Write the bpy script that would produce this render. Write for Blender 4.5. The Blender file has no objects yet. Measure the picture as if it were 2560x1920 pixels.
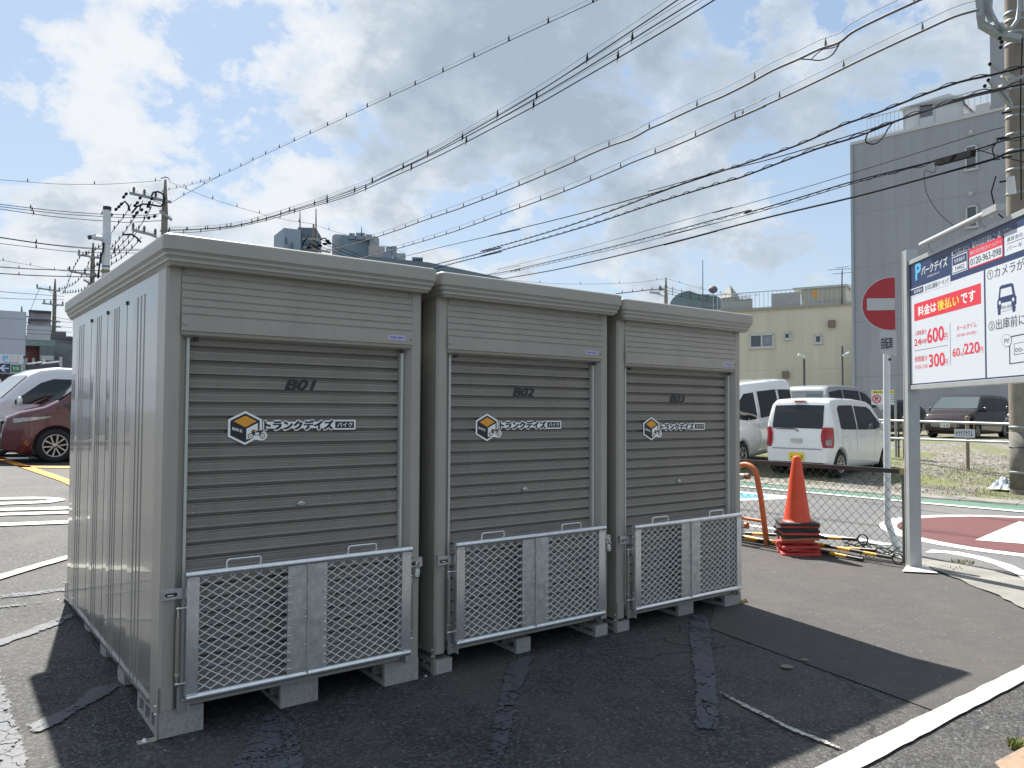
import bpy, bmesh, math, random
from mathutils import Vector, Matrix
R = math.radians
random.seed(7)
scene = bpy.context.scene
COL = scene.collection
# ------------------------------------------------------------------ camera, sky, sun, exposure
CAM = Vector((-0.8723, -3.6576, 1.4319)); YAW, PIT, ROL, FPX = 0.6518, 0.0352, 0.0053, 1953.93
fwd = Vector((math.sin(YAW)*math.cos(PIT), math.cos(YAW)*math.cos(PIT), math.sin(PIT)))
_r = Vector((math.cos(YAW), -math.sin(YAW), 0)); _u = _r.cross(fwd)
rgt = _r*math.cos(ROL) + _u*math.sin(ROL); upv = -_r*math.sin(ROL) + _u*math.cos(ROL)
cam = bpy.data.cameras.new('camera'); co = bpy.data.objects.new('camera', cam); COL.objects.link(co)
cam.sensor_width = 36; cam.lens = FPX/2560*36; cam.clip_end = 2000; cam.clip_start = 0.05
co.matrix_world = Matrix(((rgt.x, upv.x, -fwd.x, CAM.x), (rgt.y, upv.y, -fwd.y, CAM.y), (rgt.z, upv.z, -fwd.z, CAM.z), (0, 0, 0, 1)))
scene.camera = co
SUNV = Vector((0.155, 0.76, 1.0)).normalized()
SUN_EL = math.asin(SUNV.z); SUN_AZ = math.atan2(SUNV.x, SUNV.y)
sl = bpy.data.lights.new('sun', 'SUN'); sl.energy = 4.6; sl.angle = R(0.7); sl.color = (1.0, 0.95, 0.87)
so = bpy.data.objects.new('sun', sl); COL.objects.link(so); so.rotation_euler = SUNV.to_track_quat('Z', 'Y').to_euler()
scene.view_settings.view_transform = 'Standard'; scene.view_settings.look = 'None'
scene.view_settings.exposure = 1.12; scene.view_settings.gamma = 1.0
world = bpy.data.worlds.new('World'); scene.world = world; world.use_nodes = True

class N:
    """tiny node helper"""
    def __init__(s, tree): s.t = tree; s.l = tree.links
    def n(s, typ, **kw):
        nd = s.t.nodes.new(typ)
        ins = kw.pop('i', {})
        for k, v in kw.items(): setattr(nd, k, v)
        for k, v in ins.items():
            if isinstance(v, bpy.types.NodeSocket): s.l.new(v, nd.inputs[k])
            else: nd.inputs[k].default_value = v
        return nd
    def math(s, op, a, b=None, c=None, clamp=False):
        nd = s.t.nodes.new('ShaderNodeMath'); nd.operation = op; nd.use_clamp = clamp
        for k, v in enumerate((a, b, c)):
            if v is None: continue
            if isinstance(v, bpy.types.NodeSocket): s.l.new(v, nd.inputs[k])
            else: nd.inputs[k].default_value = v
        return nd.outputs[0]
    def ramp(s, fac, stops, interp='LINEAR'):
        nd = s.t.nodes.new('ShaderNodeValToRGB'); s.l.new(fac, nd.inputs[0]); e = nd.color_ramp; e.interpolation = interp
        while len(e.elements) < len(stops): e.elements.new(0.5)
        for el, (p, c) in zip(e.elements, stops):
            el.position = p; el.color = c if len(c) == 4 else (*c, 1)
        return nd.outputs[0]
    def noise(s, vec, scale, detail=4, rough=0.5, dist=0.0):
        nd = s.n('ShaderNodeTexNoise', i={'Scale': scale, 'Detail': detail, 'Roughness': rough, 'Distortion': dist})
        if vec is not None: s.l.new(vec, nd.inputs['Vector'])
        return nd.outputs['Fac']
    def mix(s, fac, a, b, mode='MIX'):
        nd = s.t.nodes.new('ShaderNodeMix'); nd.data_type = 'RGBA'; nd.blend_type = mode
        for idx, v in ((0, fac), (6, a), (7, b)):
            if isinstance(v, bpy.types.NodeSocket): s.l.new(v, nd.inputs[idx])
            else: nd.inputs[idx].default_value = v if idx == 0 else (v if len(v) == 4 else (*v, 1))
        return nd.outputs[2]

def build_world():
    t = world.node_tree; t.nodes.clear(); k = N(t)
    out = k.n('ShaderNodeOutputWorld'); bg = k.n('ShaderNodeBackground')
    t.links.new(bg.outputs[0], out.inputs[0])
    sky = k.n('ShaderNodeTexSky', sky_type='NISHITA', sun_disc=False, sun_elevation=SUN_EL, sun_rotation=SUN_AZ)
    sky.air_density = 1.0; sky.dust_density = 1.0; sky.ozone_density = 1.3
    tc = k.n('ShaderNodeTexCoord'); d = tc.outputs['Generated']
    sp = k.n('ShaderNodeSeparateXYZ', i={0: d})
    zc = k.math('ADD', k.math('MAXIMUM', sp.outputs[2], 0.0), 0.55)
    cv = k.n('ShaderNodeCombineXYZ', i={0: k.math('DIVIDE', sp.outputs[0], zc), 1: k.math('DIVIDE', sp.outputs[1], zc), 2: 0.0}).outputs[0]
    mp = k.n('ShaderNodeMapping', i={0: cv, 1: CLOUD_OFF})
    n1 = k.noise(mp.outputs[0], 3.1, 12, 0.60, 0.2)
    n2 = k.noise(mp.outputs[0], 10.0, 10, 0.62, 0.2)
    n0 = k.noise(mp.outputs[0], 1.1, 3, 0.5)
    den = k.math('ADD', k.math('ADD', k.math('MULTIPLY', n1, 0.55), k.math('MULTIPLY', n2, 0.22)), k.math('MULTIPLY', n0, 0.23))
    def lobe(v, w, amt):
        v = Vector(v).normalized()
        dp = k.n('ShaderNodeVectorMath', operation='DOT_PRODUCT', i={0: d, 1: v}).outputs['Value']
        mr = k.n('ShaderNodeMapRange', interpolation_type='SMOOTHERSTEP', i={0: dp, 1: 1-w, 2: 1.0, 3: 0.0, 4: amt})
        return mr.outputs[0]
    for v, w, amt in LOBES: den = k.math('ADD', den, lobe(v, w, amt))
    cov = k.ramp(den, [(0.474, (0, 0, 0)), (0.492, (0.62, 0.62, 0.62)), (0.520, (1, 1, 1))])
    mp2 = k.n('ShaderNodeMapping', i={0: mp.outputs[0], 1: (0.03, -0.05, 0)})
    n3 = k.noise(mp2.outputs[0], 4.0, 9, 0.62, 0.2)
    body = k.math('ADD', k.math('ADD', k.math('MULTIPLY', den, 0.40), k.math('MULTIPLY', n3, 0.45)), k.math('MULTIPLY', n2, 0.15))
    for v, w, amt in SHADES: body = k.math('ADD', body, lobe(v, w, amt))
    cc = k.ramp(body, [(0.455, (4.1, 4.25, 4.4)), (0.490, (3.55, 3.8, 4.08)), (0.530, (2.6, 2.98, 3.4)), (0.61, (1.9, 2.3, 2.78))])
    skyc = k.mix(k.ramp(sp.outputs[2], [(0.0, (0, 0, 0)), (0.7, (1, 1, 1))]), (2.2, 2.8, 3.4), (1.35, 1.98, 2.9))
    skyc = k.mix(0.25, skyc, sky.outputs[0])
    hz = k.ramp(sp.outputs[2], [(0.0, (1, 1, 1)), (0.10, (0.7, 0.7, 0.7)), (0.36, (0, 0, 0))])
    c = k.mix(cov, skyc, cc)
    c = k.mix(k.math('MULTIPLY', hz, 0.35), c, (3.3, 3.6, 4.0))
    t.links.new(c, bg.inputs['Color']); bg.inputs['Strength'].default_value = 0.10
CLOUD_OFF = (2.37, 6.9, 2.2)
def SV(px, py): return tuple(fwd + rgt*((px-1280)/FPX) - upv*((py-960)/FPX))
LOBES = [(SV(150, 400), 0.055, -0.066), (SV(780, 520), 0.02, -0.035), (SV(300, 60), 0.02, 0.03), (SV(1500, 120), 0.06, 0.02), (SV(1000, 420), 0.02, 0.012), (SV(2000, 300), 0.08, 0.012), (SV(1300, 560), 0.012, -0.045), (SV(1480, 340), 0.006, -0.05), (SV(250, 620), 0.006, 0.07), (SV(560, 250), 0.01, -0.03), (SV(1900, 640), 0.012, -0.045)]
SHADES = [(SV(1250, 150), 0.03, 0.05), (SV(2000, 200), 0.07, 0.03), (SV(700, 350), 0.06, -0.05), (SV(250, 620), 0.02, -0.05)]
build_world()

# ------------------------------------------------------------------ helpers
def ray(px, py): return fwd + rgt*((px-1280)/FPX) - upv*((py-960)/FPX)
def sst(a, b, x):
    t = max(0, min(1, (x-a)/(b-a))); return t*t*(3-2*t)
def ld(x, y):
    X, Y = x-CAM.x, y-CAM.y
    s, c = math.sin(YAW), math.cos(YAW)
    return X*c - Y*s, X*s + Y*c
def hz(x, y):
    l, d = ld(x, y)
    hl = min(0.04*max(0.0, y), 0.37)
    hr = max(0.0, min(0.5, (d-15.5)*0.055))
    w = sst(0.0, 2.6, l)
    return hl*(1-w) + hr*w
def G(px, py, dz=0.0):
    r = ray(px, py); z = 0.0
    for _ in range(25):
        if r.z > -1e-4: break
        p = CAM + r*((z-CAM.z)/r.z); z = 0.5*z + 0.5*(hz(p.x, p.y)+dz)
    return Vector((p.x, p.y, z))
def W(px, py, d): return CAM + ray(px, py)*d
def PX(q, x): r = ray(*q); return CAM + r*((x-CAM.x)/r.x)
def PY(q, y): r = ray(*q); return CAM + r*((y-CAM.y)/r.y)

TS = 1.0
class MB:
    def __init__(s): s.v = []; s.f = []; s.m = []; s.mats = []; s.sm = []
    def mi(s, mat):
        if mat not in s.mats: s.mats.append(mat)
        return s.mats.index(mat)
    def add(s, vs, fs, mat=None, smooth=False):
        b = len(s.v); s.v += [tuple(v) for v in vs]; i = s.mi(mat)
        for f in fs: s.f.append([b+k for k in f]); s.m.append(i); s.sm.append(smooth)
    def box(s, x0, x1, y0, y1, z0, z1, mat=None, M=None):
        vs = [Vector((x, y, z)) for z in (z0, z1) for y in (y0, y1) for x in (x0, x1)]
        if M is not None: vs = [M @ v for v in vs]
        s.add(vs, [(0, 2, 3, 1), (4, 5, 7, 6), (0, 1, 5, 4), (2, 6, 7, 3), (0, 4, 6, 2), (1, 3, 7, 5)], mat)
    def tube(s, pts, r, n=8, mat=None, cap=True, closed=False, smooth=True):
        pts = [Vector(p) for p in pts]; k = len(pts); rs = r if isinstance(r, (list, tuple)) else [r]*k
        vs = []; prev = None
        for i, p in enumerate(pts):
            a = pts[i-1] if i else (pts[-1] if closed else p); b = pts[i+1] if i < k-1 else (pts[0] if closed else p)
            t = (b-a).normalized() if (b-a).length > 1e-9 else Vector((0, 0, 1))
            if prev is None:
                ref = Vector((0, 0, 1)) if abs(t.z) < 0.9 else Vector((1, 0, 0)); u = t.cross(ref).normalized()
            else:
                u = (prev - t*prev.dot(t)); u = u.normalized() if u.length > 1e-6 else t.orthogonal().normalized()
            prev = u; w = t.cross(u)
            for j in range(n):
                a_ = 2*math.pi*(j+0.5)/n; vs.append(p + (u*math.cos(a_) + w*math.sin(a_))*rs[i])
        fs = [(i*n+j, i*n+(j+1) % n, (i+1)*n+(j+1) % n, (i+1)*n+j) for i in range(k-1) for j in range(n)]
        if closed: fs += [((k-1)*n+j, (k-1)*n+(j+1) % n, (j+1) % n, j) for j in range(n)]
        s.add(vs, fs, mat, smooth)
        if cap and not closed:
            s.add(vs[:n][::-1], [tuple(range(n))], mat); s.add(vs[-n:], [tuple(range(n))], mat)
    def cyl(s, a, b, r0, r1=None, n=12, mat=None): s.tube([a, b], [r0, r0 if r1 is None else r1], n, mat)
    def ball(s, c, r, mat=None, n=8, sc=(1, 1, 1)):
        vs = []; c = Vector(c)
        for i in range(n+1):
            th = math.pi*i/n
            for j in range(2*n):
                ph = math.pi*j/n; vs.append(c+Vector((r*sc[0]*math.sin(th)*math.cos(ph), r*sc[1]*math.sin(th)*math.sin(ph), r*sc[2]*math.cos(th))))
        m = 2*n
        s.add(vs, [(i*m+j, (i+1)*m+j, (i+1)*m+(j+1) % m, i*m+(j+1) % m) for i in range(n) for j in range(m)], mat, True)
    def grid(s, rows, mat=None, smooth=False, flip=False):
        nr, nc = len(rows), len(rows[0]); vs = [v for r in rows for v in r]
        fs = [(i*nc+j, i*nc+j+1, (i+1)*nc+j+1, (i+1)*nc+j) for i in range(nr-1) for j in range(nc-1)]
        if flip: fs = [f[::-1] for f in fs]
        s.add(vs, fs, mat, smooth)
    def prism(s, poly, O, U, V, Nn, t0, t1, mat=None, smooth=False):
        """polygon (u,v) on frame O,U,V extruded from t0 to t1 along Nn"""
        n = len(poly); a = [O+U*p[0]+V*p[1]+Nn*t0 for p in poly]; b = [O+U*p[0]+V*p[1]+Nn*t1 for p in poly]
        s.add(a+b, [tuple(range(n))[::-1], tuple(range(n, 2*n))], mat)
        s.add(a+b, [(i, (i+1) % n, n+(i+1) % n, n+i) for i in range(n)], mat, smooth)
    def poly(s, pts, mat=None): s.add(pts, [tuple(range(len(pts)))], mat)
    def lathe(s, prof, c, ax, n=24, mat=None, smooth=True):
        """prof (r, t) along axis ax from point c"""
        c = Vector(c); ax = Vector(ax).normalized(); u = ax.orthogonal().normalized(); w = ax.cross(u); vs = []
        for r, t in prof:
            for j in range(n):
                a = 2*math.pi*j/n; vs.append(c+ax*t+(u*math.cos(a)+w*math.sin(a))*r)
        s.add(vs, [(i*n+j, i*n+(j+1) % n, (i+1)*n+(j+1) % n, (i+1)*n+j) for i in range(len(prof)-1) for j in range(n)], mat, smooth)
    def text(s, body, O, U, V, x0, x1, y0, y1, mat=None, bold=0.0, shear=0.0, depth=0.0, fit=True):
        """flat lettering stretched into the rectangle x0..x1, y0..y1 of the frame O,U,V"""
        c = bpy.data.curves.new('letters', 'FONT'); c.body = body; c.shear = shear; c.resolution_u = 3
        o = bpy.data.objects.new('letters', c); m = bpy.data.meshes.new_from_object(o)
        if len(m.vertices):
            xs = [v.co.x for v in m.vertices]; ys = [v.co.y for v in m.vertices]
            ax, bx, ay, by = min(xs), max(xs), min(ys), max(ys)
            sx = (x1-x0)/(bx-ax); sy = (y1-y0)/(by-ay) if fit else sx
            e = bold*0.75*sy; n_ = U.cross(V).normalized(); n_ = n_ if n_.dot(CAM-O) > 0 or True else -n_
            offs = [(0, 0)] if bold <= 0.005 else ([(-e, 0), (e, 0)] if bold < 0.028 else [(e*math.cos(q_*0.785), e*math.sin(q_*0.785)) for q_ in range(8)] if bold > 0.12 else [(-e, -e*.6), (e, -e*.6), (-e, e*.6), (e, e*.6)])
            for q, (du, dv) in enumerate(offs):
                vs = [O+U*(x0+(v.co.x-ax)*sx+du)+V*(y0+(v.co.y-ay)*sy+dv)+n_*(q*0.00012*TS) for v in m.vertices]
                s.add(vs, [tuple(p.vertices) for p in m.polygons], mat)
        bpy.data.objects.remove(o); bpy.data.curves.remove(c); bpy.data.meshes.remove(m)
    def build(s, name, mat=None, parent=None, bevel=0.0, loc=None, fixn=False):
        me = bpy.data.meshes.new(name)
        me.from_pydata(s.v, [], s.f)
        mats = [m if m is not None else mat for m in s.mats] or [mat]
        for m in mats: me.materials.append(m)
        me.polygons.foreach_set('material_index', s.m); me.polygons.foreach_set('use_smooth', s.sm)
        if fixn:
            bm = bmesh.new(); bm.from_mesh(me); bmesh.ops.remove_doubles(bm, verts=bm.verts, dist=1e-5)
            bmesh.ops.recalc_face_normals(bm, faces=bm.faces); bm.to_mesh(me); bm.free()
        me.update()
        o = bpy.data.objects.new(name, me); COL.objects.link(o)
        if parent is not None: o.parent = parent
        if loc is not None: o.location = loc
        if bevel:
            b = o.modifiers.new('bevel', 'BEVEL'); b.width = bevel; b.segments = 2; b.limit_method = 'ANGLE'; b.angle_limit = R(40)
        return o
def build_each(mb, name, mat=None, parent=None):
    """one object per connected piece of the collected shapes"""
    par = list(range(len(mb.v))); key = {}
    def find(a):
        while par[a] != a: par[a] = par[par[a]]; a = par[a]
        return a
    for i, v in enumerate(mb.v):
        q = (round(v[0], 5), round(v[1], 5), round(v[2], 5))
        if q in key: par[find(i)] = find(key[q])
        else: key[q] = i
    for f in mb.f:
        for a in f[1:]: par[find(a)] = find(f[0])
    groups = {}
    for k, f in enumerate(mb.f): groups.setdefault(find(f[0]), []).append(k)
    outs = []
    for fl in groups.values():
        m = MB()
        for k in fl:
            f = mb.f[k]; m.add([mb.v[a] for a in f], [tuple(range(len(f)))], mb.mats[mb.m[k]], mb.sm[k])
        outs.append(m.build(name, mat, parent, fixn=False))
        me = outs[-1].data; bm = bmesh.new(); bm.from_mesh(me); bmesh.ops.remove_doubles(bm, verts=bm.verts, dist=1e-6); bm.to_mesh(me); bm.free()
    return outs
def tag(o, label=None, cat=None, group=None, kind=None):
    if label: o['label'] = label
    if cat: o['category'] = cat
    if group: o['group'] = group
    if kind: o['kind'] = kind
    return o
def thing(name, label, cat, loc=(0, 0, 0), rz=0.0, group=None):
    o = bpy.data.objects.new(name, None); COL.objects.link(o); o.location = loc; o.rotation_euler = (0, 0, rz); o.empty_display_size = 0.2
    return tag(o, label, cat, group)
def dup(o, parent=None, **kw):
    c = o.copy(); COL.objects.link(c)
    if parent is not None: c.parent = parent
    for ch in list(o.children): dup(ch, c)
    for k, v in kw.items(): c[k] = v
    return c
def part_label(o, t): o['label'] = t; return o

# ------------------------------------------------------------------ materials
def pmat(name, col, rough=0.5, metal=0.0, var=0.0, vscale=8.0, bump=0.0, bscale=40.0, coat=0.0, dirt=None, spec=0.5, streak=0.0):
    m = bpy.data.materials.new(name); m.use_nodes = True; t = m.node_tree; k = N(t); bs = t.nodes['Principled BSDF']
    bs.inputs['Roughness'].default_value = rough; bs.inputs['Metallic'].default_value = metal
    bs.inputs['Specular IOR Level'].default_value = spec
    bs.inputs['Coat Weight'].default_value = coat; bs.inputs['Coat Roughness'].default_value = 0.05
    tc = k.n('ShaderNodeTexCoord'); v = tc.outputs['Object']
    c = k.n('ShaderNodeRGB').outputs[0]; c.default_value = (*col, 1)
    if var:
        f = k.noise(v, vscale, 5, 0.6)
        lo = tuple(x*(1-var) for x in col); hi = tuple(min(1, x*(1+var)) for x in col)
        c = k.ramp(f, [(0.3, lo), (0.7, hi)])
        t.links.new(k.math('MULTIPLY_ADD', f, 0.25*var*2, rough-0.1*var*2), bs.inputs['Roughness'])
    if streak:
        mp = k.n('ShaderNodeMapping', i={0: v, 3: (14, 14, 0.9)})
        f2 = k.noise(mp.outputs[0], 1.0, 5, 0.65)
        c = k.mix(k.math('MULTIPLY', k.ramp(f2, [(0.5, (0, 0, 0)), (0.8, (1, 1, 1))]), streak), c, tuple(x*0.55 for x in col))
    if dirt:
        f3 = k.noise(v, dirt[1], 6, 0.7)
        c = k.mix(k.math('MULTIPLY', k.ramp(f3, [(0.5, (0, 0, 0)), (0.68, (1, 1, 1))]), dirt[2]), c, dirt[0])
    t.links.new(c, bs.inputs['Base Color'])
    if bump:
        f = k.noise(v, bscale, 4, 0.6)
        b = k.n('ShaderNodeBump', i={'Strength': bump, 'Distance': 0.01, 'Height': f}); t.links.new(b.outputs[0], bs.inputs['Normal'])
    return m
def emat(name, col, s):
    m = bpy.data.materials.new(name); m.use_nodes = True; b = m.node_tree.nodes['Principled BSDF']
    b.inputs['Base Color'].default_value = (*col, 1); b.inputs['Emission Color'].default_value = (*col, 1); b.inputs['Emission Strength'].default_value = s
    return m

def asphalt(name, base, agg=110.0, agg_amt=0.6, bump=0.5, big=0.25, rough=0.85, cracks=0.0, speck=0.0, blot=0.25):
    m = bpy.data.materials.new(name); m.use_nodes = True; t = m.node_tree; k = N(t); bs = t.nodes['Principled BSDF']
    ge = k.n('ShaderNodeNewGeometry'); v = ge.outputs['Position']
    vo = k.n('ShaderNodeTexVoronoi', i={'Scale': agg, 'Randomness': 1.0}); t.links.new(v, vo.inputs['Vector'])
    sp = k.n('ShaderNodeSeparateColor', i={0: vo.outputs['Color']})
    n0 = k.noise(v, agg*1.7, 3, 0.6); n1 = k.noise(v, 1.1, 6, 0.62, 0.6); n2 = k.noise(v, 7.0, 5, 0.6)
    stone = k.math('POWER', sp.outputs[0], 2.2)
    f = k.math('MULTIPLY_ADD', stone, agg_amt, 1-0.42*agg_amt)
    f = k.math('MULTIPLY', f, k.math('MULTIPLY_ADD', n1, big*2, 1-big))
    f = k.math('MULTIPLY', f, k.math('MULTIPLY_ADD', n2, 0.5, 0.75))
    f = k.math('MULTIPLY', f, k.math('MULTIPLY_ADD', n0, 0.5, 0.75))
    tint = k.ramp(sp.outputs[1], [(0.0, (base[0]*1.04, base[1], base[2]*0.95)), (0.5, base), (1.0, (base[0]*0.92, base[1]*1.0, base[2]*1.1))])
    vm = k.n('ShaderNodeVectorMath', operation='SCALE', i={0: tint, 'Scale': f}); c = vm.outputs[0]
    n4 = k.noise(v, 0.95, 9, 0.68, 0.4)
    c = k.mix(k.math('MULTIPLY', k.ramp(n4, [(0.46, (0, 0, 0)), (0.62, (1, 1, 1))]), blot), c, tuple(x*q for x, q in zip(base, (1.6, 1.45, 1.27))))
    h = k.math('ADD', k.math('MULTIPLY', vo.outputs['Distance'], -0.6), k.math('MULTIPLY', n0, 0.8))
    if cracks:
        nz = k.n('ShaderNodeTexNoise', i={'Scale': 3.0, 'Detail': 5.0}); t.links.new(v, nz.inputs['Vector'])
        wv = k.n('ShaderNodeVectorMath', operation='MULTIPLY_ADD', i={0: nz.outputs['Color'], 1: (0.5, 0.5, 0), 2: v}).outputs[0]
        ve = k.n('ShaderNodeTexVoronoi', feature='DISTANCE_TO_EDGE', i={'Scale': 1.15}); t.links.new(wv, ve.inputs['Vector'])
        cm = k.noise(v, 0.5, 3, 0.5)
        ck = k.math('MULTIPLY', k.math('LESS_THAN', ve.outputs['Distance'], 0.006), k.math('GREATER_THAN', cm, 0.60))
        c = k.mix(k.math('MULTIPLY', ck, cracks), c, (0.006, 0.006, 0.007))
    if speck:
        v2 = k.n('ShaderNodeTexVoronoi', i={'Scale': 55.0}); t.links.new(v, v2.inputs['Vector'])
        s2 = k.n('ShaderNodeSeparateColor', i={0: v2.outputs['Color']})
        sm = k.math('MULTIPLY', k.math('GREATER_THAN', s2.outputs[0], 0.985), k.math('LESS_THAN', v2.outputs['Distance'], 0.30))
        c = k.mix(k.math('MULTIPLY', sm, speck), c, (0.55, 0.56, 0.55))
    t.links.new(c, bs.inputs['Base Color'])
    bs.inputs['Roughness'].default_value = rough; bs.inputs['Specular IOR Level'].default_value = 0.35
    b = k.n('ShaderNodeBump', i={'Strength': bump, 'Distance': 0.006, 'Height': h}); t.links.new(b.outputs[0], bs.inputs['Normal'])
    return m
def worn_paint(name, col, wear=0.5, under=(0.05, 0.05, 0.052)):
    m = bpy.data.materials.new(name); m.use_nodes = True; t = m.node_tree; k = N(t); bs = t.nodes['Principled BSDF']
    v = k.n('ShaderNodeNewGeometry').outputs['Position']
    a = k.noise(v, 60, 5, 0.7); b_ = k.noise(v, 5, 4, 0.6)
    w = k.math('ADD', k.math('MULTIPLY', a, 0.65), k.math('MULTIPLY', b_, 0.35))
    f = k.ramp(w, [(0.28+0.25*wear, (1, 1, 1)), (0.36+0.25*wear, (0, 0, 0))])
    shade = k.ramp(b_, [(0.3, tuple(x*0.86 for x in col)), (0.7, col)])
    t.links.new(k.mix(f, shade, under), bs.inputs['Base Color']); bs.inputs['Roughness'].default_value = 0.75
    bm_ = k.n('ShaderNodeBump', i={'Strength': 0.4, 'Distance': 0.004, 'Height': a}); t.links.new(bm_.outputs[0], bs.inputs['Normal'])
    return m
def gravel(name):
    m = bpy.data.materials.new(name); m.use_nodes = True; t = m.node_tree; k = N(t); bs = t.nodes['Principled BSDF']
    v = k.n('ShaderNodeNewGeometry').outputs['Position']
    vo = k.n('ShaderNodeTexVoronoi', i={'Scale': 17.0}); t.links.new(v, vo.inputs['Vector'])
    sp = k.n('ShaderNodeSeparateColor', i={0: vo.outputs['Color']})
    c = k.ramp(sp.outputs[0], [(0, (0.08, 0.077, 0.07)), (0.4, (0.155, 0.148, 0.13)), (0.8, (0.23, 0.22, 0.195)), (1, (0.36, 0.35, 0.33))])
    n1 = k.noise(v, 0.35, 5, 0.6, 0.5); n2 = k.noise(v, 3.0, 5, 0.7)
    g = k.ramp(k.math('ADD', k.math('MULTIPLY', n1, 0.7), k.math('MULTIPLY', n2, 0.3)), [(0.485, (0, 0, 0)), (0.56, (1, 1, 1))])
    c = k.mix(k.math('MULTIPLY', g, 0.9), c, (0.14, 0.165, 0.05))
    c = k.mix(k.math('MULTIPLY', k.ramp(n2, [(0.4, (0, 0, 0)), (0.7, (1, 1, 1))]), 0.3), c, (0.20, 0.17, 0.13))
    t.links.new(c, bs.inputs['Base Color']); bs.inputs['Roughness'].default_value = 0.95
    b = k.n('ShaderNodeBump', i={'Strength': 0.8, 'Distance': 0.03, 'Height': vo.outputs['Distance']}); b.invert = True; t.links.new(b.outputs[0], bs.inputs['Normal'])
    return m
def ribbed_wall(name, col, pitch, depthc=0.55, line=0.02, rot=0.0, hpitch=3.2, ztop=999.0):
    """siding: dark joints, vertical every pitch metres and horizontal every hpitch metres (object space x and z)"""
    m = bpy.data.materials.new(name); m.use_nodes = True; t = m.node_tree; k = N(t); bs = t.nodes['Principled BSDF']
    tc = k.n('ShaderNodeTexCoord'); sp = k.n('ShaderNodeSeparateXYZ', i={0: tc.outputs['Object']})
    a = k.math('FRACT', k.math('DIVIDE', k.math('ADD', sp.outputs[0], sp.outputs[1]), pitch)); b_ = k.math('FRACT', k.math('DIVIDE', sp.outputs[2], hpitch))
    ja = k.math('LESS_THAN', a, line/pitch); jb = k.math('MULTIPLY', k.math('LESS_THAN', b_, line*1.3/hpitch), k.math('LESS_THAN', sp.outputs[2], ztop))
    j = k.math('MAXIMUM', k.math('MULTIPLY', ja, 0.6), jb)
    n1 = k.noise(tc.outputs['Object'], 0.5, 5, 0.6)
    mp = k.n('ShaderNodeMapping', i={0: tc.outputs['Object'], 3: (1.5, 1.5, 0.12)}); n2 = k.noise(mp.outputs[0], 1.0, 5, 0.6)
    cc = k.ramp(k.math('ADD', k.math('MULTIPLY', n1, 0.4), k.math('MULTIPLY', n2, 0.6)), [(0.3, tuple(x*0.86 for x in col)), (0.7, tuple(min(1, x*1.07) for x in col))])
    c = k.mix(j, cc, tuple(x*depthc for x in col))
    t.links.new(c, bs.inputs['Base Color']); bs.inputs['Roughness'].default_value = 0.6
    return m

M = {}
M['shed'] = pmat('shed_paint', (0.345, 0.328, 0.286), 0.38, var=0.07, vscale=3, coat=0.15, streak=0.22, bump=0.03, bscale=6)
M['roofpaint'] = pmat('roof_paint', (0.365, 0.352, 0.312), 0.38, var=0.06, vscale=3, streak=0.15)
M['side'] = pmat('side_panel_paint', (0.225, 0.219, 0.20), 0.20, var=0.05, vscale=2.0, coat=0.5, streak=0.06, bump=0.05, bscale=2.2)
M['shutter'] = pmat('shutter_paint', (0.232, 0.213, 0.188), 0.38, var=0.10, vscale=4, streak=0.22)
M['groove'] = pmat('dark_gap', (0.035, 0.035, 0.034), 0.7)
M['rail'] = pmat('pale_rail', (0.50, 0.52, 0.49), 0.35, var=0.05)
M['galv'] = pmat('galvanised_steel', (0.50, 0.51, 0.50), 0.42, metal=0.72, var=0.22, vscale=26, dirt=((0.30, 0.33, 0.35), 7, 0.6), bump=0.05, bscale=60)
M['galvpipe'] = pmat('galvanised_pipe', (0.70, 0.72, 0.74), 0.25, metal=0.85, var=0.10, vscale=30)
M['wiremesh'] = pmat('mesh_wire', (0.72, 0.75, 0.73), 0.45, metal=0.1, var=0.08)
M['bolt'] = pmat('bolt_steel', (0.7, 0.71, 0.7), 0.28, metal=0.9)
M['concrete'] = pmat('block_concrete', (0.32, 0.325, 0.315), 0.9, var=0.18, vscale=45, bump=0.6, bscale=90, dirt=((0.15, 0.15, 0.14), 5, 0.4))
M['dark'] = pmat('dark_interior', (0.02, 0.021, 0.023), 0.8)
M['white'] = pmat('white_sticker', (0.88, 0.90, 0.89), 0.4)
M['black'] = pmat('black_print', (0.014, 0.015, 0.019), 0.45)
M['orange'] = pmat('orange_print', (0.78, 0.34, 0.03), 0.45)
M['blueprint'] = pmat('blue_print', (0.10, 0.07, 0.45), 0.45)
M['labelbg'] = pmat('pale_label', (0.52, 0.50, 0.68), 0.4)
M['asph'] = asphalt('old_asphalt', (0.064, 0.065, 0.066), 80, 1.3, 1.0, 0.36, rough=0.7, cracks=0.6, speck=0.45, blot=0.55)
M['asph2'] = asphalt('new_asphalt', (0.080, 0.076, 0.074), 150, 0.45, 0.35, 0.2, speck=0.3)
M['road'] = asphalt('road_asphalt', (0.145, 0.145, 0.148), 130, 0.35, 0.25, 0.12)
M['tar'] = asphalt('tar_patch', (0.078, 0.087, 0.104), 60, 0.2, 0.2, 0.3, rough=0.5)
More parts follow.
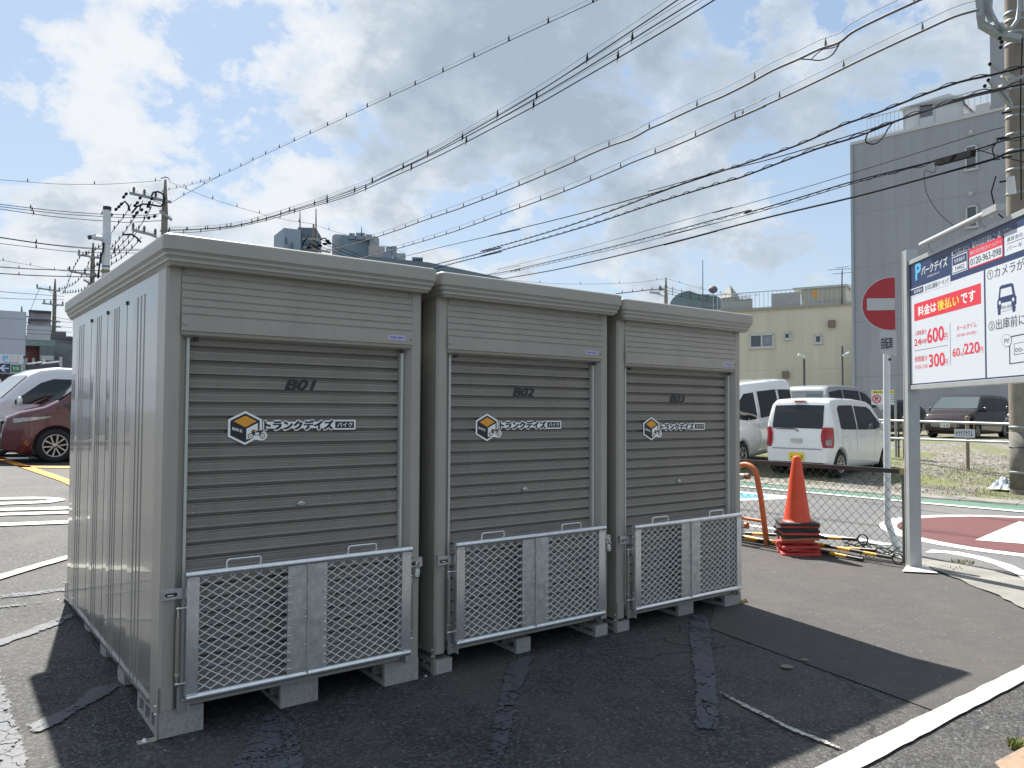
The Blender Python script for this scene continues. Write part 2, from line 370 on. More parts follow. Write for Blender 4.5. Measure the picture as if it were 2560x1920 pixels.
def wear_through(m, scale=11.0):
    t = m.node_tree; k = N(t); bs = t.nodes['Principled BSDF']; v = k.n('ShaderNodeNewGeometry').outputs['Position']
    nz = k.n('ShaderNodeTexNoise', i={'Scale': 9.0, 'Detail': 4.0}); t.links.new(v, nz.inputs['Vector'])
    wv = k.n('ShaderNodeVectorMath', operation='MULTIPLY_ADD', i={0: nz.outputs['Color'], 1: (0.12, 0.12, 0), 2: v}).outputs[0]
    ve = k.n('ShaderNodeTexVoronoi', feature='DISTANCE_TO_EDGE', i={'Scale': scale}); t.links.new(wv, ve.inputs['Vector'])
    a = k.noise(v, 1.3, 4, 0.6); b = k.noise(v, 45.0, 5, 0.7); c = k.noise(v, 6.0, 5, 0.65)
    crack = k.math('MULTIPLY', k.math('LESS_THAN', ve.outputs['Distance'], 0.020), k.math('GREATER_THAN', a, 0.50))
    hole = k.math('GREATER_THAN', k.math('ADD', k.math('MULTIPLY', b, 0.45), k.math('MULTIPLY', c, 0.55)), 0.565)
    at = k.n('ShaderNodeAttribute', attribute_name='rim'); e = k.math('GREATER_THAN', k.math('MULTIPLY_ADD', b, 0.9, k.math('MULTIPLY', c, 0.9)), k.math('ADD', at.outputs['Fac'], 0.62))
    al = k.math('SUBTRACT', 1.0, k.math('MAXIMUM', e, k.math('MAXIMUM', crack, hole))); t.links.new(al, bs.inputs['Alpha'])
wear_through(M['tar'])
M['wline'] = worn_paint('white_line_paint', (0.55, 0.55, 0.48), 0.16)
M['wline2'] = worn_paint('white_line_fresh', (0.80, 0.80, 0.77), 0.0)
M['oline'] = worn_paint('orange_line_paint', (0.85, 0.33, 0.04), 0.0)
M['green'] = worn_paint('green_road_paint', (0.10, 0.20, 0.145), 0.1)
M['redroad'] = worn_paint('red_road_paint', (0.135, 0.045, 0.047), 0.15, (0.09, 0.045, 0.045))
M['blueroad'] = worn_paint('blue_road_paint', (0.10, 0.32, 0.62), 0.1)
M['conc2'] = pmat('apron_concrete', (0.24, 0.235, 0.215), 0.9, var=0.2, vscale=3, bump=0.3, bscale=60, dirt=((0.16, 0.155, 0.14), 1.6, 0.6))
M['gravel'] = gravel('gravel_with_weeds')
# ------------------------------------------------------------------ ground and road surfaces
def axis_vals(a, b, step, far):
    v = []; x = a
    while x <= b+1e-6: v.append(x); x += step
    s = step; x = b
    while x < far: s *= 1.35; x += s; v.append(x)
    s = step; x = a
    while x > -far: s *= 1.35; x -= s; v.insert(0, x)
    return v
def ground():
    xs = axis_vals(-4, 20, 0.25, 420); ys = axis_vals(-4, 16, 0.25, 420); mb = MB()
    mb.grid([[Vector((x, y, hz(x, y))) for x in xs] for y in ys])
    tag(mb.build('ground', M['asph']), kind='structure')
ground()
def drape(name, polys, mat, dz=0.006, step=0.25, kind='structure', rim=None):
    bm = bmesh.new()
    for p in polys:
        vs = [bm.verts.new((q[0], q[1], 0)) for q in p]
        try: bm.faces.new(vs)
        except ValueError: pass
    bmesh.ops.recalc_face_normals(bm, faces=bm.faces)
    for f in bm.faces:
        if f.normal.z < 0: f.normal_flip()
    xs = [v.co.x for v in bm.verts]; ys = [v.co.y for v in bm.verts]
    bmesh.ops.triangulate(bm, faces=bm.faces[:])
    for ax, lo, hi in ((0, min(xs), max(xs)), (1, min(ys), max(ys))):
        t = math.ceil(lo/step)*step
        while t < hi:
            no = (1, 0, 0) if ax == 0 else (0, 1, 0); c = (t, 0, 0) if ax == 0 else (0, t, 0)
            bmesh.ops.bisect_plane(bm, geom=bm.verts[:]+bm.edges[:]+bm.faces[:], plane_co=c, plane_no=no); t += step
    for v in bm.verts: v.co.z = hz(v.co.x, v.co.y)+dz
    rv = None
    if rim:
        def dist(x, y):
            best = 9.0
            for p in polys:
                for (ax, ay), (bx, by) in zip(p, list(p[1:])+[p[0]]):
                    dx, dy = bx-ax, by-ay; q = dx*dx+dy*dy; t = 0 if q < 1e-12 else max(0, min(1, ((x-ax)*dx+(y-ay)*dy)/q)); best = min(best, math.hypot(x-ax-dx*t, y-ay-dy*t))
            return best
        rv = [min(1.0, dist(v.co.x, v.co.y)/rim) for v in bm.verts]
    me = bpy.data.meshes.new(name); bm.to_mesh(me); bm.free(); me.materials.append(mat)
    if rv: me.attributes.new('rim', 'FLOAT', 'POINT').data.foreach_set('value', rv)
    o = bpy.data.objects.new(name, me); COL.objects.link(o); return tag(o, kind=kind)
def wob(pts, n=6, a=0.02):
    """irregular edge: subdivide a polygon and jitter it"""
    out = []
    for i, p in enumerate(pts):
        q = pts[(i+1) % len(pts)]
        for k in range(n):
            t = k/n; out.append((p[0]+(q[0]-p[0])*t+random.uniform(-a, a)*(k > 0), p[1]+(q[1]-p[1])*t+random.uniform(-a, a)*(k > 0)))
    return out
def gp(pts, ox=0, oy=0, s=1): return [tuple(G(ox+x*s, oy+y*s).xy) for x, y in pts]
# far road, running along y beyond the fence
drape('road', [[(7.05, -14), (12.02, -14), (12.02, 6), (11.7, 18), (9.5, 30), (5.5, 30), (7.05, 12)]], M['road'], 0.005, 0.5)
drape('pavement', [[(3.05, -1.93), (3.35, -0.3), (4.2, 0.3), (4.2, 5), (7.05, 5), (7.05, 0.1), (6.75, -0.1), (6.35, -0.5), (6.0, -0.95), (5.6, -1.35), (5.3, -1.82)]], M['asph2'], 0.005)
drape('concrete_apron', [wob([(7.05, 0.6), (6.76, -0.1), (6.38, -0.5), (6.02, -0.95), (5.62, -1.35), (4.7, -2.4), (5.4, -3.2), (6.5, -1.35), (7.05, -0.5)], 5, 0.03)], M['conc2'], 0.012)
drape('gravel_lot', [[(13.35, -14), (13.1, 1.3), (12.85, 2.9), (12.75, 6.3), (12.6, 18), (11, 34), (60, 60), (90, 20), (60, -14)]], M['gravel'], 0.03, 1.0)
def kerb():
    mb = MB(); pts = [(13.35, -14), (13.1, 1.3), (12.85, 2.9), (12.75, 6.3), (12.6, 18), (11, 34)]
    for (a, b), (c, d) in zip(pts[:-1], pts[1:]):
        n = max(1, int(math.hypot(c-a, d-b)/0.6))
        for i in range(n):
            t0, t1 = (i+0.01)/n, (i+0.99)/n
            p, q = Vector((a+(c-a)*t0, b+(d-b)*t0, 0)), Vector((a+(c-a)*t1, b+(d-b)*t1, 0)); z = hz(p.x, p.y)
            mb.add([p+Vector((-.28, 0, z)), q+Vector((-.28, 0, z)), q+Vector((0.02, 0, z)), p+Vector((0.02, 0, z)), p+Vector((-.26, 0, z+.035)), q+Vector((-.26, 0, z+.035)), q+Vector((0.02, 0, z+.06)), p+Vector((0.02, 0, z+.06))],
                   [(0, 1, 5, 4), (4, 5, 6, 7), (3, 7, 6, 2), (0, 4, 7, 3), (1, 2, 6, 5)])
    tag(mb.build('kerb', M['conc2']), kind='structure')
kerb()
drape('green_strip', [[(12.5, -14), (13.07, -14), (12.84, 1.2), (12.6, 2.75), (12.5, 6.3), (12.3, 18), (11.8, 18), (12.0, 6.3), (12.06, 2.4), (12.14, 0.9), (12.3, -14)]], M['green'], 0.011, 1.0)
drape('road_line', [[(12.08, -14), (12.22, -14), (12.07, 0.95), (11.98, 2.35), (11.9, 6.3), (11.6, 18), (11.42, 18), (11.72, 6.2), (11.82, 2.25), (11.90, 0.87)]], M['wline2'], 0.018, 1.0)
def arc(cx, cy, r, a0, a1, n=48): return [(cx+r*math.cos(a0+(a1-a0)*i/n), cy+r*math.sin(a0+(a1-a0)*i/n)) for i in range(n+1)]
CX, CY = 9.78, -0.17
drape('road_marking', [arc(CX, CY, 1.84, 0, 2*math.pi*47/48, 47)], M['wline2'], 0.010, 3.0)
drape('road_marking', [arc(CX, CY, 1.64, 0, 2*math.pi*47/48, 47)], M['redroad'], 0.015, 3.0)
drape('road_marking', [[(8.62, 0.2), (10.75, 0.52), (9.9, -1.7), (8.8, -0.25)]], M['wline2'], 0.020, 3.0)
drape('road_marking', [[(7.41, 0.19), (7.63, 0.22), (7.73, 0.0), (7.62, -0.3), (7.39, -0.62), (7.12, -0.84), (6.6, -1.2), (6.5, -1.12), (7.0, -0.78), (7.3, -0.5), (7.47, -0.25), (7.54, 0.04)]], M['wline2'], 0.010, 3.0)
drape('road_marking', [[(7.52, 6), (7.64, 6), (7.62, 1.9), (7.72, 1.05), (7.64, 0.62), (7.50, 0.66), (7.50, 1.3)]], M['wline2'], 0.010, 3.0)
drape('road_marking', [[(9.8, 4.2), (9.8, 6.4), (11.0, 6.4), (11.05, 4.2), (10.75, 3.9)]], M['wline2'], 0.010, 3.0)
drape('road_marking', [[(10.0, 4.45), (10.0, 6.3), (10.8, 6.3), (10.8, 4.45), (10.62, 4.2)]], M['blueroad'], 0.015, 3.0)
# parking lot lines on the left and in front
_a, _b, _c, _d = [G(*q).xy for q in ((2047, 1920), (2560, 1668), (2560, 1706), (2164, 1920))]
drape('white_line', [wob([tuple(_a+(_a-_b)*0.8), tuple(_b+(_b-_a)*0.9), tuple(_c+(_c-_d)*0.95), tuple(_d+(_d-_c)*0.9)], 60, 0.004)], M['wline'], 0.011)
s_ = 0.1447
def L(pts, mat, a=0.004, n=6): return drape('parking_line', [wob(gp(pts, 0, 1180, s_), n, a)], mat, 0.012, 0.5)
L([(-900, 452), (0, 455), (560, 446), (850, 450), (1060, 466), (1142, 492), (1060, 512), (850, 548), (0, 580), (-900, 600), (-900, 560), (0, 540), (600, 520), (780, 508), (866, 493), (780, 483), (0, 490), (-900, 492)], M['wline2'])
L([(-900, 668), (0, 645), (1230, 612), (1230, 658), (0, 685), (-900, 712)], M['wline2'])
L([(-900, 760), (0, 730), (1230, 688), (1230, 732), (0, 770), (-900, 805)], M['wline2'])
L([(-900, 940), (0, 900), (1230, 850), (1230, 902), (0, 950), (-900, 995)], M['wline2'])
L([(-900, 2030), (0, 1790), (450, 1659), (1230, 1440), (1230, 1508), (700, 1659), (0, 1880), (-900, 2150)], M['wline'])
s_ = 0.2411
def L2(pts, mat, a=0.003): return drape('parking_line', [wob(gp(pts, 0, 900, s_), 5, a)], mat, 0.012, 0.5)
L2([(-300, 930), (0, 1003), (170, 1060), (715, 1243), (900, 1290), (900, 1355), (715, 1305), (150, 1095), (0, 1042), (-300, 970)], M['oline'])
L2([(150, 1096), (300, 1103), (900, 1112), (900, 1130), (715, 1128), (300, 1120), (215, 1118)], M['oline'])
L2([(-300, 1012), (300, 1016), (300, 1036), (0, 1034), (-300, 1030)], M['wline2'])
# sealed cracks and patches
s_ = 0.2893
def T(pts, a=0.02, n=3, ox=0, oy=1440, s=0.2893, mat='tar', dz=0.008): return drape('asphalt_patch', [wob(gp(pts, ox, oy, s), n, a*0.5)], M[mat], dz, 0.04, rim=0.07)
T([(-400, 205), (0, 168), (565, 105), (640, 100), (640, 135), (565, 142), (0, 206), (-400, 250)], 0.01)
T([(-200, 285), (0, 262), (400, 222), (400, 243), (0, 292), (-200, 318)], 0.012)
T([(-150, 590), (60, 530), (180, 490), (560, 340), (700, 300), (640, 370), (560, 420), (250, 530), (0, 628), (-150, 670)], 0.02)
T([(-200, 740), (10, 760), (45, 870), (130, 1100), (205, 1320), (250, 1450), (270, 1800), (-200, 1800)], 0.03)
T([(200, 1290), (420, 1210), (600, 1120), (780, 970), (1080, 915), (1080, 960), (930, 1060), (800, 1120), (640, 1220), (420, 1350), (220, 1400)], 0.02)
T([(1770, 880), (1895, 870), (1930, 1000), (1965, 1300), (1985, 1600), (1800, 1600), (1795, 1300), (1765, 1050)], 0.015, 6, 1000, 1180, 0.4069)
T([(650, 1180), (860, 1105), (800, 1240), (720, 1500), (640, 1900), (480, 1900), (560, 1500), (610, 1330)], 0.02, 6, 1000, 1180, 0.4069)
T([(560, 640), (740, 600), (860, 740), (890, 900), (960, 1100), (300, 1100), (420, 900), (520, 760)], 0.02, 6, 440, 1560, 0.3617)
drape('white_line', [wob(gp([(0, 680), (240, 800), (540, 950), (880, 1085), (860, 1097), (520, 965), (220, 815), (0, 690)], 1800, 1500, 0.3436), 12, 0.006)], worn_paint('ghost_line_paint', (0.55, 0.54, 0.48), 0.62), 0.011)
drape('stain', [arc(G(1967, 1671).x, G(1967, 1671).y, 0.035, 0, 5.9, 13), arc(G(2013, 1654).x, G(2013, 1654).y, 0.022, 0, 5.9, 11)], pmat('stain_tan', (0.20, 0.17, 0.14), 0.8), 0.012, 3.0)
drape('kerbstone', [gp([(2487, 1924), (2565, 1882), (2700, 1930), (2600, 2050)])], pmat('brick_edge', (0.30, 0.215, 0.15), 0.9, var=0.2, vscale=20, bump=0.4), 0.03, 3.0)

# ------------------------------------------------------------------ storage sheds
SW, SD, SH = 1.30, 2.62, 1.95
X, Y, Z = Vector((1, 0, 0)), Vector((0, 1, 0)), Vector((0, 0, 1))
def rrect(x0, x1, y0, y1, r, n=4):
    pts = []
    for cx, cy, a in ((x1-r, y0+r, -90), (x1-r, y1-r, 0), (x0+r, y1-r, 90), (x0+r, y0+r, 180)):
        for i in range(n+1):
            t = R(a+90*i/n); pts.append((cx+r*math.cos(t), cy+r*math.sin(t)))
    return pts
def make_shed():
    root = thing('storage_shed', 'x', 'storage shed')
    # roof
    mb = MB(); rings = []
    for ins, z in ((0.10, 1.950), (0.040, 1.948), (0.038, 1.949), (0.030, 1.9615), (0.0225, 1.9635), (0.0225, 1.9755), (0.0150, 1.9860), (0.0115, 1.9875), (0.0115, 1.9985), (0.0030, 2.0100), (0, 2.0115), (0, 2.066), (0.003, 2.074), (0.012, 2.080), (0.05, 2.086)):
        rings.append([Vector((x, y, z)) for x, y in rrect(-0.042+ins, SW+0.042-ins, -0.10+ins, SD+0.10-ins, max(0.006, 0.030-ins*0.5))])
    n = len(rings[0]); rg = [r+[r[0]] for r in rings]; mb.grid(rg)
    mb.poly(rings[-1]); mb.poly(rings[0][::-1])
    mb.build('roof', M['roofpaint'], root)
    # side and back walls
    def wall(sgn, x0):
        prof = [(0.15, 0)]
        seams = [0.15, 0.81, 1.33, 1.85, 2.57]
        for a, b in zip(seams[:-1], seams[1:]):
            w = b-a
            prof += [(a+0.003, -0.016), (a+0.011, -0.016), (a+0.014, 0.0), (a+0.36*w, 0.0)]
            for c in (0.38, 0.49, 0.60):
                prof += [(a+c*w, 0.0), (a+(c+0.012)*w, -0.0035), (a+(c+0.045)*w, -0.0035), (a+(c+0.057)*w, 0.0)]
            prof += [(a+0.80*w, 0.0015), (b-0.002, 0.0)]
        prof.append((2.60, 0)); prof.append((2.62, -0.02))
        mb = MB()
        mb.grid([[Vector((x0+sgn*o, y, z)) for y, o in prof] for z in (0.018, 1.875)], flip=sgn > 0)
        mb.box(min(x0, x0-sgn*0.02), max(x0+sgn*0.002, x0-sgn*0.02), 0.15, 2.62, 1.875, 1.953)
        mb.box(min(x0-sgn*0.03, x0+sgn*0.010), max(x0-sgn*0.03, x0+sgn*0.010), 0.151, 2.62, 0.0, 0.018)
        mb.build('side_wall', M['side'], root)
        mc = MB()
        for s in seams[1:-1]:
            mc.box(x0-0.008, x0+0.008, s-0.006, s+0.006, 1.862, 1.882)
            mc.box(x0-0.014, x0+0.014, s-0.012, s+0.012, -0.004, 0.014)
        build_each(mc, 'panel_clip', M['groove'], root)
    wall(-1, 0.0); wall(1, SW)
    mb = MB(); mb.box(0.01, SW-0.01, SD-0.02, SD, 0.0, 1.953); mb.build('back_wall', M['shed'], root)
    # corner posts
    for sx in (0, 1):
        f = (lambda x: x) if sx == 0 else (lambda x: SW-x)
        poly = [(-0.003, 0.15), (-0.003, 0.012), (0.009, 0.0), (0.056, 0.0), (0.061, 0.004), (0.079, 0.032), (0.084, 0.040), (0.094, 0.042), (0.094, 0.070), (0.02, 0.070), (0.02, 0.15)]
        poly = [(f(x), y) for x, y in poly]
        if sx: poly = poly[::-1]
        mb = MB(); mb.prism(poly, Vector((0, 0, 0)), X, Y, Z, 0.0, 1.953)
        mb.build('corner_post', M['shed'], root)
        mb = MB(); mb.box(min(f(.0945), f(.1075)), max(f(.0945), f(.1075)), 0.030, 0.070, 0.05, 1.66); mb.build('shutter_rail', M['rail'], root)
    # header above the shutter
    prof = [(1.640, 0.03), (1.649, 0.004), (1.652, -0.001), (1.666, -0.005), (1.669, -0.012), (1.737, -0.012), (1.739, -0.004), (1.744, -0.004), (1.747, -0.0085), (1.773, -0.0085), (1.775, -0.001), (1.780, -0.001), (1.783, -0.006), (1.808, -0.006), (1.810, 0.001), (1.815, 0.001), (1.818, -0.004), (1.844, -0.004), (1.846, 0.004), (1.851, 0.004), (1.854, -0.001), (1.878, -0.001), (1.880, 0.005), (1.884, 0.005), (1.887, 0.0), (1.912, 0.0), (1.914, 0.007), (1.920, 0.007), (1.923, 0.003), (1.953, 0.002)]
    mb = MB(); x0, x1 = 0.0605, SW-0.0605
    mb.grid([[Vector((x, y, z)) for z, y in prof] for x in (x0, x1)], flip=True)
    mb.add([Vector((x, y, z)) for x in (x0,) for z, y in prof]+[Vector((x0, 0.03, 1.953))], [tuple(range(len(prof)+1))])
    mb.add([Vector((x1, y, z)) for z, y in prof]+[Vector((x1, 0.03, 1.953))], [tuple(range(len(prof)+1))[::-1]])
    mb.box(x0, x1, 0.03, 0.06, 1.640, 1.70)
    h = mb.build('shutter_case', M['shed'], root)
    for xs, zs in ((0.072, 1.700), (0.072, 1.938), (SW-0.072, 1.700), (SW-0.072, 1.938)):
        mb = MB(); mb.lathe([(0.0001, -0.0035), (0.005, -0.005), (0.0085, -0.002), (0.0085, 0.003)], (xs, -0.0125 if zs < 1.8 else -0.001, zs), (0, 1, 0), 12); mb.build('screw', M['shed'], h)
    mb = MB(); mb.box(1.088, 1.193, -0.0135, -0.0118, 1.690, 1.715, M['labelbg'])
    mb.text('TAKUBO', Vector((0, -0.0142, 0)), X, Z, 1.097, 1.184, 1.697, 1.708, M['blueprint'], 0.04, 0.2)
    mb.build('maker_label', M['labelbg'], h)
    # roller shutter
    pr = [(0.0, 0.024), (0.0095, 0.024), (0.0115, 0.008), (0.0135, 0.001), (0.0170, -0.0020), (0.0195, 0.0), (0.0215, 0.0015), (0.030, 0.001), (0.031, 0.0), (0.0325, 0.001), (0.037, 0.001), (0.038, 0.0), (0.0395, 0.001), (0.045, 0.001), (0.046, 0.0), (0.0475, 0.001), (0.053, 0.001), (0.0565, -0.001), (0.0595, -0.0025), (0.0612, 0.004), (0.0622, 0.024)]
    P = 0.0636; prof = []; z = 1.6665
    while z > 0.17:
        prof += [(z-a, 0.050+o) for a, o in pr]; z -= P
    prof += [(z, 0.055), (z-0.004, 0.045), (z-0.05, 0.045), (z-0.055, 0.06)]
    mb = MB(); mb.grid([[Vector((x, y, zz)) for zz, y in prof] for x in (0.105, SW-0.105)])
    sh = mb.build('shutter', M['shutter'], root)
    mb = MB(); mb.box(0.10, SW-0.10, 0.02, 0.09, 0.0, 0.075); mb.grid([[Vector((x, 0.03, 0.075)), Vector((x, 0.10, 0.118))] for x in (0.1, SW-0.1)], M['shutter'], flip=True)
    mb.build('threshold', M['shed'], root)
    mb = MB(); zk = 0.860
    mb.prism([(-0.024, 0), (-0.006, 0.0115), (0.006, 0.0115), (0.024, 0), (0.006, -0.0115), (-0.006, -0.0115)], Vector((0.649, 0.045, zk)), X, Z, -Y, 0, 0.006)
    mb.lathe([(0.0075, -0.004), (0.0075, -0.009), (0.0001, -0.009)], (0.649, 0.045, zk), (0, 1, 0), 12, M['bolt']); mb.box(0.6482, 0.6498, 0.0352, 0.036, zk-0.004, zk+0.004, M['groove'])
    mb.build('keyhole', M['galv'], sh)
    mb = MB()
    for xx in (0.14, 0.42, 0.80, 1.14):
        for dz in (-0.013, 0.015): mb.lathe([(0.0001, -0.0025), (0.0022, -0.0018), (0.003, 0)], (xx, 0.0505, zk+dz), (0, 1, 0), 8)
    build_each(mb, 'rivet', M['bolt'], sh)
    mb = MB()
    for xx in (0.12, SW-0.12): mb.tube([(xx, 0.02, 1.633), (xx+0.022, 0.02, 1.633)], 0.008, 8)
    build_each(mb, 'shutter_stop', M['groove'], sh)
    # logo sticker
    mb = MB(); y0 = 0.0458; zc = 1.231; cx = 0.369
    def lay(poly, k, mat): mb.prism(poly, Vector((0, y0-0.0007*k, 0)), X, Z, -Y, 0, 0.0006, mat)
    def hexa(w, h, dx=0, dz=0): return [(cx+dx, zc+dz-h), (cx+dx+w, zc+dz-h*0.5), (cx+dx+w, zc+dz+h*0.5), (cx+dx, zc+dz+h), (cx+dx-w, zc+dz+h*0.5), (cx+dx-w, zc+dz-h*0.5)]
    lay(hexa(0.080, 0.080), 0, M['white'])
    lay(hexa(0.069, 0.069), 1, M['black'])
    lay([(cx, zc+0.058), (cx+0.054, zc+0.031), (cx, zc+0.003), (cx-0.054, zc+0.031)], 2, M['orange'])
    lay([(cx+0.006, zc-0.004), (cx+0.060, zc+0.023), (cx+0.060, zc-0.028), (cx+0.006, zc-0.056)], 2, M['white'])
    lay([(cx+0.015+0.030*math.cos(a*R(30))+0.062, zc-0.038+0.024*math.sin(a*R(30))) for a in range(12)], 0.4, M['white'])
    lay([(cx+0.01, zc-0.052), (cx+0.075, zc-0.060), (cx+0.08, zc-0.01), (cx+0.01, zc-0.012)], 3, M['white'])
    mb.text('BIKE', Vector((cx-0.060, y0-0.0026, zc-0.008)), Vector((1, 0, -0.32)), Z, 0, 0.046, 0, 0.013, M['white'], 0.03)
    O = Vector((0, y0-0.0034, 0))
    for wx in (cx+0.026, cx+0.082):
        for r, mt, kk in ((0.0135, M['black'], 4), (0.0100, M['white'], 5), (0.0055, M['orange'], 6)):
            lay([(wx+r*math.cos(a*R(30)), zc-0.038+r*math.sin(a*R(30))) for a in range(12)], kk, mt)
    lay([(cx+0.028, zc-0.020), (cx+0.036, zc-0.008), (cx+0.052, zc-0.012), (cx+0.080, zc-0.012), (cx+0.092, zc-0.016), (cx+0.078, zc-0.020), (cx+0.070, zc-0.036), (cx+0.042, zc-0.036)], 4, M['black'])
    lay([(cx+0.036, zc-0.018), (cx+0.044, zc-0.013), (cx+0.056, zc-0.014), (cx+0.056, zc-0.019)], 5, M['orange'])
    lay([(cx+0.046, zc-0.023), (cx+0.068, zc-0.023), (cx+0.064, zc-0.033), (cx+0.048, zc-0.033)], 5, M['white'])
    tx = [(0.452, 0.500), (0.496, 0.556), (0.546, 0.604), (0.598, 0.662), (0.652, 0.714), (0.708, 0.768), (0.760, 0.824)]
    for qi, (a, b) in enumerate([]): lay([(a, 1.222), (a+.004, 1.216), (b-.006, 1.216), (b, 1.224), (b, 1.262), (b-.005, 1.269), (a+.006, 1.269), (a, 1.262)], 0.5+0.35*(qi % 2), M['white'])
    lay([(0.816, 1.222), (0.820, 1.218), (0.934, 1.218), (0.938, 1.222), (0.938, 1.264), (0.934, 1.268), (0.820, 1.268), (0.816, 1.264)], 1.2, M['white'])
    lay([(0.825, 1.226), (0.929, 1.226), (0.929, 1.260), (0.825, 1.260)], 2.1, M['black'])
    mb.text('トランクデイズ', Vector((0, y0-0.0004, 0)), X, Z, 0.462, 0.812, 1.222, 1.264, M['white'], 0.27)
    lay([(0.462, 1.227), (0.822, 1.227), (0.822, 1.259), (0.462, 1.259)], 0.2, M['white'])
    mb.text('トランクデイズ', Vector((0, y0-0.0024, 0)), X, Z, 0.462, 0.812, 1.222, 1.264, M['black'], 0.085)
    mb.text('バイク', Vector((0, y0-0.0026, 0)), X, Z, 0.836, 0.919, 1.231, 1.255, M['white'], 0.03)
    mb.build('logo_sticker', M['white'], sh)
    # gas struts, brackets, gate
    for sx in (0, 1):
        f = (lambda x: x) if sx == 0 else (lambda x: SW-x)
        mb = MB()
        a, b = sorted((f(-0.004), f(0.092))); mb.prism([(a, 0.486), (b, 0.486), (b, 0.532), (a, 0.532)], Vector((0, -0.020, 0)), X, Z, -Y, 0, 0.003)
        a, b = sorted((f(0.0), f(0.05))); mb.box(a, b, -0.022, 0.0, 0.532, 0.536)
        a, b = sorted((f(0.012), f(0.062))); mb.prism([(a, 0.502), (a+.004, 0.498), (b-.004, 0.498), (b, 0.502), (b, 0.510), (b-.004, 0.514), (a+.004, 0.514), (a, 0.510)], Vector((0, -0.0235, 0)), X, Z, -Y, 0, 0.0005, M['dark'])
        mb.tube([(f(0.022), -0.022, 0.506), (f(0.022), -0.034, 0.506), (f(0.044), -0.034, 0.506), (f(0.044), -0.022, 0.506)], 0.0032, 6, M['bolt'])
        mb.build('latch_plate', M['galv'], root)
        mb = MB(); xs = f(0.066)
        mb.tube([(xs, -0.030, 0.445), (xs, -0.030, 0.405)], 0.0045, 8, M['bolt']); mb.tube([(xs, -0.030, 0.408), (xs, -0.030, 0.145)], 0.0098, 12)
        mb.tube([(xs, -0.030, 0.165), (xs, -0.030, 0.155)], 0.0105, 12, M['bolt']); mb.tube([(xs, -0.030, 0.145), (xs, -0.030, 0.120)], 0.006, 8)
        for zz in (0.445, 0.118):
            mb.ball((xs, -0.030, zz), 0.0085, M['bolt'], 6); mb.tube([(f(0.056), -0.030, zz), (f(0.100), -0.034, zz)], 0.0050, 8, M['bolt'])
        mb.build('gas_strut', pmat('strut_steel', (0.36, 0.345, 0.30), 0.3, metal=0.7) if sx == 0 else bpy.data.materials['strut_steel'], root)
        mb = MB(); a, b = sorted((f(0.070), f(0.108)))
        mb.box(a, b, -0.018, -0.012, -0.004, 0.105); mb.box(a, a+0.003, -0.034, -0.018, -0.004, 0.105)
        a, b = f(0.108), f(0.112); mb.prism([(-0.05, 0.18), (-0.012, 0.24), (-0.012, 0.0), (-0.060, 0.0)], Vector((min(a, b), 0, 0)), Y, Z, X, 0, 0.003)
        mb.lathe([(0.0001, -0.006), (0.006, -0.006), (0.006, 0)], (f(0.095), -0.020, 0.040), (0, 1, 0), 8, M['bolt'])
        mb.build('hinge_plate', M['galv'], root)
    gy = -0.060; g0, g1, zt, zb = 0.090, 1.208, 0.592, 0.060
    mb = MB()
    mb.tube([(g0-0.006, gy, zt), (g1+0.006, gy, zt)], 0.0175, 14); mb.tube([(g0+0.004, gy, zb), (g1, gy, zb)], 0.0175, 14)
    for a, b in ((g0, g0+0.052), (g1-0.052, g1)):
        mb.box(a, b, gy-0.012, gy+0.020, zb+0.010, zt-0.014)
        mb.tube([(a+0.004, gy-0.012, zt-0.017), (b-0.004, gy-0.012, zt-0.017)], 0.004, 6, M['rail']); mb.tube([(a+0.004, gy-0.012, zb+0.014), (b-0.004, gy-0.012, zb+0.014)], 0.004, 6, M['rail'])
    gate = mb.build('gate', M['galvpipe'], root)
    for p in (gate,): p['label'] = 'low galvanised mesh gate across the foot of the shutter'
    mb = MB()
    mb.box(0.545, 0.640, gy-0.010, gy-0.006, zb+0.012, zt-0.012); mb.box(0.648, 0.742, gy-0.010, gy-0.006, zb+0.012, zt-0.012)
    mb.box(0.640, 0.648, gy-0.019, gy+0.012, zb+0.004, zt-0.010)
    for zz in (0.50, 0.37, 0.33, 0.20): mb.lathe([(0.0001, -0.005), (0.004, -0.004), (0.005, 0)], (0.634, gy-0.010, zz), (0, 1, 0), 8, M['bolt'])
    mb.build('centre_plate', M['galv'], gate)
    def diamonds(xa, xb, hookside):
        mb = MB(); w, h = 0.0600, 0.0385; za, zc_ = zb+0.020, zt-0.022; k = h/w
        for sg in (1, -1):
            lo = int((-(xb-xa)*k)/h)-2; hi = int((zc_-za)/h)+int((xb-xa)*k/h)+3
            for i in range(lo, hi):
                c = za+i*h
                pts = []
                for (x, z) in ((xa, c if sg > 0 else c), (xb, c+sg*k*(xb-xa))): pts.append((x, z))
                (x0_, z0_), (x1_, z1_) = pts; t0, t1 = 0.0, 1.0; dz = z1_-z0_
                ta, tb = (za-z0_)/dz, (zc_-z0_)/dz
                if ta > tb: ta, tb = tb, ta
                t0, t1 = max(t0, ta), min(t1, tb)
                if t1-t0 < 0.03: continue
                n = max(2, int((t1-t0)*(xb-xa)/w*2)+1); P = []
                for j in range(n+1):
                    t = t0+(t1-t0)*j/n; x = x0_+(x1_-x0_)*t; z = z0_+dz*t
                    P.append((x, gy+0.004+sg*0.0022*math.cos(math.pi*2*(x-xa)/w), z))
                mb.tube(P, 0.0027, 4, cap=False)
        zz = za+h*0.5
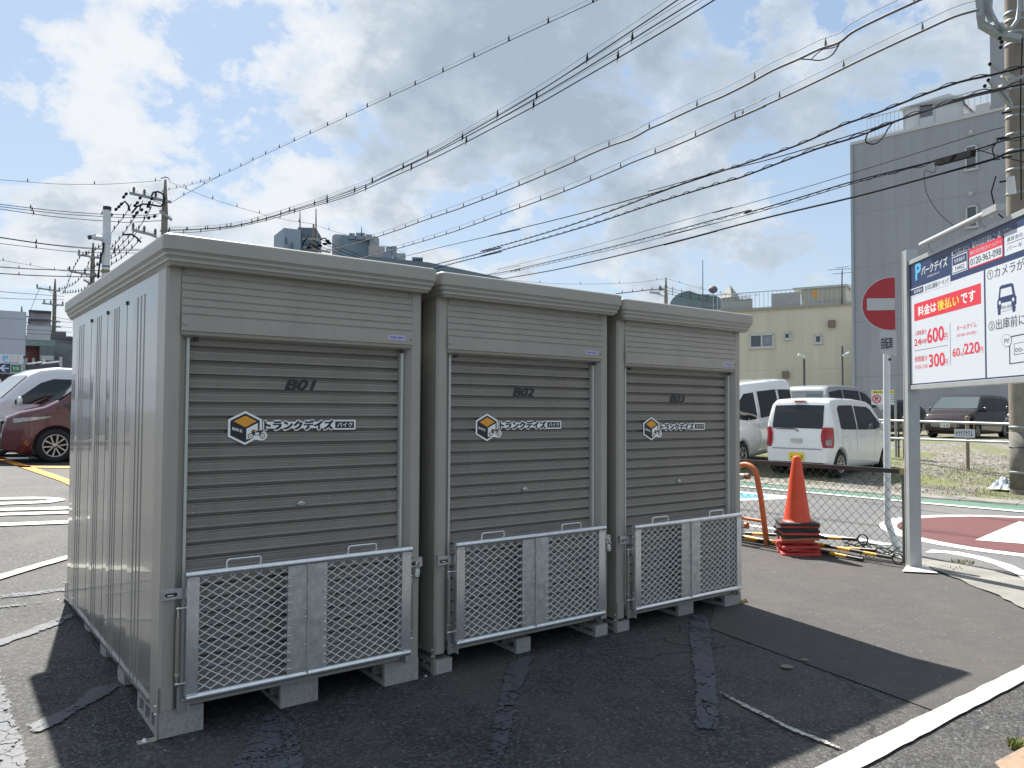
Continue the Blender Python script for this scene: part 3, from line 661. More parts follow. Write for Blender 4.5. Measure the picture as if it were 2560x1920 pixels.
        while zz < zc_-0.01:
            xh = xb if hookside > 0 else xa
            mb.tube([(xh-hookside*0.006, gy+0.004, zz), (xh+hookside*0.002, gy-0.013, zz+0.003), (xh+hookside*0.012, gy-0.013, zz+0.002), (xh+hookside*0.013, gy-0.004, zz-0.004)], 0.0028, 5); zz += h
        mb.build('wire_mesh', M['wiremesh'], gate)
    diamonds(0.142, 0.548, 1); diamonds(0.740, 1.156, -1)
    for a in (0.262, 0.855):
        b = a+0.155; mb = MB(); q = 0.012; zt2 = zt+0.049
        mb.tube([(a, gy, zt+0.012), (a+0.001, gy, zt2-q), (a+0.003, gy, zt2-0.003), (a+q, gy, zt2), (b-q, gy, zt2), (b-0.003, gy, zt2-0.003), (b-0.001, gy, zt2-q), (b, gy, zt+0.012)], 0.0052, 10); mb.build('handle', M['galvpipe'], gate)
    # anchor plates at the feet
    for (ax, ay, yy, sg) in ((-0.004, 0.0, 0.0, -1), (-0.004, SD-0.03, SD-0.03, -1)):
        mb = MB(); hh = 0.117
        mb.box(ax-0.004, ax, yy-0.004, yy+0.032, -hh+0.003 if yy < 1 else -0.015, 0.105)
        zf = -hh+0.001 if yy < 1 else -0.022
        mb.box(ax-0.075, ax-0.002, yy-0.004, yy+0.036, zf, zf+0.004)
        mb.lathe([(0.013, 0.004), (0.013, 0.007), (0.009, 0.007), (0.009, 0.014), (0.0001, 0.015)], (ax-0.045, yy+0.016, zf), (0, 0, 1), 8, M['bolt'])
        for zz in (0.02, 0.055): mb.lathe([(0.0001, 0.007), (0.005, 0.006), (0.006, 0)], (ax-0.004, yy+0.016, zz-0.03), (-1, 0, 0), 8, M['bolt'])
        mb.build('anchor_bracket', M['shed'], root)
    return root
SHEDS = [(0.0, 0.0, 0.117), (1.4062, 0.004, 0.108), (2.7896, -0.004, 0.088)]
LAB = ['grey storage shed numbered B01, nearest the camera with its ribbed side wall in view', 'grey storage shed numbered B02, between the two other sheds', 'grey storage shed numbered B03, farthest of the row beside the orange cones']
shed = make_shed(); allsheds = [shed]
for i in (1, 2): allsheds.append(dup(shed))
for i, o in enumerate(allsheds):
    o.location = SHEDS[i]; tag(o, LAB[i], 'storage shed', 'storage sheds standing in a row')
    st = [c for c in o.children if c.name.startswith('shutter.') or c.name == 'shutter'][0]
    mb = MB(); mb.text('B0%d' % (i+1), Vector((0, 0.0468, 0)), X, Z, 0.562, 0.720, 1.416, 1.466, M['black'], 0.06, 0.28)
    mb.build('unit_number', M['black'], st)

# padlocks hanging from the right-hand latches
def padlock():
    root = thing('padlock', 'x', 'padlock')
    mb = MB(); mb.tube([(0, 0, 0.0)]+[(0.011*math.cos(R(180-a)), 0, 0.026+0.011*math.sin(R(180-a))) for a in range(0, 181, 30)]+[(0.0215, 0, 0.0)], 0.0035, 8)
    mb.v = [(v[0]-0.0, v[1], v[2]) for v in mb.v]; mb.build('shackle', M['bolt'], root)
    mb = MB(); mb.lathe([(0.0001, -0.052), (0.012, -0.050), (0.0165, -0.040), (0.0175, -0.020), (0.0155, -0.004), (0.010, 0.002), (0.0001, 0.003)], (0, 0, 0), (0, 0, 1), 14)
    for z in (-0.012, -0.021, -0.030, -0.039): mb.lathe([(0.0165, z-0.003), (0.0188, z-0.002), (0.0188, z+0.002), (0.0165, z+0.003)], (0, 0, 0), (0, 0, 1), 14, M['bolt'])
    mb.build('lock_body', pmat('lock_zinc', (0.45, 0.45, 0.43), 0.35, metal=0.6, var=0.1), root)
    return root
pl = padlock(); pls = [pl, dup(pl), dup(pl)]
for i, (o, w) in enumerate(zip(pls, ('first', 'middle', 'far'))):
    sx, sy, sz = SHEDS[i]; o.location = (sx+1.262, sy-0.040, sz+0.482); o.rotation_euler = (0, R((8, -5, 4)[i]), R((20, -30, 50)[i]))
    tag(o, 'grey combination padlock hanging from the gate latch of shed B0%d' % (i+1), 'padlock', 'padlocks on the gate latches')

# concrete blocks under the sheds
def block_mesh(w, l, h, holes='x'):
    mb = MB(); t = 0.028
    if holes == 'x':   # openings run along x, faces normal to y are solid
        mb.box(0, w, 0, l, h-t, h); mb.box(0, w, 0, l, 0, t)
        n = 3; web = 0.030; cell = (l-web*(n+1))/n; y = 0
        for i in range(n+1): mb.box(0, w, y, y+web, t, h-t); y += web+cell
        mb.box(w*0.48, w*0.52, 0.001, l-0.001, t, h-t, M['groove']); mb.box(-0.001, w+0.001, -0.002, web-0.002, -0.0005, h+0.0005); mb.box(-0.001, w+0.001, l-web+0.002, l+0.002, -0.0005, h+0.0005)
    else:
        mb.box(0, w, 0, l, 0, h)
        mb.box(-0.004, 0, 0.03, l-0.03, 0.0, 0.022)
    return mb
def block(x, y, w, l, h, label, holes='x', dz=0.0, grp='concrete blocks under the sheds'):
    mb = block_mesh(w, l, h, holes); o = mb.build('concrete_block', M['concrete'], bevel=0.003)
    z = min(hz(x, y), hz(x+w, y+l)); o.location = (x, y, hz(x, y)+0.001+dz)
    tag(o, label, 'concrete block', grp); return o
block(0.0, 0.003, 0.19, 0.39, 0.114, 'grey concrete block under the front left corner of shed B01')
block(0.555, 0.03, 0.19, 0.39, 0.114, 'grey hollow concrete block under the middle of the front of shed B01')
block(1.10, 0.003, 0.20, 0.39, 0.114, 'grey hollow concrete block under the front right corner of shed B01')
block(1.410, 0.004, 0.105, 0.39, 0.075, 'short tan concrete block under the front left corner of shed B02')
block(1.985, 0.03, 0.105, 0.39, 0.085, 'concrete block under the middle of the front of shed B02')
block(2.600, 0.006, 0.105, 0.39, 0.070, 'concrete block under the front right corner of shed B02')
block(2.793, 0.0, 0.105, 0.39, 0.065, 'short pale concrete block under the front left corner of shed B03')
block(3.42, 0.03, 0.16, 0.39, 0.084, 'concrete block under the middle of the front of shed B03')
block(3.90, 0.0, 0.19, 0.39, 0.084, 'concrete block under the front right corner of shed B03')
for y, hh, lb in ((0.72, 0.078, 'nearest the camera'), (1.20, 0.060, 'in the middle'), (1.73, 0.040, 'farthest back')):
    block(0.004, y, 0.39, 0.16, hh, 'pale concrete block along the left side of shed B01, %s' % lb, 'y', 0.002)
# ------------------------------------------------------------------ things beside the sheds on the right
M['cone'] = pmat('cone_orange', (0.72, 0.075, 0.025), 0.42, var=0.10, vscale=9, dirt=((0.45, 0.16, 0.05), 7, 0.25))
M['conered'] = pmat('cone_base_red', (0.56, 0.06, 0.05), 0.6, var=0.2, vscale=9, dirt=((0.20, 0.06, 0.05), 9, 0.5))
M['conebr'] = pmat('cone_base_brown', (0.40, 0.15, 0.07), 0.7, var=0.2, vscale=9)
M['rubber'] = pmat('black_rubber', (0.022, 0.022, 0.024), 0.6, var=0.2, vscale=12)
M['yel'] = pmat('bar_yellow', (0.72, 0.36, 0.03), 0.45, var=0.1)
M['blk'] = pmat('bar_black', (0.025, 0.025, 0.028), 0.4)
M['hoop'] = pmat('hoop_orange', (0.50, 0.14, 0.035), 0.5, var=0.15, vscale=12, dirt=((0.22, 0.09, 0.05), 14, 0.5))
M['darksteel'] = pmat('dark_steel', (0.05, 0.045, 0.042), 0.55, var=0.2, dirt=((0.11, 0.055, 0.03), 10, 0.5))
M['greenwire'] = pmat('green_fence_wire', (0.045, 0.085, 0.075), 0.5)
M['alu'] = pmat('aluminium_post', (0.42, 0.44, 0.44), 0.42, metal=0.35, var=0.06)
M['signwhite'] = pmat('sign_white', (0.60, 0.645, 0.70), 0.35)
M['navy'] = pmat('sign_navy', (0.022, 0.040, 0.115), 0.38)
M['signred'] = pmat('sign_red', (0.66, 0.035, 0.060), 0.38)
M['signyel'] = pmat('sign_yellow', (0.85, 0.72, 0.06), 0.4)
M['cyan'] = pmat('sign_cyan', (0.10, 0.42, 0.70), 0.4)
M['signtext'] = pmat('sign_print', (0.05, 0.055, 0.075), 0.45)
M['polewhite'] = pmat('white_pole_paint', (0.66, 0.70, 0.72), 0.4, var=0.05, dirt=((0.40, 0.40, 0.38), 4, 0.3))
M['polecon'] = pmat('pole_concrete', (0.225, 0.20, 0.165), 0.9, var=0.2, vscale=2.5, streak=0.5, bump=0.3, bscale=30)
M['cable'] = pmat('cable_black', (0.018, 0.019, 0.023), 0.9, spec=0.15)
M['cable2'] = pmat('cable_grey', (0.10, 0.10, 0.115), 0.6)
M['zinc'] = pmat('zinc_fitting', (0.30, 0.33, 0.34), 0.5, metal=0.3, var=0.1)

cdep = ld(6.35, 0.97)[1]
sx0, sy0 = 6.33, 0.96; sz0 = hz(sx0, sy0)+0.008
def cone_base(mb, a, w, h, mat, warp=0.0, z=0.0):
    c, s = math.cos(a), math.sin(a); n = 6; P = rrect(-w/2, w/2, -w/2, w/2, 0.035, 3)
    def ring(k, zz, wv): return [Vector((x*k*c-y*k*s, x*k*s+y*k*c, zz+wv*math.sin(3*math.atan2(y, x)+a*5)+wv*0.6*math.cos(2*math.atan2(y, x)))) for x, y in P]
    rs = [ring(0.35, z, 0), ring(1.0, z, warp), ring(1.0, z+h, warp), ring(0.97, z+h+0.003, warp), ring(0.55, z+h+0.006, warp*0.3)]
    mb.grid([r+[r[0]] for r in rs], mat)
def cone(z, a, w, h, bm_, warp, label, full=False, ox=0, oy=0, rot=0):
    root = thing('traffic_cone', label, 'traffic cone', (sx0+ox, sy0+oy, sz0+z), 0, 'traffic cones nested in one stack')
    mb = MB(); cone_base(mb, a, w, h, None, warp); mb.build('base', bm_, root)
    mb = MB()
    if full:
        mb.lathe([(0.158, 0.010), (0.160, 0.020), (0.146, 0.030), (0.136, 0.038), (0.128, 0.060), (0.085, 0.36), (0.052, 0.60), (0.040, 0.665), (0.034, 0.683), (0.020, 0.690), (0.016, 0.684)], (0, 0, 0), (0, 0, 1), 28)
    else: mb.lathe([(0.145, h), (0.128, h+0.012), (0.118, h+0.06)], (0, 0, 0), (0, 0, 1), 20)
    mb.build('cone_body', M['cone'] if bm_ is not M['conered'] else M['conered'], root)
    return root
zz = 0.0
stack = [('conered', 0.38, .026, .010, 0.62, 'lowest cone, bright red base flat on the asphalt'), ('conered', 0.34, .022, .016, 0.95, 'warped red cone base, second from the bottom of the stack'),
         ('conered', 0.37, .022, .013, 0.70, 'warped red cone base, third from the bottom of the stack'), ('conered', 0.35, .022, .012, 0.40, 'dark red cone base, fourth from the bottom of the stack'),
         ('conebr', 0.36, .020, .012, 0.60, 'faded brown cone base in the middle of the stack'), ('rubber', 0.37, .028, .003, 0.80, 'black rubber cone base just above the brown one'),
         ('conered', 0.36, .020, .003, 0.65, 'flat red cone base between black ones'), ('rubber', 0.375, .026, .002, 0.72, 'black rubber cone base, third from the top of the stack'),
         ('rubber', 0.40, .022, .002, 0.50, 'widest black cone base jutting to the right'), ('conered', 0.375, .018, .002, 0.60, 'red cone base just below the top black one')]
lv = [0.0, 0.040, 0.075, 0.115, 0.150, 0.172, 0.205, 0.226, 0.250, 0.274]
for (mt, w, h, wp, a, lb), z in zip(stack, lv):
    cone(z, a+R(8), w, h, M[mt], wp, lb, ox=random.uniform(-.012, .012), oy=random.uniform(-.02, .02))
cone(0.295, R(42), 0.385, 0.024, M['rubber'], 0.0, 'tall orange traffic cone standing on top of the stack', full=True)

def striped_bar(p, q, label, r=0.017, n=6, ring=True, dup_=None):
    p, q = Vector(p), Vector(q); root = thing('cone_bar', label, 'cone bar', p, 0, 'striped cone bars lying by the fence')
    d = q-p; mb = MB(); k = n*2+1
    for i in range(k):
        a, b = d*(i/k), d*((i+1)/k); mb.tube([a, b], r if i % 2 else r*1.03, 10, M['yel'] if i % 2 else M['blk'])
    mb.build('bar', M['blk'], root)
    if ring:
        for e, s in ((Vector((0, 0, 0)), -1),):
            t = d.normalized(); c = e+t*s*0.062; u = t; w = Vector((0, 0, 1))
            w = (w-u*w.dot(u)).normalized()
            mb = MB(); mb.tube([c+u*0.050*math.cos(R(a))+w*0.050*math.sin(R(a)) for a in range(0, 360, 20)], 0.0075, 8, closed=True); mb.build('ring', M['blk'], root)
    return root
def fpx(px, py, x): v = PX((px, py), x); return v
striped_bar(fpx(2142, 1348, 6.52), fpx(1800, 1330, 6.52), 'topmost striped bar with a black ring, leaning above the others', n=5)
striped_bar(fpx(2228, 1394, 6.44), fpx(2010, 1352, 6.44)+Vector((0, 0.3, 0)), 'striped bar sloping down to the ring by the fence post', n=4)
striped_bar(fpx(2190, 1376, 6.56), fpx(1780, 1345, 6.58), 'striped bar lying along the foot of the fence', n=6, ring=False)
striped_bar(Vector((6.40, 0.30, 0.03)), Vector((6.48, 2.2, 0.07)), 'lowest striped bar, flat on the asphalt in front', n=5, ring=False)
striped_bar(Vector((6.50, 0.45, 0.024)), Vector((6.58, 2.4, 0.06)), 'striped bar on the ground behind the lowest one', n=5, ring=False)

# orange pipe hoop and capped pipe beside shed B03
root = thing('pipe_hoop', 'rusty orange bent pipe hoop standing beside shed B03', 'pipe hoop', (6.45, 1.40, hz(6.45, 1.4)))
mb = MB(); hb_ = 0.86
pts = [(0, 0, 0)]+[(0, 0.075, hb_*0.60)]+[(0, 0.12+0.15*(1-math.cos(R(a))), hb_-0.14+0.14*math.sin(R(a))) for a in range(0, 181, 15)]+[(0, 0.50, hb_*0.60), (0, 0.57, -0.02)]
mb.tube(pts, 0.030, 12); mb.build('hoop_pipe', M['hoop'], root)
mb = MB(); mb.tube([(0, 0.035, 0.26), (0, 0.54, 0.27)], 0.018, 10); mb.build('cross_bar', M['hoop'], root)
for k, (q, lb) in enumerate((((1872, 1191), 'pale pipe with a brown end cap above the orange hoop'), ((1868, 1314), 'low pipe with an orange end cap behind the gate'))):
    e = fpx(q[0], q[1], 6.30+0.0*k); root = thing('capped_pipe', lb, 'pipe', e, 0, 'capped pipes beside shed B03')
    mb = MB(); mb.tube([(0, 0.03, 0), (0.1, 1.4, 0.03)], 0.024, 12); mb.build('pipe', M['rail'], root)
    mb = MB(); mb.tube([(0, -0.005, 0), (0.002, 0.045, 0)], 0.034, 12); mb.build('end_cap', M['hoop'] if k else pmat('cap_brown', (0.22, 0.11, 0.05), 0.6, var=.2), root)
    mb = MB(); mb.tube([(0.08, 1.25, 0), (0.08, 1.25, -(e.z-hz(6.4, 2.6)))], 0.02, 10); mb.build('support', M['darksteel'], root)

# chain-link fence
fx = 6.70; fy0, fy1 = 0.045, 6.0; fz = 0.875
def hzf(y): return hz(fx, y)
root = thing('chain_link_fence', 'low chain-link fence with a dark rail behind the cone stack', 'fence', (fx, fy0, 0))
mb = MB(); mb.box(-0.022, 0.022, 0.0, fy1-fy0, fz-0.022, fz+0.022); mb.build('top_rail', M['darksteel'], root)
y = 0.0
for k in range(4):
    mb = MB(); mb.tube([(0.0, y, hzf(fy0+y)-0.05), (0.0, y, fz-0.024 if k else fz)], 0.024, 10); 
    if k == 0: mb.tube([(0, y-0.018, 0.02), (0.0, y-0.018, fz-0.03)], 0.012, 8, M['greenwire']); mb.box(-0.035, 0.035, -0.035, 0.035, -0.01, 0.010)
    mb.build('post', pmat('post_grey_green', (0.11, 0.13, 0.12), 0.6, var=.2, dirt=((0.13, 0.10, 0.05), 9, 0.5)) if k == 0 else M['greenwire'], root); y += 1.95
mb = MB(); mb.box(-0.03, 0.03, -0.035, 0.03, fz-0.03, fz+0.035); mb.build('post_cap', pmat('cap_yellowed', (0.33, 0.27, 0.13), 0.6, var=.2), root)
mb = MB(); w = 0.095; LL = fy1-fy0; z0 = 0.06; HH = fz-0.03-z0
for sg in (1, -1):
    n0 = int(-HH/w)-1
    for i in range(n0, int(LL/w)+int(HH/w)+2):
        c = i*w*1.0; ya, yb = (c, c+HH) if sg > 0 else (c+HH, c)
        P0, P1 = Vector((sg*0.001, ya, z0)), Vector((sg*0.001, yb, z0+HH))
        t0, t1 = 0.0, 1.0; dy = P1.y-P0.y
        a, b = sorted(((0-P0.y)/dy, (LL-P0.y)/dy)); t0, t1 = max(t0, a), min(t1, b)
        if t1-t0 < 0.02: continue
        mb.tube([P0+(P1-P0)*t0, P0+(P1-P0)*t1], 0.0022, 4, cap=False)
mb.build('chain_mesh', M['greenwire'], root)
mb = MB(); random.seed(3)
for k in range(6):
    P = [Vector((random.uniform(-.06, .0), 0.05+0.55*t+random.uniform(-.02, .02), 0.07+0.05*math.sin(t*5+k)+random.uniform(0, .05))) for t in [i/9 for i in range(10)]]
    mb.tube(P, 0.006, 6)
mb.build('wire_bundle', M['greenwire'], root)

M['roadgrey'] = pmat('lamp_tube_grey', (0.42, 0.43, 0.43), 0.35)
# sign board of the car park
BO = Vector((6.50, -0.15, 0)); BU = Vector((-0.67, -0.742, 0)).normalized(); BN = Vector((-BU.y, BU.x, 0)); BN = -BN if BN.dot(CAM-BO) < 0 else BN
def B(px, py):
    r = ray(px, py); t = (BO-CAM).dot(BN)/r.dot(BN); p = CAM+r*t; return (p-BO).dot(BU), p.z
def Bb(bx, by): return B(2240+bx*0.2893, 480+by*0.2893)
zb0, zt0 = 1.695, 2.815
root = thing('parking_sign', 'large parking price board with navy header on aluminium posts', 'sign board', (BO.x, BO.y, 0))
rb = BO.copy(); 
def Q(u, z, k): return BU*u+Z*z+BN*(0.024+0.0005*k)
mb = MB(); wB = 3.2
mb.box(-0.0, 1, 0, 1, 0, 1) if False else None
F4 = Matrix((( BU.x, BN.x, 0, 0), (BU.y, BN.y, 0, 0), (0, 0, 1, 0), (0, 0, 0, 1)))
mb.box(0.0, wB, -0.02, 0.0235, zb0, zt0, M=F4); mb.build('panel', M['navy'], root)
for k, u in enumerate((-0.055, wB+0.055)):
    mb = MB(); mb.box(u-0.052, u+0.052, -0.055, 0.05, -0.02, 2.965, M=F4); mb.box(u-0.030, u-0.026, 0.05, 0.053, 0.05, 2.95, M['zinc'], F4); mb.build('post', M['alu'], root, bevel=0.004)
for z in (zb0-0.022, zt0+0.022):
    mb = MB(); mb.box(-0.002, wB+0.002, -0.03, 0.034, z-0.021, z+0.021, M=F4); mb.build('frame_rail', M['alu'], root, bevel=0.003)
mb = MB(); a, b = Bb(290, 480), Bb(862, 190); O2 = BN*0.16
mb.tube([BU*a[0]+Z*2.93+BN*0.07, BU*b[0]+Z*2.93+BN*0.07], 0.026, 14, M['roadgrey'])
mb.box(b[0], Bb(990, 200)[0], 0.03, 0.10, 2.905, 2.955, M['alu'], F4)
for u in (a[0]+0.12, b[0]-.1): mb.tube([BU*u+Z*2.85+BN*0.03, BU*u+Z*2.91+BN*0.06], 0.012, 8, M['alu'])
mb.build('lamp_bar', M['alu'], root)
mb = MB()
def quad(a, b, k, mat):     # two opposite corners in board coordinates
    (u0, z0), (u1, z1) = a, b; u0, u1 = sorted((u0, u1)); z0, z1 = sorted((z0, z1))
    mb.add([Q(u0, z0, k), Q(u1, z0, k), Q(u1, z1, k), Q(u0, z1, k)], [(0, 1, 2, 3)], mat)
def tx(s, a, b, k, mat, bold=0.02, shear=0.0):
    (u0, z0), (u1, z1) = a, b; mb.text(s, BN*(0.024+0.0005*k), BU, Z, u0, u1, z0, z1, mat, bold, shear)
def bt(s, x0, y0, x1, y1, k, mat, bold=0.02): tx(s, Bb(x0, y0), Bb(x1, y1), k, mat, bold)
um = Bb(808, 1560)[0]; zh = Bb(600, 735)[1]
wl = Bb(165, 1600)[0]; zhead = Bb(790, 675)[1]
quad((0.012, zb0+0.012), (um-0.012, zhead), 1, M['signwhite'])
quad((um+0.012, zb0+0.012), (wB-0.6, zhead), 1, M['signwhite'])
quad((0.012, zhead-0.02), (Bb(498, 770)[0], zhead+0.035), 1.3, M['navy'])
ul = Bb(497, 770)[0]; zl0, zl1 = Bb(165, 908)[1], Bb(165, 838)[1]
quad((0.006, zl0), (ul, zl1), 2, M['signwhite']); quad((0.010, zl0+0.012), (Bb(262, 850)[0], zl1-0.010), 3, M['navy'])
tx('駐車場名', (Bb(182, 880)[0], zl0+0.022), (Bb(252, 880)[0], zl1-0.020), 4, M['signwhite']); tx('吉川北口駅前パーキング', (Bb(275, 870)[0], zl0+0.015), (Bb(484, 800)[0], zl1-0.012), 3, M['signtext'])
# logo
uP = Bb(192, 700)[0]; zc_ = (Bb(215, 635)[1]+Bb(215, 780)[1])/2
tx('P', (Bb(195, 700)[0], Bb(200, 760)[1]), (Bb(238, 700)[0], Bb(200, 625)[1]), 2, M['cyan'], 0.06)
bt('パークデイズ', 245, 725, 470, 555, 2, M['signwhite'], 0.035)
bt('PARKDAYS', 298, 740, 400, 685, 2, M['signwhite'], 0.01)
zz1 = Bb(775, 455)
tx('●ご利用にあたり、場内の利用手順をご一読ください。', (Bb(508, 560)[0], Bb(508, 563)[1]), (Bb(1042, 345)[0], Bb(508, 563)[1]+0.052), 2, M['signwhite'], 0.01)
a, b = Bb(513, 718), Bb(645, 548); quad((a[0], a[1]), (b[0], a[1]+0.145), 2, M['signwhite']); quad((a[0]+.008, a[1]+.007), (b[0]-.008, a[1]+0.138), 2.6, M['navy']); quad((a[0]+.014, a[1]+.014), (b[0]-.014, a[1]+0.072), 3.2, M['signwhite'])
tx('駐車場番号', (a[0]+.04, a[1]+.088), (b[0]-.04, a[1]+0.122), 3.4, M['signwhite'], 0.0); tx('54402', (a[0]+.05, a[1]+.024), (b[0]-.05, a[1]+0.060), 4, M['signtext'], 0.02)
a, b = Bb(660, 668), Bb(957, 600); quad((a[0], a[1]), (b[0], a[1]+0.155), 2, M['signred']); quad((a[0]+.010, a[1]+.010), (b[0]-.010, a[1]+0.090), 3, M['signwhite'])
tx('故障などお困りの際は以下のコールセンターへ', (a[0]+.02, a[1]+.104), (b[0]-.02, a[1]+0.138), 3.2, M['signwhite'], 0.0); tx('0120-963-098', (a[0]+.025, a[1]+.024), (b[0]-.025, a[1]+0.078), 4, M['signtext'], 0.02)
a = Bb(970, 555); quad((a[0], a[1]), (a[0]+1.0, a[1]+0.165), 2, M['signwhite']); tx('運営会社', (a[0]+.03, a[1]+.095), (a[0]+.24, a[1]+.125), 3, M['signtext'], 0); tx('株式会社', (a[0]+.30, a[1]+.092), (a[0]+.72, a[1]+.145), 3, M['signtext'], 0.02); tx('パーキング用地募集中', (a[0]+.03, a[1]+.025), (a[0]+.72, a[1]+.062), 3, M['signtext'], 0); quad((a[0]+.03, a[1]+.078), (a[0]+.9, a[1]+.082), 3, M['signtext'])
# prices
a, b = Bb(183, 1118), Bb(765, 965); zr1 = Bb(181, 970)[1]; zr0 = a[1]
quad((a[0], zr0), (b[0], zr1), 2, M['signred'])
zt1, zt2 = zr0+0.035, zr1-0.035
tx('料金は', (Bb(216, 1060)[0], zt1), (Bb(374, 1030)[0], zt2), 3, M['white'], 0.03); tx('後払い', (Bb(386, 1000)[0], zt1), (Bb(572, 960)[0], zt2), 3, M['signyel'], 0.03); tx('です', (Bb(590, 950)[0], zt1), (Bb(714, 900)[0], zt2), 3, M['white'], 0.03)
rd = M['signred']; red2 = rd
bt('入庫後最大', 184, 1247, 288, 1180, 2, rd, 0.01); bt('24', 184, 1332, 240, 1262, 2, rd, 0.03); bt('時間', 243, 1315, 289, 1265, 2, rd, 0.02)
bt('600', 297, 1308, 438, 1155, 2, rd, 0.035); bt('円', 442, 1282, 470, 1215, 2, rd, 0.02)
(u0, z0), (u1, z1) = Bb(185, 1372), Bb(474, 1325); quad((u0, (z0+z1)/2-.002), (u1, (z0+z1)/2+.002), 2, M['signtext'])
bt('夜間最大', 186, 1472, 298, 1405, 2, rd, 0.02); bt('19:00-7:00', 190, 1533, 298, 1486, 2, rd, 0.0)
bt('300', 312, 1515, 446, 1385, 2, rd, 0.035); bt('円', 448, 1500, 476, 1445, 2, rd, 0.02)
(u0, z0), (u1, z1) = Bb(492, 1130), Bb(499, 1492); quad((u0, z1), (u0+.006, z0), 2, M['signtext'])
bt('オールタイム', 552, 1200, 724, 1118, 2, rd, 0.01); bt('(0:00-24:00)', 556, 1262, 722, 1195, 2, rd, 0.0)
bt('60', 517, 1425, 578, 1345, 2, rd, 0.03); bt('分', 580, 1415, 600, 1385, 2, rd, 0.0); bt('/', 602, 1418, 614, 1345, 2, rd, 0.03); bt('220', 618, 1405, 748, 1290, 2, rd, 0.035); bt('円', 752, 1392, 782, 1335, 2, rd, 0.02)
for s_t, q_ in (('①カメラが車両ナンバーを', (820, 766)), ('②出庫前にナンバーを', (832, 1206))): u_, z_ = Bb(*q_); tx(s_t, (u_, z_), (u_+0.098*len(s_t), z_+0.080), 2, M['signtext'], 0.012)
# pictogram of a car
def pp(pts, k, mat): mb.poly([Q(*Bb(x, y), k) for x, y in pts], mat)
pp([(905, 1010), (905, 945), (915, 925), (925, 825), (940, 808), (1030, 785), (1045, 795), (1062, 885), (1072, 900), (1072, 965), (1055, 985), (930, 1015)], 2, M['navy'])
pp([(932, 912), (938, 840), (1028, 815), (1040, 882)], 3, M['signwhite'])
for cx_, cy_ in ((928, 958), (1045, 928)): pp([(cx_+10*math.cos(R(t)), cy_+18*math.sin(R(t))) for t in range(0, 360, 40)], 3, M['signwhite'])
pp([(943, 1035), (943, 962), (1030, 942), (1030, 1012)], 4, M['signwhite']); bt('00-00', 948, 1015, 1025, 968, 5, M['signtext'], 0.0)
pp([(912, 1065), (908, 1015), (935, 1012), (935, 1060)], 2, M['navy']); pp([(1040, 1040), (1035, 990), (1068, 982), (1062, 1030)], 2, M['navy'])
pp([(1010, 1490), (1008, 1330), (1025, 1245), (1140, 1222), (1140, 1232), (1032, 1254), (1018, 1335), (1020, 1480), (1140, 1462), (1140, 1472)], 2, M['signtext'])
pp([(988+44*math.cos(R(t)), 1283+56*math.sin(R(t))) for t in range(0, 360, 20)], 3, M['signtext']); pp([(988+41*math.cos(R(t)), 1283+53*math.sin(R(t))) for t in range(0, 360, 20)], 3.6, M['signwhite']); bt('Pi!', 970, 1308, 1010, 1262, 4.4, M['signtext'], 0.02)
pp([(1050, 1310), (1200, 1280), (1200, 1284), (1054, 1313), (1056, 1405), (1200, 1378), (1200, 1382), (1052, 1411)], 2, M['signtext']); bt('00-00', 1062, 1385, 1200, 1330, 2, M['signtext'], 0.0)
mb.build('print', M['signwhite'], root)
drape('sign_footing', [[(6.20, -0.17), (6.62, -0.02), (6.72, -0.12), (6.38, -0.40)]], pmat('pale_mortar', (0.55, 0.54, 0.50), 0.9, var=.1), 0.02, 3)
M4 = None

# no-entry sign on its bent pole
base = G(2246, 1379); nd = ld(base.x, base.y)[1]+0.0
root = thing('no_entry_sign', 'red and white no entry sign on a white pole bent at the foot', 'road sign', base)
dh = (Vector((base.x-CAM.x, base.y-CAM.y, 0))).normalized(); NU = Vector((dh.y, -dh.x, 0)); NN = -dh
def WN(px, py): return W(px, py, nd)-base
kink = WN(2219, 1304); top = WN(2216, 845); 
mb = MB(); mb.tube([Vector((0, 0, -.05)), kink*0.5+Vector((0.01, 0, -0.02)), kink, kink+(top-kink)*0.1, top], 0.034, 16); mb.build('pole', M['polewhite'], root)
sc_ = nd/FPX; cN = WN(2228, 761)+NN*0.06; rN = 67.6*sc_
def disc(r, k, mat, mbb, cut=None, zlo=-9, zhi=9):
    cut = 8.5*sc_ if cut is None else cut; pts = []
    for i in range(73):
        a = math.pi*2*i/72; x, z = r*math.cos(a), r*math.sin(a)
        if x <= cut: pts.append((x, z))
    zc = math.sqrt(max(0, r*r-cut*cut)); pts = [p for p in pts]
    i0 = [i for i, p in enumerate(pts)]
    pts = sorted(pts, key=lambda p: math.atan2(p[1], p[0]) % (2*math.pi)); pts = [(cut, zc)]+pts+[(cut, -zc)]
    mbb.prism(pts, cN, NU, Z, NN, k*0.0015, k*0.0015+0.0012, mat)
M['roadred'] = pmat('road_sign_red', (0.42, 0.022, 0.035), 0.32, var=0.05); M['roadwhite'] = pmat('road_sign_white', (0.50, 0.52, 0.53), 0.35)
mb = MB(); disc(rN, 0, M['roadwhite'], mb); disc(rN*0.965, 1, M['roadred'], mb)
mb.prism([(-rN*0.81, -rN*0.21), (8.4*sc_, -rN*0.24), (8.4*sc_, rN*0.19), (-rN*0.81, rN*0.24)], cN, NU, Z, NN, 0.003, 0.004, M['roadwhite'])
BK = (-NN-NU*0.12).normalized(); cc_ = cN+NU*8.6*sc_
mb.prism([(0, -rN), (0, rN), (rN*0.5, rN*0.85), (rN*0.85, rN*0.5), (rN*0.98, 0), (rN*0.85, -rN*0.5), (rN*0.5, -rN*0.85)], cc_, BK, Z, BK.cross(Z), 0, 0.0015, M['roadred'])
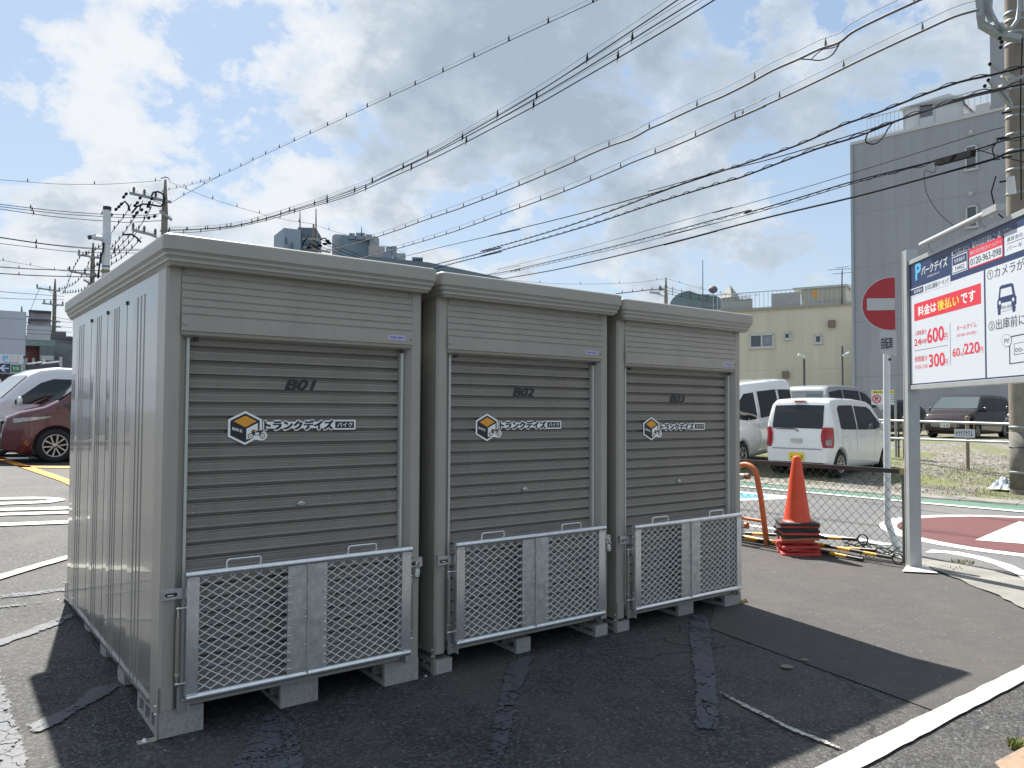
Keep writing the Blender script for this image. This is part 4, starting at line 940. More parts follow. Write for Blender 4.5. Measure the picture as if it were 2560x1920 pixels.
mb.build('sign_disc', M['roadred'], root)
mb = MB(); c2 = WN(2220, 858)+NN*0.06
P = lambda x, y: ((x-2220)*sc_*1.06, -(y-858)*sc_*1.12)
mb.prism([P(2203, 833), P(2206, 830), P(2238, 833), P(2238, 886), P(2206, 882), P(2203, 878)], c2, NU, Z, NN, 0, 0.002, M['roadwhite'])
mb.text('自転車', c2+NN*0.0032, NU, Z, P(2206, 0)[0], P(2230, 0)[0], P(0, 872)[1], P(0, 846)[1], M['signtext'], 0.03)
mb.prism([(0, P(0, 886)[1]), (0.10, P(0, 885)[1]), (0.10, P(0, 835)[1]), (0, P(0, 833)[1])], c2+NU*18.2*sc_, BK, Z, BK.cross(Z), 0, 0.0015, M['roadwhite'])
mb.build('plate', M['roadwhite'], root)
mb = MB(); c3 = WN(2219, 899); mb.tube([c3-Z*3*sc_, c3+Z*3*sc_], 0.0352, 16); mb.build('pole_band', M['black'], root)

# pipe fence of the gravel lot
root = thing('pipe_fence', 'steel pipe fence along the gravel car park', 'fence', (0, 0, 0))
fa, fb = W(2120, 1048, 21.6), W(2720, 1066, 14.6)
def lerp(a, b, t): return a+(b-a)*t
mb = MB(); mb.tube([fa, fb], 0.028, 10); mb.build('rail', M['alu'], root)
la, lb = W(2120, 1092, 21.6), W(2720, 1113, 14.6); mb = MB(); mb.tube([la, lb], 0.026, 10); mb.build('rail', M['zinc'], root)
for px, dd in ((2260, 20.0), (2418, 17.9), (2600, 15.8)):
    p = W(px, 1048, dd); g = hz(p.x, p.y); mb = MB(); mb.tube([(p.x, p.y, g-0.05), (p.x, p.y, p.z+0.02)], 0.040, 12); mb.ball((p.x, p.y, p.z+0.035), 0.045, None, 6)
    mb.build('post', pmat('fence_post_brown', (0.23, 0.19, 0.15), 0.7, var=.2) if px == 2260 else bpy.data.materials['fence_post_brown'], root)
p = W(2246, 1052, 20.3); mb = MB(); mb.tube([(p.x, p.y, hz(p.x, p.y)-.05), (p.x, p.y, p.z+.03)], 0.022, 8)
for z in (0.3, 0.5, 0.75): mb.box(p.x-.04, p.x+.04, p.y-.04, p.y+.04, hz(p.x, p.y)+z-.01, hz(p.x, p.y)+z+.01)
tag(mb.build('rusty_stake', M['darksteel']), 'thin rusty stake beside the left fence post', 'stake')
def face_card(name, px0, py0, px1, py1, d, mat, label, cat, group=None, th=0.01):
    """upright flat sign facing the road at its own distance"""
    o = W((px0+px1)/2, (py0+py1)/2, d); k = d/FPX; hw, hh = (px1-px0)/2*k, (py1-py0)/2*k
    v = Vector((o.x-CAM.x, o.y-CAM.y, 0)).normalized(); U = Vector((v.y, -v.x, 0))
    root = thing(name, label, cat, o, 0, group); mb = MB(); mb.prism([(-hw, -hh), (hw, -hh), (hw, hh), (-hw, hh)], Vector((0, 0, 0)), U, Z, v, 0, th, mat)
    mb.build('board', mat, root); return root, o, U, -v, hw, hh, k
root, o, U, NV, hw, hh, k = face_card('hanging_board', 2389, 1073, 2434, 1094, 17.8, M['signwhite'], 'small white name board hanging on the pipe fence', 'sign')
mb = MB(); random.seed(5)
for i in range(7):
    a = -hw*0.8+i*hw*0.24; mb.prism([(a, -hh*0.6), (a+hw*.05, -hh*0.6), (a+hw*.05, hh*0.6), (a, hh*0.6)], NV*0.001, U, Z, NV, 0, 0.001)
    zq = hh*random.uniform(-.5, .4); mb.prism([(a-hw*.03, zq), (a+hw*.13, zq), (a+hw*.13, zq+hh*.18), (a-hw*.03, zq+hh*.18)], NV*0.001, U, Z, NV, 0, 0.001)
mb.build('strokes', M['signtext'], root)
for s in (-0.9, 0.9): mb = MB(); mb.tube([U*hw*s+Z*hh, U*hw*s+Z*(hh+0.2)], 0.004, 5); mb.build('hanger', M['yel'], root)
root, o, U, NV, hw, hh, k = face_card('no_parking_notice', 2181, 975, 2238, 1012, 20.6, M['signwhite'], 'white no parking notice with a yellow strip and crossed-out P', 'sign')
mb = MB(); 
def cq(x0, x1, z0, z1, kk, mat): mb.prism([(x0*hw, z0*hh), (x1*hw, z0*hh), (x1*hw, z1*hh), (x0*hw, z1*hh)], Vector((0, 0, 0)), U, Z, NV, 0.001*kk, 0.001*kk+0.0008, mat)
cq(-.93, .93, .5, .92, 1, M['signyel']); mb.text('無断駐車はお断り禁止', NV*0.003, U, Z, -.85*hw, .85*hw, .55*hh, .86*hh, M['signtext'], 0.02)
for r_, mt, kk in ((.58, rd, 1), (.42, M['signwhite'], 2)): mb.prism([(-.58*hw+r_*hh*math.cos(R(t)), -.22*hh+r_*hh*math.sin(R(t))) for t in range(0, 360, 20)], Vector((0, 0, 0)), U, Z, NV, 0.001*kk, 0.001*kk+.0008, mt)
mb.text('P', NV*0.004, U, Z, -.70*hw, -.44*hw, -.50*hh, .06*hh, M['signtext'], 0.05)
mb.prism([(-.58*hw-.40*hh, -.22*hh+.32*hh), (-.58*hw-.32*hh, -.22*hh+.42*hh), (-.58*hw+.40*hh, -.22*hh-.32*hh), (-.58*hw+.32*hh, -.22*hh-.42*hh)], Vector((0, 0, 0)), U, Z, NV, 0.005, 0.006, rd)
for i in range(4): cq(-.05, .85, .30-.3*i, .36-.3*i, 1, M['signtext'])
mb.build('print', M['signwhite'], root)
mb = MB(); mb.tube([U*hw*0.92+Z*hh, U*hw*0.92-Z*(o.z-hz(o.x, o.y)+0.05)], 0.03, 8); mb.build('post', M['zinc'], root)

# litter at the foot of the pole and weeds
def crumple(c, r, label):
    mb = MB(); random.seed(11); n = 14; rows = []
    for i in range(n+1):
        rows.append([Vector((c.x+r*1.5*(i/n-0.5)*(1+random.uniform(-.1, .1)), c.y+r*(j/n-0.5)*1.6, c.z+0.02+max(0, 0.17*r/0.25*(1-((i/n-.5)**2+(j/n-.5)**2)*4))*random.uniform(.35, 1.2))) for j in range(n+1)])
    m = bpy.data.materials.new('plastic_bag'); m.use_nodes = True; t = m.node_tree; k = N(t); v = k.n('ShaderNodeNewGeometry').outputs['Position']
    f = k.noise(v, 9, 3, 0.5); t.links.new(k.ramp(f, [(0.5, (0.72, 0.74, 0.76)), (0.56, (0.14, 0.30, 0.52)), (0.62, (0.70, 0.70, 0.72))]), t.nodes['Principled BSDF'].inputs['Base Color']); t.nodes['Principled BSDF'].inputs['Roughness'].default_value = 0.35
    mb.grid(rows, m); tag(mb.build('plastic_bag', m), label, 'litter')
gpt = G(2513, 1232); crumple(Vector((gpt.x, gpt.y, gpt.z+0.06)), 0.30, 'crumpled white and blue plastic bag at the foot of the utility pole')
def tufts(name, spots, hmax, mat, kind='stuff'):
    mb = MB()
    for (x, y, r, n) in spots:
        for i in range(n):
            a, q = random.uniform(0, 6.283), r*math.sqrt(random.random()); bx, by = x+q*math.cos(a), y+q*math.sin(a); h = hmax*random.uniform(.3, 1); t = random.uniform(0, 6.283); w = h*0.09+0.002
            dx, dy = math.cos(t)*h*random.uniform(.1, .7), math.sin(t)*h*random.uniform(.1, .7); g = hz(bx, by)+0.005
            if ld(bx, by)[1] > 12.9: g += 0.03
            mb.add([(bx-w*math.sin(t), by+w*math.cos(t), g), (bx+w*math.sin(t), by-w*math.cos(t), g), (bx+dx*.5+w*.6*math.sin(t), by+dy*.5-w*.6*math.cos(t), g+h*.6), (bx+dx, by+dy, g+h), (bx+dx*.5-w*.6*math.sin(t), by+dy*.5+w*.6*math.cos(t), g+h*.6)], [(0, 1, 2, 4), (4, 2, 3)])
    tag(mb.build(name, mat), kind=kind)
M['grass'] = pmat('weed_green', (0.15, 0.185, 0.05), 0.7, var=0.5, vscale=3); M['dry'] = pmat('weed_yellow', (0.26, 0.22, 0.07), 0.7, var=0.4, vscale=5)
random.seed(21)
g1_ = G(2405, 1408); g2_ = G(2545, 1872); g3_ = G(2560, 1880)
tufts('weeds', [(g1_.x, g1_.y, 0.10, 60), (6.75, -0.35, 0.1, 20), (g2_.x, g2_.y, 0.04, 120), (g3_.x, g3_.y, 0.03, 60), (6.72, 0.6, 0.3, 50)], 0.035, M['grass'])
tufts('dry_weeds', [(g2_.x+.02, g2_.y, 0.05, 110), (g1_.x, g1_.y, 0.12, 30), (4.12, 0.02, 0.05, 60)], 0.035, M['dry'])
sp_ = []
for i in range(420):
    px, py = random.uniform(1860, 2560), random.uniform(1150, 1262)
    g = G(px, py)
    if g.x > 13.15 and math.sin(g.x*0.9+1)*math.cos(g.y*0.7)+random.uniform(-.7, .7) > 0.15: sp_.append((g.x, g.y, 0.45, 40))
tufts('grass', sp_, 0.035, M['grass'])
sp_ = [(G(px, py).x, G(px, py).y, 0.5, 26) for px, py in [(random.uniform(1860, 2560), random.uniform(1140, 1255)) for i in range(130)]]
sp_ = [s for s in sp_ if s[0] > 13.2]; tufts('dry_grass', sp_, 0.06, M['dry'])
# ------------------------------------------------------------------ cars
M['glass'] = pmat('car_glass', (0.010, 0.013, 0.015), 0.05, spec=0.6, coat=0.15)
M['glassclear'] = pmat('windscreen_glass', (0.06, 0.085, 0.09), 0.05, spec=1.0, coat=1.0)
M['tyre'] = pmat('tyre_rubber', (0.018, 0.018, 0.019), 0.8)
M['rim'] = pmat('alloy_rim', (0.50, 0.48, 0.45), 0.3, metal=0.7)
M['chrome'] = pmat('chrome', (0.75, 0.76, 0.78), 0.12, metal=1.0)
M['trim'] = pmat('black_trim', (0.02, 0.02, 0.022), 0.5)
M['lamp'] = pmat('headlamp_glass', (0.30, 0.32, 0.34), 0.10, metal=0.7, coat=1.0, var=0.5, vscale=14)
M['redlamp'] = pmat('tail_lamp_red', (0.36, 0.015, 0.022), 0.15, coat=1.0)
M['plate_y'] = pmat('plate_yellow', (0.82, 0.62, 0.03), 0.5); M['plate_w'] = pmat('plate_white', (0.72, 0.73, 0.70), 0.5)
def interp(pts, x):
    if x <= pts[0][0]: return pts[0][1]
    for (a, b), (c, d) in zip(pts[:-1], pts[1:]):
        if x <= c: return b+(d-b)*(x-a)/(c-a) if c > a else d
    return pts[-1][1]
def paint(name, col, **k): return pmat(name, col, k.get('r', 0.22), k.get('m', 0.0), coat=1.0, var=0.02)
def car(name, label, loc, rz, L, Wd, H, top, belt, tumble, wheels, rw, body_mat, win, screens, cat='car', group=None, nose=0.22, tail=0.12, plate=None, plate_txt='', rear_lamps=None, head=None, pitch=0.0, handles=(), spokes=6, mirror_x=None, gill=None, seams=(), gl=None, roofw=0.10, wiper=False, grille=None):
    """x forward from the tail at -L/2 to the nose at +L/2, y to the left, z up"""
    root = thing(name, label, cat, loc, rz, group); root.rotation_euler = (0, -pitch, rz)
    hw0 = Wd/2; gl = gl or M['glass']
    def hw(x, z):
        a = 1.0
        dn, dt = L/2-x, x+L/2
        if dn < nose*2: a *= 1-0.16*(1-dn/(nose*2))**2
        if dt < tail*2: a *= 1-0.10*(1-dt/(tail*2))**2
        w = hw0*a
        if z > belt: w -= tumble*((z-belt)/(H-belt))**1.15
        elif z < 0.42: w -= 0.05*((0.42-z)/0.25)
        elif z < belt: w -= 0.018*abs((z-0.62)/(belt-0.42))
        return w
    Ra = rw+0.055
    def zb(x):
        z = 0.19
        for xw in wheels:
            dx = abs(x-xw)
            if dx < Ra: z = max(z, rw+math.sqrt(Ra*Ra-dx*dx))
        if L/2-x < 0.3: z = max(z, 0.19+0.10*(1-(L/2-x)/0.3))
        if x+L/2 < 0.3: z = max(z, 0.19+0.12*(1-(x+L/2)/0.3))
        return z
    xs = set([p[0] for p in top]); 
    for i in range(57): xs.add(-L/2+L*i/56)
    for xw in wheels:
        for t in range(-9, 10): xs.add(xw+Ra*math.sin(R(t*10)))
    xs = sorted(x for x in xs if -L/2 <= x <= L/2); rows = []
    for x in xs:
        zt = interp(top, x); b = zb(x); pts = []
        e = min(roofw, max(0.02, (zt-b)*0.3)); zs = [b+(zt-e-b)*q for q in (0, 0.06, 0.16, 0.28, 0.40, 0.52, 0.64, 0.76, 0.88, 1.0)]
        side = [(hw(x, z), z) for z in zs]; w1 = side[-1][0]
        side += [(w1-e*0.10, zt-e*0.62), (w1-e*0.35, zt-e*0.28), (w1-e*0.75, zt-e*0.07), (w1-e*1.3, zt+0.004), (w1*0.55, zt+0.014), (0.0, zt+0.020)]
        pts = [Vector((x, -y, z)) for y, z in side]+[Vector((x, y, z)) for y, z in side[::-1][1:]]
        pts = [Vector((x, -side[0][0]+0.10, b+0.001))]+pts+[Vector((x, side[0][0]-0.10, b+0.001))]
        rows.append(pts)
    mb = MB(); mb.grid(rows, smooth=True)
    mb.poly(rows[0]); mb.poly(rows[-1][::-1]); mb.box(-L/2+0.35, L/2-0.35, -hw0+0.12, hw0-0.12, 0.17, 0.32, M['trim'])
    for xw in wheels: mb.box(xw-Ra, xw+Ra, -hw0+0.10, hw0-0.10, 0.30, rw+Ra+0.02, M['dark'])
    body = mb.build('body', body_mat, root)
    # side windows: list of columns (x, zlow, zhigh)
    for sgn in (-1, 1):
        for cols in win:
            mb = MB(); rr = []; n = 8; fine = []
            for (x0, l0, h0), (x1, l1, h1) in zip(cols[:-1], cols[1:]):
                for q in range(6): t = q/6; fine.append((x0+(x1-x0)*t, l0+(l1-l0)*t, h0+(h1-h0)*t))
            fine.append(cols[-1])
            for x, lo, hi in fine: rr.append([Vector((x, sgn*(hw(x, lo+(hi-lo)*j/n)+0.004), lo+(hi-lo)*j/n)) for j in range(n+1)])
            mb.grid(rr, smooth=True, flip=sgn > 0); mb.build('side_window', gl, root)
        mb = MB()
        for x, z0, z1 in seams: mb.grid([[Vector((x+dx, sgn*(hw(x, z)+0.0015), z)) for z in [z0+(z1-z0)*j/10 for j in range(11)]] for dx in (-0.004, 0.004)])
        if seams: mb.build('door_gap', M['trim'], root)
        for x, z in handles:
            mb = MB(); y = hw(x, z); mb.tube([(x-0.08, sgn*(y+0.002), z), (x-0.06, sgn*(y+0.022), z), (x+0.06, sgn*(y+0.022), z), (x+0.08, sgn*(y+0.002), z)], 0.011, 8); mb.build('door_handle', body_mat, root)
        if mirror_x:
            x, z = mirror_x; y = hw(x, z); mb = MB(); mb.ball((x, sgn*(y+0.12), z+0.03), 0.10, None, 7, (0.55, 0.85, 1.0)); mb.tube([(x, sgn*(y-0.02), z-0.03), (x, sgn*(y+0.10), z-0.02)], 0.025, 8); mb.build('wing_mirror', body_mat, root)
        for xw in wheels:
            wh = thing('wheel', None, None, (xw, sgn*(hw0-0.015), rw)); wh.parent = root
            ax = (0, sgn, 0)
            mb = MB(); mb.lathe([(rw*0.66, 0.0), (rw*0.80, 0.012), (rw*0.95, 0.006), (rw, -0.025), (rw, -0.16), (rw*0.93, -0.185), (rw*0.6, -0.19)], (0, 0, 0), ax, 32); mb.build('tyre', M['tyre'], wh)
            mb = MB(); mb.lathe([(rw*0.67, 0.0), (rw*0.63, 0.004), (rw*0.60, -0.02), (rw*0.58, -0.10), (0.001, -0.11)], (0, 0, 0), ax, 32, M['dark']); mb.lathe([(rw*0.68, -0.002), (rw*0.66, 0.006), (rw*0.62, 0.004), (rw*0.60, -0.02)], (0, 0, 0), ax, 32)
            for i in range(spokes):
                a = 2*math.pi*i/spokes+0.2; c, s = math.cos(a), math.sin(a)
                for off in (-0.055, 0.055) if spokes <= 6 else (0,):
                    q = [(rw*0.10, off*0.4-0.010), (rw*0.64, off*1.2-0.016), (rw*0.64, off*1.2+0.016), (rw*0.10, off*0.4+0.010)]
                    mb.add([Vector((u*c-v*s, sgn*(0.0 if u < rw*0.3 else 0.002), u*s+v*c)) for u, v in q]+[Vector((u*c-v*s, -sgn*0.03, u*s+v*c)) for u, v in q], [(0, 1, 2, 3), (0, 4, 5, 1), (2, 6, 7, 3), (1, 5, 6, 2), (3, 7, 4, 0)])
            mb.lathe([(0.001, 0.006), (rw*0.15, 0.004), (rw*0.17, -0.03)], (0, 0, 0), ax, 16); mb.build('rim', M['rim'], wh)
    # screens along the outline: (x0, x1, inset low, inset high, name)
    for x0, x1, i0, i1, nm, mt in screens:
        mb = MB(); rr = []; n = 8
        for j in range(n+1):
            t = j/n; x = x0+(x1-x0)*t; z = interp(top, x); w = hw(x, z-0.05)-(i0+(i1-i0)*t); dx = interp(top, x+0.01)-interp(top, x-0.01); nx = Vector((-dx, 0, 0.02)).normalized()
            rr.append([Vector((x, w*q/4, z+0.016*(1-abs(q/4)*0.6)))+nx*0.008 for q in range(-4, 5)])
        mb.grid(rr, smooth=True, flip=True); mb.build(nm, mt or M['glassclear'], root)
    if wiper:
        mb = MB(); mb.tube([(-L/2-0.02, -0.05, belt-0.03), (-L/2-0.03, 0.02, belt+0.02), (-L/2-0.015, 0.46, belt+0.03)], 0.012, 6); mb.build('wiper', M['trim'], root)
    if plate:
        side, z, mt = plate; x = (-L/2-0.012) if side < 0 else (L/2+0.012); mb = MB(); mb.box(min(x, x+side*0.006), max(x, x+side*0.006), -0.165, 0.165, z-0.0825, z+0.0825)
        if plate_txt: mb.text(plate_txt, Vector((x+side*0.007, 0, z)), Vector((0, side, 0)), Z, -0.12, 0.13, -0.06, 0.03, M['signtext'], 0.03)
        mb.build('number_plate', mt, root)
    for sgn in (-1, 1):
        if rear_lamps:
            z0, z1, w = rear_lamps; mb = MB(); rr = []
            for j in range(9):
                z = z0+(z1-z0)*j/8; bul = w*(0.75+0.25*math.sin(math.pi*j/8)); pts = []
                for x, yy in ((-L/2+bul, None), (-L/2+bul*0.5, None), (-L/2+0.02, None), (-L/2-0.012, -0.03), (-L/2-0.014, -bul*0.75)):
                    y = hw(max(x, -L/2), z)+0.008 if yy is None else hw(-L/2, z)+yy
                    pts.append(Vector((x, sgn*y, z)))
                rr.append(pts)
            mb.grid(rr, smooth=True, flip=sgn < 0); mb.grid([[p+Vector((-0.004, sgn*0.002, 0)) for p in r[1:4]] for r in rr[1:4]], M['lamp'], True, flip=sgn < 0); mb.build('tail_lamp', M['redlamp'], root)
        if head:
            z0, z1, w, sw = head; mb = MB(); rr = []
            for i in range(9):
                t = i/8; pts = []
                for j in range(5):
                    q = j/4; z = z0+(z1-z0)*q*(1-0.72*t)+(sw+(z1-z0)*0.55)*t; x = L/2-0.02-w*t; y = hw(x, z)
                    zz_ = min(z, interp(top, x)-0.02)
                    pts.append(Vector((x+(0.022 if t < 0.5 else 0.012), sgn*(y*(1-0.0*q)+0.008-(0.34-0.34*min(1, t*5))*0.9), zz_)))
                rr.append(pts)
            mb.grid(rr, smooth=True, flip=sgn > 0); mb.build('headlight', M['lamp'], root)
    if grille:
        z0, z1, w, mt = grille; mb = MB(); n = 5
        for i in range(n): z = z0+(z1-z0)*i/(n-1); mb.box(L/2-0.02, L/2+0.016, -w, w, z-0.012, z+0.012, mt)
        mb.box(L/2-0.05, L/2+0.006, -w-0.02, w+0.02, z0-0.03, z1+0.03, M['trim']); mb.build('grille', M['trim'], root)
    return root, body
LT = 'cars parked on the gravel lot'; LL_ = 'vehicles parked beyond the left end of the sheds'
white = paint('car_white', (0.82, 0.83, 0.83)); white2 = paint('van_white', (0.78, 0.80, 0.82)); silver = paint('car_silver', (0.42, 0.44, 0.45), m=0.4); wine = paint('car_wine_red', (0.088, 0.012, 0.020), m=0.1)
brown = paint('car_dark_brown', (0.030, 0.018, 0.018)); black = paint('car_black', (0.014, 0.014, 0.016)); blue = paint('car_pale_blue', (0.40, 0.48, 0.58), m=0.3)
def gz(x, y): return hz(x, y)+0.035
# white kei wagon seen from behind
ax_, ay_ = 15.62, 6.03
r_, b_ = car('kei_wagon', 'small white wagon with a yellow number plate, seen from behind', (ax_, ay_, gz(ax_-1.2, ay_)-.02), R(6.7), 3.40, 1.475, 1.66,
    [(-1.70, 0.50), (-1.695, 0.66), (-1.68, 0.98), (-1.60, 1.34), (-1.52, 1.56), (-1.42, 1.625), (-1.1, 1.655), (-0.2, 1.65), (0.45, 1.60), (0.62, 1.55), (1.10, 1.08), (1.20, 1.02), (1.55, 0.93), (1.68, 0.72), (1.70, 0.5)],
    0.98, 0.14, (-1.20, 1.20), 0.275, white,
    [[(-1.22, 1.02, 1.44), (-1.12, 1.00, 1.50), (-0.48, 0.99, 1.51), (-0.42, 0.99, 1.50)], [(-0.36, 0.99, 1.50), (0.30, 0.98, 1.48), (0.48, 0.98, 1.43), (0.92, 1.0, 1.08)]],
    [(-1.675, -1.545, 0.13, 0.10, 'rear_window', M['glass']), (0.66, 1.08, 0.06, 0.06, 'windshield', None)], group=LT, plate=(-1, 0.42, M['plate_y']), plate_txt='・・ 3', rear_lamps=(0.62, 1.04, 0.17), handles=((-0.95, 0.86), (-0.10, 0.86)), mirror_x=(0.72, 1.02), seams=((-0.40, 0.36, 0.98), (0.55, 0.36, 0.95), (-1.12, 0.62, 0.98)), spokes=9, wiper=True, roofw=0.09)
mb = MB(); mb.box(-1.60, -1.50, -0.13, 0.13, 1.585, 1.605); mb.build('brake_lamp', M['redlamp'], r_)
mb = MB(); mb.box(-1.72, -1.67, -0.55, 0.55, 0.585, 0.592); mb.box(-1.735, -1.69, -0.12, 0.12, 0.72, 0.80, M['rail']); mb.build('tailgate_line', M['trim'], r_)
# white microvan, tilted on the slope
vx, vy = 15.15, 8.15
car('microvan', 'white van partly hidden behind shed B03, with three dark side windows', (vx, vy, gz(vx, vy)+0.06), R(189), 3.40, 1.48, 1.90,
    [(-1.70, 0.5), (-1.69, 1.0), (-1.63, 1.6), (-1.56, 1.80), (-1.45, 1.87), (-1.0, 1.90), (0.9, 1.89), (1.30, 1.86), (1.45, 1.80), (1.55, 1.62), (1.66, 1.12), (1.70, 0.80), (1.70, 0.5)],
    1.05, 0.13, (-1.15, 1.25), 0.28, white2,
    [[(-1.45, 1.10, 1.62), (-0.78, 1.08, 1.66)], [(-0.66, 1.07, 1.67), (0.32, 1.05, 1.67)], [(0.50, 1.04, 1.66), (0.98, 1.04, 1.65), (1.40, 1.10, 1.40)]],
    [(-1.675, -1.60, 0.12, 0.1, 'rear_window', M['glass']), (1.50, 1.655, 0.08, 0.06, 'windshield', None)], group=LT, rear_lamps=(0.7, 1.0, 0.12), handles=((0.20, 0.92), (0.55, 0.92)), seams=((0.40, 0.35, 1.7), (-0.72, 0.35, 1.7)), pitch=R(-4.5), roofw=0.10)
# silver minivan
car('minivan', 'silver minivan parked behind the small white wagon', (24.5, 11.1, gz(24.5, 11.1)-.02), R(4), 4.7, 1.75, 1.85,
    [(-2.35, 0.5), (-2.33, 1.0), (-2.2, 1.5), (-2.05, 1.74), (-1.85, 1.81), (-1.0, 1.85), (0.2, 1.83), (0.7, 1.74), (1.55, 1.12), (1.75, 1.02), (2.2, 0.88), (2.34, 0.65), (2.35, 0.5)],
    1.08, 0.17, (-1.35, 1.45), 0.31, silver, [[(-2.0, 1.15, 1.60), (-1.1, 1.12, 1.70)], [(-1.02, 1.12, 1.70), (0.1, 1.08, 1.68)], [(0.2, 1.08, 1.67), (0.62, 1.08, 1.58), (1.25, 1.12, 1.16)]],
    [(-2.31, -2.12, 0.14, 0.12, 'rear_window', M['glassclear']), (0.78, 1.50, 0.08, 0.06, 'windshield', None)], group=LT, rear_lamps=(0.9, 1.3, 0.15), seams=((-1.06, 0.4, 1.1), (0.15, 0.4, 1.1)))
sed_top = [(-2.2, 0.5), (-2.15, 0.95), (-1.9, 1.18), (-1.3, 1.42), (-0.6, 1.50), (0.2, 1.48), (0.5, 1.42), (1.2, 1.02), (1.9, 0.88), (2.15, 0.70), (2.2, 0.5)]
sed_win = [[(-1.5, 0.98, 1.24), (-0.9, 0.96, 1.36), (-0.45, 0.95, 1.38)], [(-0.38, 0.95, 1.38), (0.30, 0.93, 1.36), (0.86, 0.95, 1.05)]]
sed_scr = [(-1.95, -1.35, 0.1, 0.08, 'rear_window', None), (0.55, 1.15, 0.08, 0.06, 'windshield', None)]
car('sedan', 'black car with bright headlights beside the white sign pole', (31.2, 12.9, gz(31.2, 12.9)-.02), R(180), 4.4, 1.72, 1.50, sed_top, 0.93, 0.20, (-1.3, 1.35), 0.31, black, sed_win, sed_scr, group=LT, plate=(1, 0.45, M['plate_w']), head=(0.62, 0.76, 0.35, 0.05), grille=(0.50, 0.66, 0.35, M['trim']))
mv_top = [(-2.12, 0.5), (-2.10, 1.0), (-2.02, 1.45), (-1.9, 1.60), (-1.6, 1.65), (-0.6, 1.675), (0.3, 1.66), (0.62, 1.60), (1.35, 1.10), (1.50, 1.02), (1.95, 0.90), (2.10, 0.70), (2.12, 0.5)]
car('compact_van', 'dark brown minivan facing the camera, parked right of the sign post', (31.66, 9.75, gz(31.66, 9.75)-.03), R(182), 4.24, 1.70, 1.675, mv_top, 1.02, 0.16, (-1.35, 1.38), 0.30, brown,
    [[(-1.85, 1.08, 1.45), (-1.1, 1.05, 1.52)], [(-1.0, 1.04, 1.53), (-0.05, 1.02, 1.53)], [(0.05, 1.02, 1.53), (0.50, 1.0, 1.50), (1.08, 1.04, 1.16)]],
    [(-2.08, -1.94, 0.14, 0.12, 'rear_window', None), (0.68, 1.32, 0.06, 0.05, 'windshield', M['glassclear'])], group=LT, plate=(1, 0.50, M['plate_w']), plate_txt='・5 25', head=(0.70, 0.88, 0.42, 0.06), grille=(0.46, 0.62, 0.50, M['chrome']), mirror_x=(0.98, 1.06))
car('kei_car', 'black small car half hidden by the utility pole', (31.0, 6.95, gz(31.0, 6.95)-.02), R(181), 3.4, 1.475, 1.70, [(-1.70, 0.5), (-1.68, 1.2), (-1.55, 1.60), (-1.2, 1.70), (0.5, 1.68), (0.8, 1.60), (1.15, 1.05), (1.60, 0.92), (1.70, 0.6)], 1.0, 0.14, (-1.2, 1.2), 0.28, black,
    [[(-1.4, 1.05, 1.5), (-0.5, 1.03, 1.52)], [(-0.42, 1.03, 1.52), (0.5, 1.02, 1.50), (0.95, 1.05, 1.12)]], [(0.84, 1.12, 0.06, 0.06, 'windshield', None)], group=LT, head=(0.66, 0.90, 0.25, 0.02), plate=(1, 0.45, M['plate_y']), mirror_x=(0.9, 1.08), grille=(0.5, 0.62, 0.4, M['chrome']))
# left group
wx, wy = 2.80, 15.02
car('minivan', 'dark wine-red minivan at the left edge of the picture', (wx, wy, hz(wx, wy)), R(180.5), 4.70, 1.70, 1.84,
    [(-2.35, 0.5), (-2.33, 1.2), (-2.2, 1.7), (-1.9, 1.82), (0.4, 1.84), (0.75, 1.76), (1.42, 1.22), (1.62, 1.11), (2.05, 1.00), (2.26, 0.90), (2.33, 0.75), (2.35, 0.5)],
    1.10, 0.15, (-1.42, 1.45), 0.335, wine, [[(-2.1, 1.15, 1.6), (-1.2, 1.12, 1.66)], [(-1.1, 1.12, 1.66), (0.1, 1.10, 1.66)], [(0.2, 1.10, 1.66), (0.62, 1.10, 1.60), (0.98, 1.10, 1.36)], [(1.06, 1.10, 1.28), (1.34, 1.10, 1.14)]],
    [(0.80, 1.40, 0.07, 0.05, 'windshield', M['glassclear'])], group=LL_, head=(0.76, 0.87, 0.80, 0.07), grille=(0.62, 0.80, 0.55, M['chrome']), mirror_x=(0.95, 1.15), handles=((0.1, 0.98),), seams=((0.95, 0.45, 1.08), (0.0, 0.4, 1.08)), spokes=5)
car('delivery_van', 'white high-roof van behind the wine-red minivan', (1.85, 17.75, hz(1.85, 17.75)+0.03), R(190), 4.70, 1.70, 1.99,
    [(-2.35, 0.5), (-2.34, 1.5), (-2.25, 1.92), (-2.0, 1.98), (0.25, 1.99), (0.60, 1.93), (0.82, 1.82), (1.42, 1.24), (1.72, 1.14), (2.1, 1.02), (2.3, 0.85), (2.35, 0.5)],
    1.14, 0.14, (-1.4, 1.45), 0.32, white2, [[(-2.1, 1.2, 1.7), (-0.9, 1.2, 1.72)], [(-0.75, 1.18, 1.72), (0.35, 1.16, 1.72), (0.62, 1.14, 1.62), (1.14, 1.14, 1.22)]],
    [(0.86, 1.40, 0.07, 0.05, 'windshield', M['glassclear'])], group=LL_, mirror_x=(1.08, 1.18), head=(0.75, 0.98, 0.3, 0.02))
